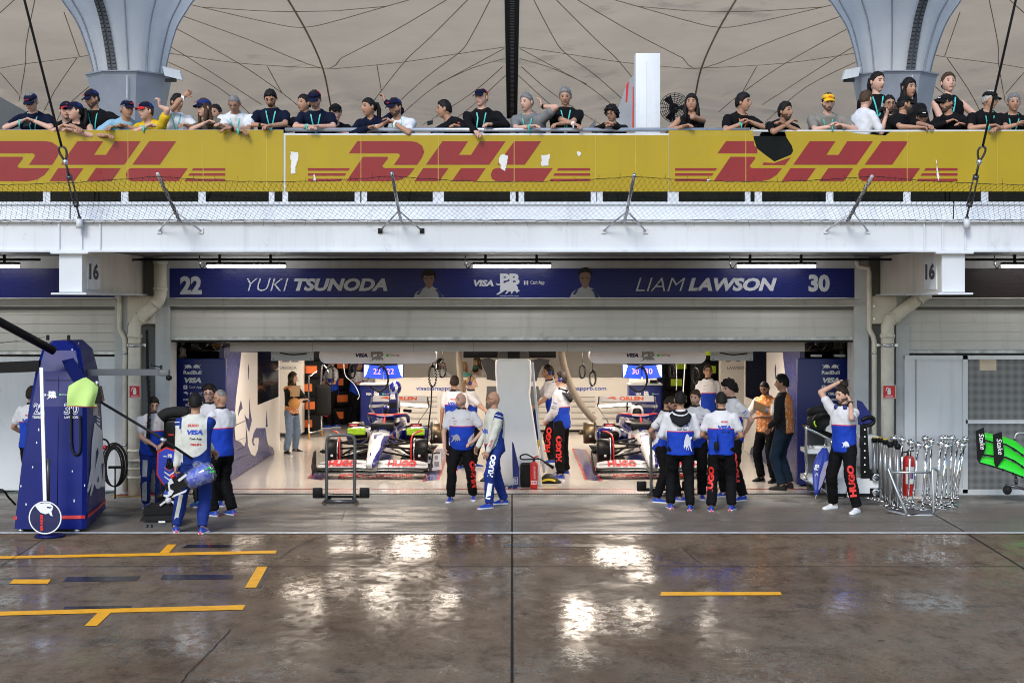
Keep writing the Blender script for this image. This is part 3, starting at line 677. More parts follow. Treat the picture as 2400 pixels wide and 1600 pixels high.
# ------------------------------------------------------------------ tent roof
def fabric(name, c, tr, sheet_scale=.7, stain=(.25, .21, .16)):
    m = bpy.data.materials.new(name); m.use_nodes = True; t = NT(m); out = t.n['Material Output']; t.n.remove(t.n['Principled BSDF'])
    tc = t.add('TexCoord'); ob = tc.outputs['Object']
    col = t.mix(t.ramp(t.noise(ob, sheet_scale, 6, .6), [(.3, 0.), (.7, 1.)]), tuple(x*.86 for x in c), c)
    col = t.mix(t.ramp(t.noise(ob, .45, 5, .7), [(.6, 0.), (.75, .55)]), col, stain)
    d = t.add('BsdfDiffuse'); tl = t.add('BsdfTranslucent'); mx = t.add('MixShader'); mx.inputs[0].default_value = tr
    t.link(col, d.inputs[0]); t.link(col, tl.inputs[0]); t.link(d.outputs[0], mx.inputs[1]); t.link(tl.outputs[0], mx.inputs[2]); t.link(mx.outputs[0], out.inputs[0]); return m
TENT = fabric('tent_fabric', (.80, .635, .46), .40); FUN = fabric('funnel_fabric', (.74, .75, .77), .3, 1.5, (.4, .41, .42))
COLS = [(9.18*k, 20.0) for k in range(-3, 4)]
def tent_z(x, y):
    ds = sorted((math.hypot(x-a, y-b), a) for a, b in COLS); r0 = ds[0][0]; r1 = ds[1][0]
    f = lambda r: 7.7+1.55*(max(r, .15)/13.8)**.36
    crease = max(0, 1-(r1-r0)/.8)**2*.10
    ang = math.atan2(y-20, x-ds[0][1])
    scal = -.11*abs(math.sin(ang*7))*min(1, r0/3)
    return f(r0)+crease+scal
tent = thing('tent_roof', 'beige fabric tent roof stretched over the spectator terrace', 'roof', (0, 20, 8))
mb = MB(); mb.grid(lambda u, v: (-22+44*u, 5.5+30*v, tent_z(-22+44*u, 5.5+30*v)), 176, 120, TENT); tob = mb.build('membrane', tent)
bv = BVHTree.FromPolygons([Vector(p) for p in mb.v], mb.f)
CAMP = Vector((0, -DCAM, HCAM))
def onto(px, py, lift=.012):
    d = (P(px, py, 0)-CAMP).normalized(); h = bv.ray_cast(CAMP, d)
    return None if h[0] is None else h[0]-d*lift
SEAM = mat('tent_seam', (.36, .27, .17), .8); mb = MB()
def seam(L, r=.010):
    run = []
    for k in range(len(L)-1):
        a, b = L[k], L[k+1]; n = max(3, int(math.hypot(b[0]-a[0], b[1]-a[1])/14))
        for i in range(n+(k == len(L)-2)):
            q = onto(a[0]+(b[0]-a[0])*i/n, a[1]+(b[1]-a[1])*i/n)
            if q is None: continue
            if run and (q-run[-1]).length > 3:
                if len(run) > 2: mb.tube(run, r, SEAM, 5)
                run = []
            if not run or (q-run[-1]).length > .05: run.append(q)
    if len(run) > 2: mb.tube(run, r, SEAM, 5)
def smooth2(L): return [(p.x, p.y) for p in smooth_path([(a, b, 0) for a, b in L], 4)]
S2 = [[(1125, 325), (810, 370), (410, 430), (0, 470)], [(1120, 335), (900, 455), (640, 600), (430, 775), (380, 850)], [(1120, 405), (900, 470), (660, 580)], [(1025, 0), (900, 240), (815, 360), (600, 520), (380, 715)], [(870, 0), (600, 270), (450, 410), (280, 620), (220, 700)], [(725, 0), (360, 215), (0, 400)], [(470, 0), (310, 45), (0, 135)], [(310, 45), (0, 72)], [(245, 450), (275, 625)], [(1110, 460), (900, 640), (560, 860)], [(1130, 520), (900, 730), (700, 880)]]
S1 = [[(1300, 30), (1820, 150), (2090, 190), (2349, 135)], [(1390, 50), (1900, 80), (2349, 75)], [(1240, 105), (1700, 270), (2210, 470), (2349, 400)], [(1200, 190), (1640, 435), (1940, 640), (2100, 770)], [(1150, 365), (1640, 435), (2220, 470), (2349, 470)], [(1150, 310), (1300, 400), (1800, 720)], [(1120, 410), (1500, 600), (1780, 840)], [(240, 0), (180, 300), (175, 440), (130, 700)], [(0, 470), (175, 440), (530, 395), (610, 380)], [(440, 85), (545, 385)], [(530, 400), (380, 620), (290, 790)], [(0, 500), (130, 650)], [(100, 0), (0, 90)], [(1840, 460), (1940, 640)], [(620, 590), (450, 740), (380, 850)]]
for L in S2:
    l = [(800+a/2.936, b/2.936) for a, b in L]; seam(smooth2(l)); seam(smooth2([(2400-a, b) for a, b in l]))
for L in S1:
    l = [(a/2.936, b/2.936) for a, b in L]; seam(smooth2(l)); seam(smooth2([(2400-a, b) for a, b in l]))
rid = [(1970, -20), (2110, 220), (2220, 470), (2270, 700), (2310, 900)]
l = [(a/2.936, b/2.936) for a, b in rid]; seam(smooth2(l), .022); seam(smooth2([(2400-a, b) for a, b in l]), .022)
mb.build('seam', tent)
mb = MB(); LACE = mat('lacing_dark', (.02, .02, .022), .7)
pts = [(0, y, tent_z(0.01, y)-.05) for y in np.linspace(19, 5.6, 30)]
mb.ribbon(pts, (.15, 0, 0), LACE)
for i in range(90):
    y = 5.6+i*.15; z = tent_z(0.01, y)-.06; mb.box((-.05+.02*(i % 2), y, z-.008), (.05, y+.03, z), mat('lace_grey', (.25, .25, .25), .5))
mb.build('lacing_strip', tent)
for k in (-1, 0, 1):
    mb = MB(); x = 9.18*k; mb.lathe([(.12, 4.3), (.12, 7.2), (.3, 7.75), (.5, 8.0)], LACE if k else mat('mast_grey', (.12, .12, .11), .6), (x, 20, 0), 16); mb.build('mast', tent)
for s, lab in ((-1, 'white fabric funnel column of the tent roof at left'), (1, 'white fabric funnel column of the tent roof at right')):
    th = thing('funnel_column', lab, 'column', (s*6.12, .1, 4.3))
    xc = s*6.12; prof = [(.50, 6.45), (.535, 6.63), (.585, 6.9), (.665, 7.2), (.77, 7.5), (.92, 7.75), (1.06, 7.95), (1.35, 8.2), (1.8, 8.5), (2.5, 8.85), (3.6, 9.15)]
    sp_ = smooth_path([(a, b, 0) for a, b in prof], 5)
    mb = MB(); rings = []
    for p in sp_:
        k = (p.y-6.63)/1.3; cx = xc+s*.05*k
        rings.append([(cx+p.x*(1+.02*math.cos(a*12))*math.cos(a), .1+p.x*(1+.02*math.cos(a*12))*math.sin(a), p.y) for a in (2*math.pi*i/72 for i in range(72))])
    mb.loft(rings, FUN, True, False); mb.build('fabric_funnel', th)
    mb = MB(); sm_ = mat('funnel_seam', (.33, .36, .42), .7)
    for j in range(12):
        a = 2*math.pi*j/12+.2; mb.tube([(xc+s*.05*(p.y-6.63)/1.3+p.x*1.012*math.cos(a), .1+p.x*1.012*math.sin(a), p.y) for p in sp_], .012, sm_, 4)
    mb.build('seam', th)
    mb = MB(); ang = R(-104 if s < 0 else -78)
    A = [Vector((xc+s*.05*(p.y-6.63)/1.3+p.x*1.03*math.cos(ang), .1+p.x*1.03*math.sin(ang), p.y)) for p in sp_ if p.y < 8.6]
    tv = Vector((-math.sin(ang), math.cos(ang), 0))
    mb.ribbon(A, tv*.075, mat('lacing_grey', (.09, .10, .12), .6))
    for i in range(len(A)-1):
        for o in (-.045, .045): mb.obox(A[i].lerp(A[i+1], .5)+tv*o+Vector((0, -.012, 0)), tv*.028, Vector((0, .01, 0)), (A[i+1]-A[i])*.36, mat('lace_plate', (.14, .15, .17), .5, .4))
    mb.build('lacing_strip', th)
    mb = MB(); SG = mat('planter_grey', (.24, .26, .31), .5, var=.1)
    mb.loft([[(xc+rr*math.cos(a), .1+rr*math.sin(a), z) for a in (2*math.pi*i/8+math.pi/8 for i in range(8))] for rr, z in ((.38, 4.3), (.42, 5.4), (.66, 6.62), (.70, 6.68), (.70, 6.66), (.55, 6.6))], SG, False, False)
    mb.tube([(xc+.12, -.56, 6.6), (xc+.06, -.32, 5.4)], .008, WHITE, 5); mb.build('collar', th)
    fl = MB(); fx = xc-s*.78; fz = 6.66; fl.obox((fx, -.3, fz), (.13*1, .03, -s*-.03), (0, .06, 0), (s*.02, 0, .075), WHITE); fl.box((fx-.12, -.34, fz-.13), (fx+.05, -.26, fz-.08), BLACK); fl.tube([(xc-s*.68, .0, 6.6), (fx, -.28, fz)], .02, BLACK, 6)
    tagit(fl.build('floodlight'), 'small white floodlight on the collar of the %s funnel column' % ('left' if s < 0 else 'right'), 'floodlight')
# cabinet, tent walls and fan on the terrace
mb = MB(); Yk = -2.6
mb.box(P(1490, 125, Yk), P(1542, 530, Yk+.35), WHITE, .006); mb.box((XX(1542, Yk), Yk+.04, ZZ(131, Yk)), (XX(1547, Yk), Yk+.35, ZZ(470, Yk)), GREYWALL); mb.box((XX(1516, Yk)-.002, Yk-.003, 4.4), (XX(1516, Yk)+.002, Yk, 6.5), GREYWALL)
tagit(mb.build('cabinet'), 'tall narrow white cabinet standing on the terrace behind the rail', 'cabinet')
mb = MB(); q = [(1440, 300), (1448, 255), (1470, 195), (1492, 165), (1492, 300)]; Yk = -1.2
mb.prism([(p.x, p.z) for p in (P(a, b, Yk) for a, b in q)], Yk, Yk+.05, mat('panel_grey', (.28, .29, .31), .5))
mb.poly([P(a, b, Yk-.004) for a, b in ((1468, 198), (1474, 190), (1470, 240), (1466, 240))], RED); mb.poly([P(a, b, Yk-.004) for a, b in ((1483, 205), (1488, 200), (1488, 300), (1482, 300))], RED)
mb.prism([(p.x, p.z) for p in (P(a, b, Yk-.6) for a, b in ((1378, 302), (1396, 278), (1396, 302)))], Yk-.6, Yk-.57, GREYDARK)
tagit(mb.build('partition_panel'), 'grey sloped partition with red stripes behind the white cabinet', 'partition')
mb = MB(); mb.prism([(p.x, p.z) for p in (P(a, b, -1.5) for a, b in ((-120, 190), (-10, 222), (62, 262), (62, 310), (-120, 310)))], -1.5, -1.45, mat('awning_grey', (.08, .085, .09), .5))
tagit(mb.build('awning_sheet'), 'dark grey awning sheet at the left edge of the terrace', 'awning')
th = thing('pedestal_fan', 'black pedestal fan behind the woman beside the white cabinet', 'fan', P(1580, 470, -2.2)); c = P(1581, 253, -2.2)
mb = MB()
for k in range(8): mb.tube([c+Vector((math.cos(a)*.215*(k+1)/8, -.05*math.cos(k/8*1.5), math.sin(a)*.215*(k+1)/8)) for a in (2*math.pi*i/28 for i in range(28))], .0045, BLACK, 4, closed=True)
for k in range(20): a = 2*math.pi*k/20; mb.tube([c+Vector((0, -.05, 0)), c+Vector((math.cos(a)*.22, 0, math.sin(a)*.22))], .004, BLACK, 4)
mb.build('grille', th)
mb = MB()
for k in range(3):
    a = 2*math.pi*k/3; mb.loft([[c+Vector((math.cos(a+o)*q, .03+dy, math.sin(a+o)*q)) for q, o, dy in ((.03, -.3, 0), (.19, -.25, .01), (.2, .35, .05), (.03, .5, .04))], [c+Vector((math.cos(a+o)*q, .036+dy, math.sin(a+o)*q)) for q, o, dy in ((.03, -.3, 0), (.19, -.25, .01), (.2, .35, .05), (.03, .5, .04))]], BLACK, False)
mb.build('blade', th)
mb = MB(); mb.cyl(c+Vector((0, .02, 0)), c+Vector((0, .2, 0)), .07, BLACK); mb.tube([c+Vector((0, .12, 0)), (c.x, c.y+.12, 4.32)], .02, BLACK); mb.cyl((c.x, c.y+.12, 4.301), (c.x, c.y+.12, 4.33), .2, BLACK); mb.build('stand', th)
# ------------------------------------------------------------------ garage interior
WALLW = mat('garage_white', (.66, .63, .59), .35, var=.04, vscale=.8)
gar = thing('garage_interior', 'white walled race garage interior behind the raised shutter', 'garage', (0, 6, 0))
mb = MB(); mb.box((-6.1, .5, 2.62), (6.1, 17, 2.7), WALLW); mb.build('ceiling', gar)
mb = MB(); mb.box((XX(540, .7), .66, 2.257), (XX(1885, .7), .76, 2.47), mat('bulkhead_grey', (.46, .45, .47), .5, var=.05))
for px in (733, 970, 1110, 1330, 1640): mb.box((XX(px, .7)-.002, .655, 2.26), (XX(px, .7)+.002, .66, 2.46), GREYDARK)
mb.build('bulkhead', gar)
mb = MB(); mb.box((-6.1, .5, 0), (-6.0, 17, 2.62), GREYDARK); mb.box((6.0, .5, 0), (6.1, 17, 2.62), GREYDARK); mb.build('side_wall', gar)
mb = MB(); mb.box((-6.0, 16.7, 0), (-2.4, 16.8, 2.62), TEAMBLUE); mb.box((2.4, 16.7, 0), (6.0, 16.8, 2.62), TEAMBLUE); mb.box((-2.9, 14.6, 0), (2.9, 14.7, 2.62), WALLW)
mb.build('back_wall', gar)
# light panels on the ceiling grid
PANEL = mat('light_panel', (.9, .85, .78), .5, emit=(1, .87, .72), estr=13)
for x, ya, yb, wd, lab in ((-3.57, 1.35, 2.75, .42, 'front light panel left of the left car'), (-1.33, 1.35, 2.75, .42, 'front light panel right of the left car'), (1.33, 1.35, 2.75, .42, 'front light panel left of the right car'), (3.57, 1.35, 2.75, .42, 'front light panel right of the right car'), (-2.45, 4.0, 6.2, .3, 'middle light panel over the left car'), (2.45, 4.0, 6.2, .3, 'middle light panel over the right car'), (-3.6, 8.2, 10.4, .42, 'back light panel left behind the left car'), (-2.15, 8.2, 10.4, .40, 'back light panel right behind the left car'), (2.3, 8.0, 10.4, .48, 'wide back light panel behind the right car')):
    th = thing('ceiling_light', lab, 'light panel', (x, ya, 2.36), group='light panels over the cars')
    mb = MB(); mb.box((x-wd, ya, 2.36), (x+wd, yb, 2.40), GREYWALL); mb.build('housing', th)
    mb = MB(); mb.box((x-wd+.03, ya+.03, 2.352), (x+wd-.03, yb-.03, 2.3595), PANEL); mb.build('diffuser', th)
# sponsor panels
def sponsor(x0, x1, px0, lab, cut):
    th = thing('sponsor_panel', lab, 'panel', ((x0+x1)/2, 1.0, 0)); Y = 1.0
    mb = MB(); mb.box((x0, Y, .04), (x1, Y+.12, 2.13), TEAMBLUE, .01); mb.build('board', th)
    mb = MB(); y = Y-.003
    k = lambda s, a, b, c, d, bold=0, sh=0: px_text(mb, s, px0+a, px0+b, c, d, y, PRINTW, bold, sh)
    for f in (1, -1): mb.bull(P(px0+21-f*10.5, 859, y), EX, EZ, PRINTW, .075, f, .135)
    k('RedBull', 0, 42, 868, 877, .03); k('VISA', 2, 42, 884.5, 897, .06, .2); k('Cash App', 13, 42, 904, 911)
    c = P(px0+4.5, 907, y); mb.poly([c+EX*a*.033+EZ*b*.033 for a, b in ((-1, -.8), (-.8, -1), (.8, -1), (1, -.8), (1, .8), (.8, 1), (-.8, 1), (-1, .8))], PRINTW); mb.text('S', c+Vector((0, -.003, 0)), EX, EZ, TEAMBLUE, .045)
    mb.poly([P(px0+a, b, y) for a, b in ((0, 919), (6, 917), (12, 921), (9, 921), (10, 926), (6, 922), (1, 921))], PRINTW); k('ORLEN', 15, 42, 919, 926, .04)
    k('HONDA', 0, 42, 933.5, 938.5, .05); k('HUGO', 5, 36, 945.5, 952.5, .05)
    mb.build('lettering', th)
sponsor(XX(397, 1), XX(529, 1), 430, 'blue sponsor panel with white logos at the left side of the garage', 0)
sponsor(XX(1869, 1), XX(2000, 1), 1926, 'blue sponsor panel with white logos behind the man tying his hair', 0)
# side walls with the white and blue graphic
def side_wall(s):
    X = 4.8*s; th = thing('partition_wall', 'white partition wall with blue running bull shapes and a dark window, %s of the cars' % ('left' if s < 0 else 'right'), 'wall', (X, 4.2, 0))
    mb = MB(); mb.box((X, 1.15, .02), (X+s*.08, 7.25, 2.3), DEEPBLUE if False else mat('partition_navy', (.02, .024, .13), .25, var=.08)); mb.build('panel', th)
    def q(L, k=.004):
        out = []
        for a, b in L:
            px = 300+a/3.919; py = 880+b/3.919; d = 4.8*FPX/(1200-px); out.append((X-s*k, d-DCAM, HCAM-(py-710)*d/FPX))
        return out
    mb = MB()
    mb.poly(q([(1040, -215), (1012, 30), (990, 200), (975, 430), (985, 590), (1030, 610), (1065, 650), (1080, 600), (1080, 440), (1095, 560), (1100, 640), (1130, 720), (1165, 740), (1190, 680), (1200, 600), (1198, 570), (1160, 570), (1150, 610), (1165, 640), (1145, 640), (1135, 600), (1150, 530), (1175, 480), (1260, 480), (1275, 600), (1290, 640), (1330, 660), (1345, 720), (1392, 682), (1392, -215)]), WALLW)
    mb.build('white_graphic', th)
    mb = MB(); nv = MATS['partition_navy']
    mb.poly(q([(1035, 220), (1050, 300), (1030, 320), (1005, 380), (1015, 300)], .006), nv); mb.poly(q([(1112, 200), (1122, 330), (1135, 410), (1110, 520), (1090, 470), (1065, 350), (1085, 385), (1108, 400)], .006), nv)
    mb.poly(q([(1100, -120), (1112, -60), (1104, 40), (1098, 30)], .006), nv); mb.poly(q([(1272, 310), (1280, 470), (1262, 470)], .006), nv); mb.poly(q([(985, 450), (1085, 405), (1085, 412), (985, 460)], .006), PRINTK)
    for a, b, c, d in ((985, 600, 1090, 560), (985, 690, 1090, 640), (985, 780, 1090, 720)): mb.poly(q([(a, b), (c, d), (c, d+4), (a, b+4)], .006), PRINTK)
    mb.build('dark_marks', th)
    mb = MB(); y0, y1 = 4.55, 7.2
    mb.box((X-s*.006, y0, 1.13), (X+s*.0, y1, 2.28), mat('dark_window', (.008, .009, .012), .06, rvar=.01)); mb.build('window', th)
side_wall(-1); side_wall(1)
for s, nm, n2 in ((-1, 'TSUNODA', '22'), (1, 'LAWSON', '30')):
    Y = 10.6; x0, x1 = sorted((XX(1200+s*548, Y), XX(1200+s*492, Y))); th = thing('end_panel', 'white end panel with the grey name %s' % nm.title(), 'panel', ((x0+x1)/2, Y, 0))
    mb = MB(); mb.box((x0-.02, Y, .1), (x1, Y+.4, 2.3), WALLW); mb.build('board', th); mb = MB()
    mb.text(nm, ((x0+x1)/2-.1*(s < 0)+.06*(s > 0), Y-.004, 1.58), EX, EZ, PRINTGR, .07, .5 if s < 0 else .42, .02); mb.text(n2, ((x0+x1)/2+.0, Y-.004, 1.86), EX, EZ, PRINTGR, .3, .38, 0); mb.build('lettering', th)
# drawer units and counters at the back
Y = 12.0; th = thing('drawer_counter', 'long white counter with drawers and a blue web address at the back', 'counter', (0, Y, 0))
mb = MB(); xa, xb = XX(880, Y), XX(1520, Y); mb.box((xa, Y, .06), (xb, Y+.7, 1.27), WALLW); mb.box((xa, Y+.04, 0), (xb, Y+.6, .06), BLACK); mb.box((xa, Y-.02, 1.255), (xb, Y+.72, 1.29), WALLW); mb.build('carcass', th)
for px0, px1 in ((950, 1032), (1034, 1110), (1255, 1330), (1332, 1402), (1404, 1475)):
    for z0, z1 in ((.08, .2), (.22, .36), (.38, .5), (.52, .64), (.66, .76), (.78, .87)):
        mb = MB(); a, b = XX(px0, Y)+.01, XX(px1, Y)-.01; mb.box((a, Y-.02, z0), (b, Y-.002, z1), WALLW); mb.box((a+.06, Y-.045, z1-.045), (b-.06, Y-.02, z1-.018), mat('drawer_handle', (.32, .31, .3), .4)); mb.build('drawer', th)
mb = MB(); px_text(mb, 'visacashapprb.com', 975, 1096, 905, 917, Y-.006, PRINTB, .02); px_text(mb, 'visacashapprb.com', 1300, 1421, 905, 917, Y-.006, PRINTB, .02); mb.build('lettering', th)
# consoles with monitors
def console(s):
    Y = 9.0; a, b = (XX(845, Y), XX(916, Y)) if s < 0 else (XX(1475, Y), XX(1550, Y))
    th = thing('blue_console', 'blue console desk behind the %s car' % ('left' if s < 0 else 'right'), 'desk', ((a+b)/2, Y, 0))
    mb = MB(); mb.box((a, Y, .05), (b, Y+.6, 1.27), TEAMBLUE, .01); mb.box((a-.02, Y-.03, 1.27), (b+.02, Y+.62, 1.30), GREYWALL); mb.build('body', th)
    mb = MB(); c = ((a+b)/2+.02, Y-.004, 1.08); mb.text('VISA', (c[0]-.17, c[1], c[2]), EX, EZ, PRINTW, .05, None, .05, .2); pblogo(mb, c, EX, EZ, .12, PRINTW, PRINTW); cash(mb, (c[0]+.2, c[1], c[2]), EX, EZ, .028, PRINTW); mb.build('lettering', th)
    if s > 0:
        mb = MB(); mb.box((a+.03, Y+.05, 1.30), (b-.08, Y+.5, 1.42), WALLW, .03); mb.box((a+.45, Y+.03, 1.31), (a+.6, Y+.05, 1.38), BLACK); tagit(mb.build('printer'), 'small white printer on the blue console behind the right car', 'printer')
    n = '22' if s < 0 else '30'; Ym = 8.5; cx = XX(899 if s < 0 else 1505, Ym); cz = ZZ(871, Ym)
    for k in (-1, 1):
        th = thing('monitor', '%s screen of the pair showing %s over the %s car' % ('left' if k < 0 else 'right', n, 'left' if s < 0 else 'right'), 'monitor', (cx+k*.21, Ym, cz-.13), group='hanging monitors')
        ax = Vector((.205, .05*-k, .018*k)); up = Vector((0, .03, .135)); c = Vector((cx+k*.215, Ym, cz)); nrm = ax.cross(up).normalized()
        mb = MB(); mb.obox(c-nrm*.02, ax, up, nrm*.018, BLACK); mb.build('casing', th)
        mb = MB(); e = mat('screen_blue', (.02, .06, .5), .3, emit=(.02, .07, .62), estr=.8); wv = mat('screen_white', (.8, .8, .8), .3, emit=(.85, .87, 1), estr=1.3)
        f = c+nrm*.001; pt = lambda a, b, o=0: f+ax*a+up*b+nrm*o
        mb.poly([pt(-1, -1), pt(1, -1), pt(1, 1), pt(-1, 1)], e); mb.poly([pt(.96*k, .95, .002), pt(.96*k, -.95, .002), pt(.75*k, -.55, .002), pt(.45*k, .95, .002)], wv)
        mb.text(n, pt(-.35*k, .1, .004), ax, up, mat('screen_pink', (.8, .4, .5), .3, emit=(.85, .35, .45), estr=1.0), .12, .16); mb.build('screen', th)
    mb = MB(); mb.tube([(cx, Ym+.06, 2.3), (cx, Ym+.06, cz+.05)], .03, BLACK); pts = smooth_path([(cx-.12, Ym+.02, cz+.06), (cx-.0, Ym-.04, cz+.12), (cx+.1, Ym-.05, cz-.12), (cx+.06, Ym-.05, cz-.32), (cx-.1, Ym-.04, cz-.42), (cx-.28, Ym, cz-.3)], 6); mb.tube(pts, .022, RUBBER, 8)
    tagit(mb.build('cable_loom'), 'black arm and drooping cable loom of the monitors over the %s car' % ('left' if s < 0 else 'right'), 'cable loom')
console(-1); console(1)
# canopies over the cars
def canopy(px0, px1, lab, tx):
    Y = 1.25; th = thing('lit_canopy', lab, 'canopy', (XX((px0+px1)/2, Y), Y, ZZ(852, Y))); x0, x1, z0, z1 = XX(px0, Y), XX(px1, Y), ZZ(852, Y), ZZ(814.5, Y); r = .125
    pts = []
    for cx, cz, a0 in ((x1-r, z1-r, 0), (x0+r, z1-r, 90), (x0+r, z0+r, 180), (x1-r, z0+r, 270)):
        for k in range(7): a = R(a0+k*15); pts.append((cx+r*math.cos(a), cz+r*math.sin(a)))
    mb = MB(); mb.prism(pts, Y, Y+.22, mat('canopy_grey', (.66, .64, .70), .35, var=.05, coat=.2)); mb.build('shell', th)
    mb = MB(); y = Y-.004; q = lambda s, a, b, c, d, m, bo=0, sh=0: px_text(mb, s, tx+a, tx+b, c, d, y, m, bo, sh)
    q('VISA', 0, 29, 828, 837, mat('print_navy', (.012, .012, .08), .5), .06, .2); q('PB', 36, 66, 821, 836, PRINTGR, .06); mb.bull(P(tx+50, 840, y-.003), EX, EZ, PRINTGR, .085, 1, .25)
    q('Cash App', 80, 103, 829, 836, PRINTK); c = P(tx+75, 832.5, y); mb.poly([c+EX*a*.022+EZ*b*.022 for a, b in ((-1, -1), (1, -1), (1, 1), (-1, 1))], PRINTG); mb.build('lettering', th)
    mb = MB()
    for px in (px0+15, px1-15): mb.tube(smooth_path([(XX(px, Y), Y+.1, z1-.02), (XX(px, Y)+.05, Y+.1, z1+.06), (XX(px, Y)+.1, Y+.12, z1+.3)], 4), .014, BLACK, 6)
    mb.build('hanger', th)
canopy(748, 1023, 'grey rounded canopy with logos above the left car', 833); canopy(1381, 1655, 'grey rounded canopy with logos above the right car', 1468)
for s in (-1, 1):
    Y = 1.0; x0, x1 = sorted((XX(1200+s*565, Y), XX(1200+s*466, Y))); mb = MB(); mb.box((x0, Y, ZZ(845, Y)), (x1, Y+.05, ZZ(824, Y)), GREYWALL)
    for x in (x0+.04, x1-.04): mb.cyl((x, Y-.004, ZZ(841, Y)), (x, Y, ZZ(841, Y)), .012, DARKSTEEL, 8)
    mb.tube(smooth_path([(x0+.15, Y-.01, ZZ(826, Y)), ((x0+x1)/2, Y-.02, ZZ(831, Y)), (x1-.1, Y-.01, ZZ(828, Y))], 5), .01, BLACK, 6)
    tagit(mb.build('cable_tray'), 'grey metal cable tray under the bulkhead at %s' % ('left' if s < 0 else 'right'), 'cable tray')
# hanging coiled cords
def coil_cord(px, y0, y1, lab, Y=1.6):
    th = thing('coiled_cord', lab, 'cord', P(px, y1, Y), group='coiled headset cords hanging over the cars'); k = (DCAM+Y)/FPX
    top = P(px, y0, Y); bot = P(px, y1, Y); L = top.z-bot.z; wd = min(.06, L*.17)
    base = [Vector((top.x+wd*math.sin(2*math.pi*t)*1.0, Y, top.z-L*.12-L*.88*(.5-.5*math.cos(2*math.pi*t)))) for t in np.linspace(0, 1, 90)]
    mb = MB(); pts = []
    for i, p in enumerate(base): a = i*1.55; pts.append(p+Vector((math.cos(a)*.017, math.sin(a)*.017, math.cos(a)*.008)))
    mb.tube(pts, .0085, BLACK, 5); mb.build('coil', th)
    mb = MB(); mb.tube([top+Vector((0, 0, .18)), top, top-Vector((.01, 0, L*.14))], .006, BLACK, 5); mb.cyl(top-Vector((0, 0, L*.2)), top-Vector((0, 0, L*.05)), .016, BLACK, 8); mb.build('plug', th)
for a in ((773, 852, 902, 'black coiled cord looped in front of the person with the HUGO trousers', 1.6), (826, 850, 886, 'black coiled cord in front of the man leaning on the console', 1.6), (1014, 850, 906, 'thick black coiled cord at the right end of the left canopy', 1.4), (1037, 842, 884, 'black coiled cord in front of the dark haired guest', 1.8), (1365, 850, 886, 'coiled cord hanging left of the right canopy on a thin line', 1.8), (1389, 864, 904, 'thick bunched black cord hanging below the left end of the right canopy', 1.4), (1575, 852, 885, 'pale grey coiled cord right of the monitors showing 30', 1.8), (1629, 858, 901, 'black coiled cord beside the man with glasses and white polo', 1.6)): coil_cord(*a)
for pts, lab, r in (([(1012, 905), (1010, 950), (1004, 1000), (1002, 1040), (1008, 1050)], 'black cable hanging from the left canopy down to the rear drum', .012), ([(806, 853), (810, 880), (830, 900), (842, 925), (838, 936)], 'white thin cable hanging across the man at the console', .006), ([(1605, 853), (1602, 900), (1601, 920)], 'white thin cable hanging right of the monitors showing 30', .008), ([(1584, 853), (1586, 880), (1585, 915)], 'grey thin cable hanging behind the right car', .004), ([(1023, 853), (1020, 910), (1014, 1030)], 'thin grey line hanging beside the thick coiled cord', .003)):
    Y = 2.2; tagit(MB().tube(smooth_path([P(a, b, Y) for a, b in pts], 5), r, BLACK if 'black' in lab else WHITE, 6).build('hanging_cable'), lab, 'cable')
# ducts
DUCT = mat('duct_fabric', (.42, .36, .28), .6, var=.1, bump=.2, bscale=50)
def duct(pts, r, lab):
    path = smooth_path(pts, 14); mb = MB(); rs = [r*(1+.07*math.sin(i*2.2)) for i in range(len(path)*2)]
    fine = []
    for i in range(len(path)-1): fine += [path[i], path[i].lerp(path[i+1], .5)]
    mb.tube(fine, rs[:len(fine)], DUCT, 14); tagit(mb.build('air_duct'), lab, 'duct')
duct([(P(1075, 815, 6)), P(1077, 860, 6), P(1082, 920, 6), P(1088, 990, 6.2)], .06, 'ribbed cream air duct hanging straight behind the man in white and blue')
duct([P(1314, 812, 5.8), P(1320, 850, 5.8), P(1332, 890, 6), P(1346, 922, 6.2), P(1366, 954, 6.4), P(1393, 984, 6.6)], .068, 'ribbed cream air duct curving down to the right car')
# tyre stacks in blankets
BLK = mat('blanket_black', (.008, .008, .009), .8, var=.2, bump=.3, bscale=20); ORG = mat('blanket_orange', (.65, .13, .02), .6); LIM = mat('blanket_lime', (.5, .72, .03), .6)
def tyre_stack(x, y, n, m, cname, where):
    for k in range(n):
        th = thing('blanketed_tyre', '%s %s labelled tyre of the stack %s' % (('lowest', 'second lowest', 'middle', 'second highest', 'topmost')[k], cname, where), 'tyre', (x, y, .06+k*.415), group='wrapped tyres stacked at the garage sides')
        mb = MB(); z = .06+k*.415; mb.lathe([(.12, z), (.30, z), (.35, z+.05), (.355, z+.2), (.35, z+.35), (.30, z+.40), (.12, z+.40)], BLK, (x, y, 0), 20); mb.build('blanket', th)
        mb = MB(); a0 = -1.9+.35*(k % 2)-(.2 if m is LIM else 0)
        for h0 in (.12,): mb.add([(x+.362*math.cos(a0+i*.13), y+.362*math.sin(a0+i*.13), z+h) for h in (h0, h0+.17) for i in range(7)], [(i, i+1, i+8, i+7) for i in range(6)], m)
        mb.build('label', th)
tyre_stack(-4.78, 11.6, 5, ORG, 'orange', 'beside the white end panel'); tyre_stack(-4.35, 14.3, 5, ORG, 'orange', 'further back in the left passage')
tyre_stack(4.52, 11.6, 5, LIM, 'lime', 'beside the white end panel at right'); tyre_stack(4.1, 14.0, 5, LIM, 'lime', 'further back in the right passage')
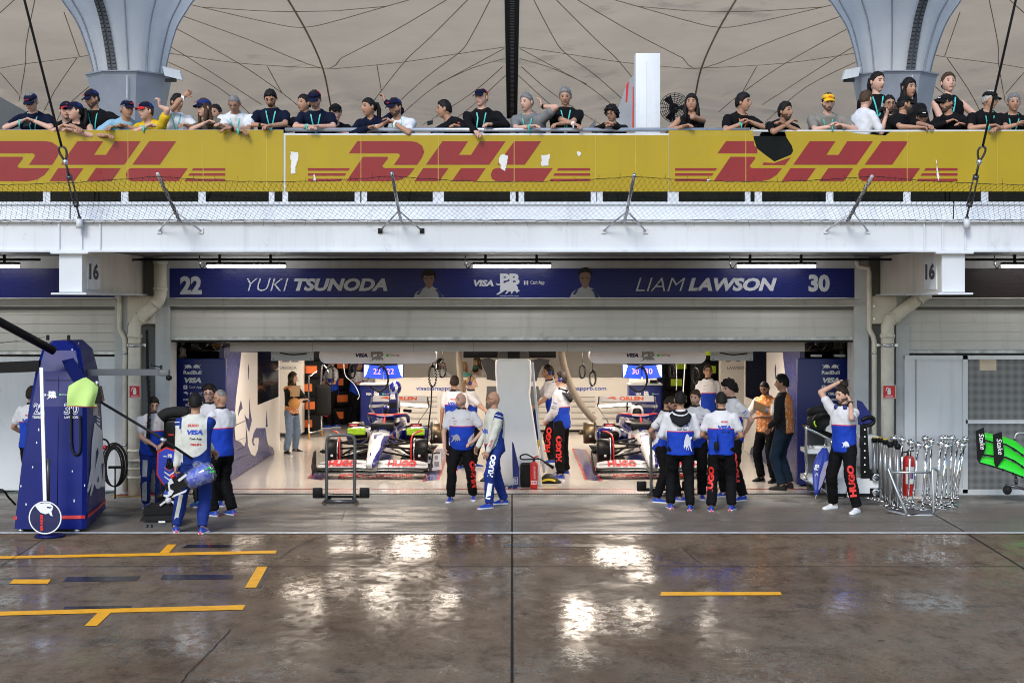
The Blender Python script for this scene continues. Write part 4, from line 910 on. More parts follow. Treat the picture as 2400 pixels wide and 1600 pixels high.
th = thing('tyre_trolley', 'chrome tyre trolley with castors beside the orange labelled tyres', 'trolley', (-4.3, 10.6, 0)); x = XX(724, 10.2); yy = 10.2
mb = MB(); mb.tube(smooth_path([(x, yy, .12), (x, yy, 1.3), (x+.05, yy, 1.42), (x+.17, yy+.1, 1.52)], 4), .018, CHROME, 8); mb.tube(smooth_path([(x+.2, yy+.7, .12), (x+.2, yy+.7, 1.5), (x+.28, yy+.7, 1.6), (x+.36, yy+.7, 1.45)], 4), .018, CHROME, 8); mb.tube([(x, yy, .14), (x+.2, yy+.7, .14)], .018, CHROME, 8); mb.build('frame', th)
for p in ((x, yy), (x+.2, yy+.7)): mb = MB(); mb.cyl((p[0]-.02, p[1], .065), (p[0]+.02, p[1], .065), .06, mat('castor_orange', (.35, .16, .03), .5), 14); mb.build('castor', th)
mb = MB(); mb.box((x+.1, yy+.2, .5), (x+.45, yy+.5, 1.2), BLK, .08); tagit(mb.build('equipment_bag'), 'black soft equipment bag hanging by the chrome tyre trolley', 'bag')
# dark shelves seen above the sponsor panels
rg = random.Random(5)
for s in (-1, 1):
    th = thing('storage_shelf', 'dark storage shelf with boxes above the %s sponsor panel' % ('left' if s < 0 else 'right'), 'shelf', (s*5.4, 3, 0)); mb = MB()
    for z in (1.2, 1.9, 2.2): mb.box((s*4.9, 3, z), (s*5.95, 3.5, z+.03), DARKSTEEL)
    for x in (4.92, 5.93): mb.box((s*x-.02, 3, 0), (s*x+.02, 3.04, 2.6), DARKSTEEL)
    mb.box((s*4.9, 3.5, 0), (s*5.95, 3.52, 2.62), BLACK); mb.build('rack', th)
    mb = MB(); x = 5.0
    while x < 5.85:
        wd = rg.uniform(.08, .22); mb.box((s*x, 3.05, 2.232), (s*(x+wd), 3.4, 2.232+rg.uniform(.06, .2)), mat(rg.choice(['shelf_tan', 'shelf_dark', 'shelf_grey']), rg.choice([(.4, .25, .1), (.04, .04, .045), (.2, .19, .17)]), .6)); x += wd+.03
    mb.build('stored_boxes', th)
    mb = MB()
    for z in (2.36, 2.22): mb.tube([(s*4.75, 2.2, z), (s*5.5, 2.2, z)], .014, STEEL, 6)
    for i in range(6): mb.tube([(s*(4.75+i*.125), 2.2, 2.22 if i % 2 else 2.36), (s*(4.875+i*.125), 2.2, 2.36 if i % 2 else 2.22)], .009, STEEL, 5)
    tagit(mb.build('lattice_truss'), 'small steel lattice truss above the %s sponsor panel' % ('left' if s < 0 else 'right'), 'truss')
fire_sign(429, 824, 'small red fire sign inside the garage above the left sponsor panel', 11, 14, 1.9)
for px, lab in ((1913, 'left white work lamp on top of the right sponsor panel'), (1968, 'right white work lamp on top of the right sponsor panel')):
    p = P(px, 834, 1.1); tagit(MB().box(p+Vector((-.09, -.04, -.015)), p+Vector((.09, .08, .025)), WHITE, .01).build('work_lamp'), lab, 'lamp')
# pillar between the cars
th = thing('centre_pillar', 'tall white waisted equipment pillar between the two cars', 'pillar', (.03, 1.5, 0))
lv = [(842, 1166, 1240), (848, 1161, 1245), (870, 1160.5, 1246), (905, 1163, 1244.5), (922, 1164.5, 1242), (950, 1163, 1246), (1000, 1156, 1254), (1060, 1147, 1263), (1137, 1139, 1271)]
rings = []
for py, a, b in [lv[0]]+lv:
    Yf = 1.1+(1137-py)*.0003; x0, x1, z = XX(a, Yf), XX(b, Yf), max(.01, ZZ(py, Yf)); rr = .05; pts = []; dp = .55
    for cx, cy, a0 in ((x1-rr, Yf+rr, 270), (x1-rr, Yf+dp, 0), (x0+rr, Yf+dp, 90), (x0+rr, Yf+rr, 180)):
        for k in range(5): an = R(a0+k*22.5); pts.append((cx+rr*math.cos(an), cy+rr*math.sin(an), z))
    rings.append(pts)
c0 = np.array(rings[0]).mean(0); rings[0] = [tuple(c0+(np.array(p)-c0)*.94+np.array([0, 0, .012])) for p in rings[0]]
mb = MB(); mb.loft(rings[::-1], mat('pillar_white', (.90, .90, .91), .35, var=.03)); mb.build('shell', th)
mb = MB(); Yf = 1.3; mb.loft([[(XX(1203, Yf)+a*h, Yf+.02+(.45 if b else 0), z) for a, b in ((-1, 0), (1, 0), (1, 1), (-1, 1))] for z, h in ((ZZ(842, Yf), .275), (ZZ(828, Yf), .26), (ZZ(820, Yf), .2))], mat('pillar_cap', (.10, .09, .085), .4), False); mb.box((XX(1190, Yf), Yf-.01, ZZ(840, Yf)), (XX(1218, Yf), Yf+.04, ZZ(823, Yf)), BLACK); mb.build('cap', th)
mb = MB(); mb.tube([P(1247, 848, 1.0), P(1262, 1000, 1.0), P(1276, 1108, .95)], .022, WHITE, 8); mb.tube([P(1263.5, 1030, .99), P(1265, 1045, .985)], .025, YELLOW, 8); tagit(mb.build('leaning_tube'), 'white tube with a yellow band leaning on the pillar', 'tube')
th = thing('engineer_island', 'dark engineering island with grey wings behind the pillar', 'desk', (0, 5, 0)); Y = 4.7
mb = MB(); mb.box((XX(1140, Y), Y, .02), (XX(1262, Y), Y+1.2, 1.27), DEEPBLUE, .02); mb.build('base', th)
for L in ([(1126, 842), (1145, 838.5), (1166, 847), (1166, 893), (1141, 889), (1141, 879), (1131, 857)], [(1262, 840), (1289, 842), (1284, 855), (1271, 858), (1264, 871), (1258, 893), (1240, 893), (1240, 847)]):
    mb = MB(); mb.prism([(p.x, p.z) for p in (P(a, b, Y) for a, b in L)], Y, Y+.06, mat('wing_grey', (.06, .06, .065), .5)); mb.build('wing_panel', th)
for L in ([(1141, 905), (1164, 905), (1164, 1000), (1136, 990)], [(1244, 905), (1262, 905), (1267, 930), (1250, 965), (1244, 965)]):
    mb = MB(); mb.prism([(p.x, p.z) for p in (P(a, b, Y-.05) for a, b in L)], Y-.05, Y-.002, GREYDARK); mb.build('leg_panel', th)
Y = 5.2; mb = MB(); mb.box((XX(1086, Y), Y, ZZ(838.5, Y)), (XX(1303, Y), Y+.08, ZZ(818, Y)), BLACK, .01); tagit(mb.build('overhead_screen'), 'long black overhead screen behind the pillar', 'screen')
# things at the pillar's foot
def cone_mat(px, py, w_, d_, h_, lab):
    p = G(px, py); mb = MB(); mb.lathe([(w_, 0.012), (w_*.96, .03), (w_*.6, h_*.6), (w_*.25, h_), (.02, h_)], mat('floor_cover_black', (.012, .012, .013), .5), (0, 0, 0), 24)
    mb.v = [(p.x+x, p.y+y*d_, z) for x, y, z in mb.v]
    mb.ribbon([(p.x-w_*.5+w_*.25*k, p.y-d_*w_*.86, .055+.012*k*(2-k*.5)) for k in range(5)], (0, .01, .018), YELLOW); tagit(mb.build('floor_cover'), lab, 'floor cover')
cone_mat(1165, 1128, .3, .7, .2, 'black floor cover with yellow writing left of the pillar foot'); cone_mat(1286, 1132, .22, .7, .16, 'black floor cover with yellow writing right of the pillar foot')
mb = MB(); p = G(1232, 1143); mb.box((p.x-.09, p.y, .012), (p.x+.18, p.y+.25, .40), mat('bag_black', (.012, .012, .012), .7), .05); tagit(mb.build('equipment_bag'), 'black square bag behind the small red extinguisher', 'bag')
Yb = .75; mb = MB(); L = [(1203, 1148), (1201, 1090), (1200, 1034), (1204, 1040), (1212, 1075), (1217, 1098), (1217, 1135), (1208, 1148), (1190, 1148), (1190, 1141), (1200, 1136)]
mb.prism([(p.x, p.z) for p in (P(a, b, Yb) for a, b in L)], Yb, Yb+.03, TEAMBLUE); mb.poly([P(a, b, Yb-.003) for a, b in ((1203, 1118), (1213, 1118), (1213, 1134), (1203, 1134))], PRINTW); mb.poly([P(a, b, Yb-.005) for a, b in ((1204, 1119), (1212, 1119), (1212, 1133), (1204, 1133))], TEAMBLUE); mb.text('NEFT', P(1208, 1126, Yb-.007), EZ, -EX, PRINTW, .035, .08)
mb.tube([P(1196, 1146, Yb-.02), P(1212, 1146, Yb-.02)], .03, TEAMBLUE)
tagit(mb.build('wing_endplate'), 'blue wing endplate leaning on the foot of the pillar', 'car part')
def extinguisher(p, h, r, lab, txt, hose=True):
    th = thing('fire_extinguisher', lab, 'fire extinguisher', p); x, y, z0 = p; mb = MB()
    mb.lathe([(r*.9, z0), (r, z0+.02), (r, z0+h*.70), (r*.85, z0+h*.78), (r*.45, z0+h*.83)], RED, (x, y, 0), 20); mb.build('cylinder', th)
    mb = MB(); mb.lathe([(r*.45, z0+h*.82), (r*.3, z0+h*.9), (r*.3, z0+h*.93)], DARKSTEEL, (x, y, 0), 12); mb.tube([(x-.01, y-.01, z0+h*.93), (x+.07, y-.02, z0+h)], .012, RED if hose else BLACK, 6); mb.tube([(x-.01, y-.01, z0+h*.9), (x+.08, y-.02, z0+h*.93)], .01, BLACK, 6); mb.build('valve', th)
    mb = MB()
    if hose: mb.tube(smooth_path([(x, y, z0+h*.92), (x-.12, y-.05, z0+h*1.05), (x-.22, y-.05, z0+h*1.0), (x-.2, y-.05, z0+h*.9), (x-.05, y-.05, z0+h*.9), (x+.1, y-.05, z0+h*.9), (x+.26, y-.05, z0+h*.72)], 5), .012, RUBBER, 8); mb.cyl((x+.16, y-.05, z0+h*.83), (x+.32, y-.05, z0+h*.64), .014, BLACK, 10, .03)
    else: mb.tube(smooth_path([(x, y, z0+h*.9), (x-r-.02, y, z0+h*.85), (x-r-.03, y, z0+h*.5)], 5), .012, RUBBER, 8)
    mb.build('hose', th)
    mb = MB(); a0, a1 = R(225), R(315); z1, z2 = (z0+h*.14, z0+h*.26) if hose else (z0+h*.25, z0+h*.6)
    mb.add([(x+(r+.002)*math.cos(a0+(a1-a0)*i/8), y+(r+.002)*math.sin(a0+(a1-a0)*i/8), zz) for zz in (z1, z2) for i in range(9)], [(i, i+1, i+10, i+9) for i in range(8)], PRINTW)
    if hose: mb.text(txt, (x, y-r-.006, (z1+z2)/2), EX, EZ, RED, .045, None, .05); mb.text('EXTINTOR', (x+.01, y-r-.003, z0+h*.5), EZ, -EX, PRINTW, .03, .2)
    else:
        mb.poly([(x+a, y-r-.004, b) for a, b in ((-.03, z0+h*.36), (.005, z0+h*.36), (.005, z0+h*.48), (-.03, z0+h*.48))], PRINTR); mb.poly([(x+a, y-r-.004, b) for a, b in ((.012, z0+h*.36), (.04, z0+h*.36), (.04, z0+h*.48), (.012, z0+h*.48))], PRINTB)
    mb.build('label', th)
p = G(1251.5, 1146); extinguisher((p.x, p.y, .01), .54, .062, 'small red fire extinguisher with a black horn in front of the pillar', 'CE')
# floor stripes and mats
def decal(name, quads, m, z=.011):
    mb = MB()
    for qd in quads: mb.add([(p.x, p.y, z) for p in (G(*c) for c in qd)], [tuple(range(len(qd)))], m)
    return struct(mb.build(name, origin=(0, 0, 0)))
FB, FR = mat('floor_stripe_blue', (.06, .06, .25), .15), mat('floor_stripe_red', (.62, .06, .04), .2)
L1 = [[(1023, 1053), (1050, 1051), (1024, 1125), (996, 1128)], [(725, 1122), (752, 1126), (775, 1095), (750, 1092)], [(1345, 1051), (1369, 1054), (1406, 1128), (1377, 1125)], [(1668, 1122), (1640, 1124), (1612, 1095), (1640, 1093)]]
decal('blue_floor_stripe', L1, FB)
decal('red_floor_stripe', [[(a[0]-5, a[1]+.4), a, d, (d[0]-6, d[1]+.6)] for a, b, c, d in L1]+[[b, (b[0]+5, b[1]-.3), (c[0]+6, c[1]-.5), c] for a, b, c, d in L1], FR)
for px in (880, 1520): decal('red_sponsor_mat', [[(px-89, 1123), (px+84, 1123), (px+88, 1109), (px-81, 1109)]], FR, .013)
mb = MB()
for px in (880, 1520): p = G(px+8, 1117.5); mb.text('ORLEN', (p.x, p.y, .016), EX, EY, PRINTW, .24, .72, .05); mb.poly([(p.x-.55+a, p.y+b, .016) for a, b in ((-.1, -.05), (0, .1), (.12, .0), (.06, 0), (.08, -.1), (0, 0))], PRINTW)
struct(mb.build('floor_mat_lettering', origin=(0, 0, 0)))
# ------------------------------------------------------------------ racing cars
def livery(name, blue_frac, seed):
    m = bpy.data.materials.new(name); m.use_nodes = True; t = NT(m); b = t.n['Principled BSDF']; tc = t.add('TexCoord'); ob = tc.outputs['Object']
    n = t.noise(ob, 2.1, 4, .6, (2.2, .55, 1.2)); sep = t.add('SeparateXYZ'); t.link(ob, sep.inputs[0])
    f = t.math('ADD', n, t.math('MULTIPLY_ADD', sep.outputs[1], seed, blue_frac))
    if seed < .05:
        sx = t.math('MULTIPLY_ADD', sep.outputs[1], -.085, t.math('ABSOLUTE', t.math('ADD', sep.outputs[0], .03)))
        f = t.math('ADD', f, t.math('MULTIPLY', t.math('MAXIMUM', t.math('ADD', sx, -.035), 0), 3.2))
    t.link(t.mix(t.ramp(f, [(.545, 0.), (.56, 1.)]), (.60, .60, .63), (.010, .013, .17)), b.inputs['Base Color'])
    b.inputs['Roughness'].default_value = .22; b.inputs['Coat Weight'].default_value = .7; b.inputs['Coat Roughness'].default_value = .05; return m
LIV_N = livery('livery_nose', -.02, .02); LIV_B = livery('livery_body', -.07, .085)
BRONZE = mat('brake_bronze', (.20, .15, .09), .35, .7, var=.2); CARW = mat('car_white', (.56, .57, .60), .25, coat=.5, var=.04)
def sring(y, zc, hw, hh, cx=0, n=20, p=.7):
    out = []
    for k in range(n):
        a = 2*math.pi*k/n; c, s = math.cos(a), math.sin(a)
        out.append((cx+hw*math.copysign(abs(c)**p, c), y, zc+hh*math.copysign(abs(s)**p, s)))
    return out
def car(cx, label, left):
    Y0 = 2.05; z0 = .03
    th = thing('racing_car', label, 'racing car', (cx, Y0, 0))
    def B(mb, name, par=None):
        mb.v = [(x+cx, y+Y0, z+z0) for x, y, z in mb.v]; return mb.build(name, par or th)
    # nose and chassis in one loft
    mb = MB(); prof = [(.06, .20, .05, .03), (.10, .215, .085, .05), (.5, .33, .115, .075), (1.0, .455, .155, .10), (1.5, .535, .19, .125), (1.9, .56, .225, .15)]
    mb.loft([sring(*q) for q in prof], LIV_N); B(mb, 'nose')
    mb = MB(); mb.loft([sring(*q) for q in [(1.9, .55, .23, .16), (2.1, .53, .25, .19), (2.5, .52, .29, .22), (3.0, .52, .33, .25), (3.5, .55, .30, .28), (4.2, .5, .22, .28), (5.0, .42, .1, .18), (5.3, .40, .05, .08)]], LIV_B); body = B(mb, 'chassis')
    mb = MB(); mb.loft([sring(y, .765, hw, .02, 0, 20, .8) for y, hw in ((2.25, .12), (2.3, .2), (2.6, .25), (3.0, .25), (3.1, .18))], BLACK); B(mb, 'cockpit_opening', body)
    mb = MB()
    for s in (-1, 1): mb.text('HUGO', (s*.20, 1.52, .585), (-.10*s if s < 0 else -.1, -.5 if s > 0 else .5, .0), (-.25*s, 0, 1), PRINTR, .10, .34, .05) if False else mb.text('HUGO', (s*.222, 1.62, .575), (0, 1*s, .05*s), (-.2*s, 0, 1), PRINTR, .09, .32, .05)
    B(mb, 'lettering', body)
    mb = MB(); mb.box((-.215, 1.86, .66), (.215, 2.06, .80), BLACK, .03); mb.box((-.06, 1.857, .70), (.06, 1.861, .73), DEEPBLUE); B(mb, 'nose_box')
    # engine cover with intake
    mb = MB(); mb.loft([sring(*q) for q in [(3.02, .90, .11, .13), (3.08, .90, .135, .155), (3.5, .82, .15, .2), (4.2, .68, .11, .2), (5.0, .55, .04, .14)]], CARW if not left else LIV_B); ec = B(mb, 'engine_cover')
    mb = MB(); mb.loft([sring(y, .905, hw, hh) for y, hw, hh in ((3.0, .085, .105), (3.012, .09, .11))], BLACK); B(mb, 'intake', ec)
    mb = MB(); mb.box((-.02, 3.1, 1.04), (.02, 3.3, 1.09), BLACK); mb.box((-.10, 3.12, 1.075), (.10, 3.16, 1.095), BLACK); B(mb, 'camera_pod', ec)
    # halo
    hoop = smooth_path([(0, 2.12, .70), (0, 2.22, .80), (0, 2.36, .885), ], 6)
    mb = MB(); mb.tube(hoop, [.02]*(len(hoop)-1)+[.032], RED, 10)
    arc = smooth_path([(-.36, 3.2, .74), (-.37, 3.0, .84), (-.345, 2.7, .895), (-.24, 2.45, .905), (-.1, 2.38, .90), (0, 2.36, .895), (.1, 2.38, .90), (.24, 2.45, .905), (.345, 2.7, .895), (.37, 3.0, .84), (.36, 3.2, .74)], 5)
    mb.tube(arc, .034, TEAMBLUE, 10); mb.tube([p+Vector((0, -.008, .022)) for p in arc[8:-8]], .022, RED, 8); mb.tube([p+Vector((0, -.022, .012)) for p in arc[18:-18]], .014, CARW, 6); B(mb, 'halo')
    for s in (-1, 1):
        mb = MB(); rings = [sring(y, zc, hw, hh, s*x, 20, .6) for y, zc, hw, hh, x in ((2.72, .50, .20, .12, .55), (2.78, .50, .235, .15, .55), (3.3, .48, .25, .165, .55), (4.0, .42, .19, .13, .50), (4.7, .36, .08, .08, .38))]
        mb.loft(rings, LIV_B); sp_ = B(mb, 'sidepod')
        mb = MB(); mb.loft([sring(y, .505, hw, hh, s*.55, 20, .5) for y, hw, hh in ((2.69, .17, .085), (2.71, .18, .095))], BLACK); B(mb, 'inlet', sp_)
        mb = MB(); mb.tube([(s*.33, 2.55, .67), (s*.5, 2.42, .735)], .012, CARBON, 6); mb.box((s*.48, 2.36, .70), (s*.69, 2.46, .765), BLACK, .015); mb.box((s*.50, 2.352, .712), (s*.67, 2.362, .75), PRINTR); mb.text('ORLEN', (s*.585, 2.35, .731), EX, EZ, PRINTW, .02, .11, .02); B(mb, 'mirror')
        if left:
            mb = MB(); mb.box((s*.39, 2.52, .53), (s*.73, 2.62, .655), LIME, .02); mb.box((s*.40, 2.515, .515), (s*.72, 2.64, .53), BLACK); B(mb, 'inlet_cover')
        mb = MB(); mb.box((s*.3, 2.3, .10), (s*.79, 5.0, .125), CARBON); mb.grid(lambda u, v: (s*(.62+.14*v), 2.2+.7*u, .12+.16*math.sin(v*1.5)*(1-u*.6)), 6, 5, CARBON); B(mb, 'floor')
        # front corner
        for y, x, z, m, nm in ((1.05, .78, .36, BLACK, 'front_brake_drum'), (4.65, .80, .40, BRONZE, 'rear_brake_drum')):
            rr = .235 if nm[0] == 'f' else .215; mb = MB()
            mb.lathe([(.05, -.135), (rr*.9, -.135), (rr, -.12), (rr, .10), (rr*.96, .125), (rr*.3, .135), (.03, .14)], m, (s*x, y, z), 28, 'x') if s > 0 else mb.lathe([(.03, -.14), (rr*.3, -.135), (rr*.96, -.125), (rr, -.10), (rr, .12), (rr*.9, .135), (.05, .135)], m, (s*x, y, z), 28, 'x')
            mb.lathe([(rr+.012, -.012), (rr+.014, 0), (rr+.012, .012)], STEEL if nm[0] == 'f' else DARKSTEEL, (s*(x-.1), y, z), 28, 'x'); mb.box((s*x-.02, y-rr-.004, z-.07), (s*x+.02, y-rr+.01, z-.03), PRINTW)
            d = B(mb, nm); mb = MB(); mb.cyl((s*(x+.13), y, z), (s*(x+.24), y, z), .035, m, 12, .022); mb.cyl((s*(x+.18), y, z), (s*(x+.2), y, z), .045, m, 8); B(mb, 'axle', d)
        mb = MB()
        for a, b in (((.15, .75, .50), (.64, 1.0, .52)), ((.19, 1.5, .56), (.64, 1.08, .52)), ((.13, .85, .38), (.64, 1.0, .26)), ((.2, 1.6, .36), (.64, 1.1, .26)), ((.17, 1.15, .44), (.66, .92, .42)), ((.18, 1.2, .56), (.62, 1.05, .30))):
            A = Vector((s*a[0], a[1], a[2])); C_ = Vector((s*b[0], b[1], b[2])); mb.tube([A, A.lerp(C_, .5), C_], [.017, .019, .017], CARBON if a[2] > .37 else STEEL, 8)
        B(mb, 'suspension'); mb = MB()
        for a, b in (((.12, 4.3, .5), (.68, 4.6, .52)), ((.1, 5.0, .5), (.68, 4.7, .52)), ((.12, 4.4, .3), (.68, 4.65, .3)), ((.1, 4.9, .32), (.68, 4.7, .3))): mb.tube([(s*a[0], a[1], a[2]), (s*b[0], b[1], b[2])], .02, CARBON, 8)
        B(mb, 'suspension')
        pts = smooth_path([(.635, .86, .16), (.635, .83, .40), (.64, .86, .60), (.67, .98, .68), (.74, 1.12, .715), (.80, 1.25, .72)], 5)
        mb = MB(); mb.ribbon([(s*p.x, p.y, p.z) for p in pts], (0, .06, 0), CARBON); mb.tube([(s*p.x, p.y-.06, p.z) for p in pts], .013, RED, 6); mb.tube([(s*(p.x-.016), p.y-.064, p.z) for p in pts[14:]], .01, CARW, 6); B(mb, 'wheel_winglet')
    # front wing
    def el(mb, y0, y1, z0_, z1_, x0, x1, m, drop=.0, th_=.012):
        for s in (-1, 1):
            def fn(u, v, o=0):
                x = x0+(x1-x0)*u; e = max(0, (x-.62)/.38)**2
                inn = max(0, (.3-x)/.3)**2
                return (s*x, y0+(y1-y0)*v+.10*e, z0_+(z1_-z0_)*(v**1.3)*(1-.25*e)-drop*e+o-.03*inn)
            mb.grid(lambda u, v: fn(u, v), 14, 5, m); mb.grid(lambda u, v: fn(u, v, -th_), 14, 5, m)
            mb.add([fn(i/14, 0) for i in range(15)]+[fn(i/14, 0, -th_) for i in range(15)], [(i, i+1, i+16, i+15) for i in range(14)], m); mb.add([fn(i/14, 1) for i in range(15)]+[fn(i/14, 1, -th_) for i in range(15)], [(i, i+1, i+16, i+15) for i in range(14)], m)
    mb = MB(); el(mb, .0, .22, .085, .115, .0, 1.0, CARBON, .01); mb.tube([(-.96, -.01, .08), (-.3, -.02, .082), (.3, -.02, .082), (.96, -.01, .08)], .006, STEEL, 5); fw = B(mb, 'front_wing')
    mb = MB(); el(mb, .12, .27, .125, .165, .1, .98, CARBON, .01); mb.tube([(-.95, .11, .12), (-.3, .10, .124), (.3, .10, .124), (.95, .11, .12)], .005, STEEL, 5); B(mb, 'wing_flap', fw)
    mb = MB(); el(mb, .24, .36, .165, .215, .1, .97, CARW, .03); mb.tube([(-.93, .35, .20), (-.3, .345, .222), (.3, .345, .222), (.93, .35, .20)], .006, BLACK, 5); B(mb, 'wing_flap', fw)
    mb = MB(); el(mb, .37, .50, .215, .265, .1, .95, CARW, .06); B(mb, 'wing_flap', fw)
    mb = MB()
    for s in (-1, 1): mb.text('HUGO', (s*.52, 0, .5), EX, EZ, PRINTR, 1, .5, .06)
    def wp(x, v):
        y = .26+.225*v; e = max(0, (abs(x)-.62)/.38)**2; a, b, c, dr = (.24, .12, .165, .03) if y < .362 else (.37, .13, .215, .06)
        return (x, y+.1*e-.012, c+.05*max(0, (y-a)/b)**1.3*(1-.25*e)-dr*e+.012)
    mb.v = [wp(x, z) for x, y, z in mb.v]; B(mb, 'lettering', fw)
    for s in (-1, 1):
        mb = MB(); rows = []
        for v in range(6):
            k = v/5; rows.append([(s*(.99+.03*k+.02*math.sin(u*2)), -.02+.58*u+.10*k, .05+(.06+.29*min(1, .25+u*1.2))*k*1.05) for u in (0, .2, .4, .6, .8, 1)])
        vs = [p for r_ in rows for p in r_]; n = len(vs); vs += [(x+s*.012, y, z) for x, y, z in vs]; fs = []
        for i in range(5):
            for j in range(5): a = i*6+j; fs += [(a, a+1, a+7, a+6), (n+a, n+a+6, n+a+7, n+a+1)]
        for i in range(5): fs += [(i, n+i, n+i+1, i+1), (30+i, 31+i, n+31+i, n+30+i), (i*6, i*6+6, n+i*6+6, n+i*6), (i*6+5, n+i*6+5, n+i*6+11, i*6+11)]
        mb.add(vs, fs, CARBON, True); B(mb, 'endplate', fw)
    # rear wing
    rw = MB(); rw.grid(lambda u, v: ((u-.5)*1.12, 5.15+.13*v, 1.0+.11*v-.0*u), 10, 3, CARW); rw.grid(lambda u, v: ((u-.5)*1.12, 5.16+.13*v, .99+.11*v), 10, 3, CARW); rw = B(rw, 'rear_wing')
    mb = MB(); n_ = (0, -.5, .6); mb.text('ORLEN', (.1, 5.20, 1.062), EX, (0, .13, .11), mat('print_orange', (.6, .10, .03), .5), .11, .50, .05); mb.poly([(x-.30, 5.196+.06*z, 1.06+.055*z) for x, z in ((-.12, 0), (.0, .7), (.13, .3), (.06, .2), (.1, -.5), (.0, .1))], MATS['print_orange']); B(mb, 'lettering', rw)
    mb = MB(); mb.grid(lambda u, v: ((u-.5)*1.2, 4.98+.2*v, .90+.05*v+.02*math.cos((u-.5)*6)), 14, 3, mat('wing_grey_carbon', (.10, .10, .10), .3, coat=.4)); mb.grid(lambda u, v: ((u-.5)*1.2, 4.98+.2*v, .885+.05*v+.02*math.cos((u-.5)*6)), 14, 3, MATS['wing_grey_carbon']); B(mb, 'wing_plane', rw)
    for s in (-1, 1):
        mb = MB(); pts = smooth_path([(s*.57, 5.12, 1.10), (s*.585, 5.1, .98), (s*.60, 5.05, .90), (s*.50, 5.05, .74), (s*.40, 5.05, .60), (s*.38, 5.05, .45)], 4)
        mb.ribbon(pts, (0, .14, 0), MATS['wing_grey_carbon']); mb.ribbon([p+Vector((s*.008, 0, 0)) for p in pts], (0, .14, 0), CARBON); B(mb, 'endplate', rw)
    mb = MB(); mb.tube([(0, 5.0, .5), (0, 5.08, .98)], .02, CARBON, 8); mb.box((-.1, 5.25, .38), (.1, 5.35, .6), BLACK); B(mb, 'wing_mount', rw)
    if left:
        mb = MB(); mb.box((-.085+.12, 2.75, .93), (.065+.12, 2.95, 1.32), TEAMBLUE, .015); mb.box((.05, 2.74, 1.02), (.17, 2.75, 1.14), BLACK); mb.box((.02, 2.742, .94), (.20, 2.76, 1.0), DEEPBLUE); pblogo(mb, (.11, 2.745, 1.23), EX, EZ, .11, PRINTW, PRINTW); mb.text('VISA', (.11, 2.745, 1.295), EX, EZ, PRINTW, .022, .07, .05, .2); B(mb, 'cooling_tower')
        mb = MB(); mb.sph((.10, 3.3, 1.38), (.12, .13, .14), LIV_B, 20, 14); mb.tube([(.12, 3.3, 1.26), (.16, 3.25, 1.0)], .05, CARW, 10); mb.tube([(.28, 3.2, .95), (.42, 3.1, .95)], .03, CARBON, 8); B(mb, 'cooling_hose')
    th.rotation_euler[2] = R(-1.6 if left else 1.0)
    return th
car(-2.45, 'blue and white racing car without wheels and with lime inlet covers, left bay', True)
car(2.45, 'blue and white racing car without wheels and with open airbox, right bay', False)
# front jack frames
def jack(px, py, lab, base=None):
    p = G(px, py); th = thing('tubular_jack', lab, 'jack', (p.x, p.y, 0), group='tubular jack frames in front of the cars')
    if base:
        for k in kids(base): dup(k, th)
        return th
    x, y = p.x, p.y; mb = MB(); mb.tube(smooth_path([(x-.212, y, .06), (x-.212, y+.02, .5), (x-.212, y+.05, .92), (x-.19, y+.055, 1.02), (x-.12, y+.06, 1.055), (x+.12, y+.06, 1.055), (x+.19, y+.055, 1.02), (x+.212, y+.05, .92), (x+.212, y+.02, .5), (x+.212, y, .06)], 5), .025, mat('frame_grey', (.10, .105, .11), .3, .6), 10); mb.build('tube_handle', th)
    mb = MB(); mb.cyl((x-.25, y, .06), (x+.25, y, .06), .03, DARKSTEEL, 12); mb.tube([(x-.2, y, .06), (x-.16, y+.3, .12), (x+.16, y+.3, .12), (x+.2, y, .06)], .022, BLACK, 8); mb.box((x-.3, y+.1, .10), (x+.3, y+.16, .14), BLACK); mb.build('base_bar', th)
    for s in (-1, 1):
        mb = MB(); mb.box((x+s*.28, y+.05, .10), (x+s*.43, y+.13, .26), BLACK, .02); mb.box((x+s*.2, y+.08, .10), (x+s*.3, y+.12, .15), BLACK); mb.build('lift_pad', th)
        mb = MB(); mb.cyl((x+s*.24, y-.02, .04), (x+s*.24, y+.02, .04), .038, mat('castor_brown', (.09, .06, .04), .5), 14); mb.build('castor', th)
    return th
j = jack(798, 1184, 'black tubular jack frame standing in front of the left car')
jack(1558, 1167, 'black tubular jack frame behind the group of five, before the right car', j)
# small white device beside the left front wing
p = G(1012, 1108); th = thing('tool_trolley', 'small white trolley box with printed labels beside the left front wing', 'trolley', (p.x, p.y, 0)); mb = MB()
mb.obox((p.x, p.y+.1, .20), (.14, .03, .01), (-.03, .12, 0), (-.01, 0, .15), CARW); mb.build('casing', th)
mb = MB(); f = Vector((p.x, p.y+.1, .2))-Vector((-.03, .12, 0))*1.02; ax, up = Vector((.14, .03, .01)), Vector((-.01, 0, .15))
for a, b, c, d in ((-.6, -.3, .3, .75), (-.7, -.45, -.75, -.1), (-.3, -.1, -.65, -.2), (.1, .7, -.6, .0), (.2, .6, .3, .7)): mb.poly([f+ax*a+up*c, f+ax*b+up*c, f+ax*b+up*d, f+ax*a+up*d], PRINTK if b < .5 else PRINTGR)
mb.build('printed_label', th)
mb = MB(); mb.tube([f+up*1.0, f+up*1.1+ax*.5, f+up*1.0+ax*.9], .012, BLACK, 6); mb.tube([(p.x-.1, p.y+.1, .1), (p.x-.16, p.y+.1, .02)], .02, BLACK, 6); mb.build('handle', th)
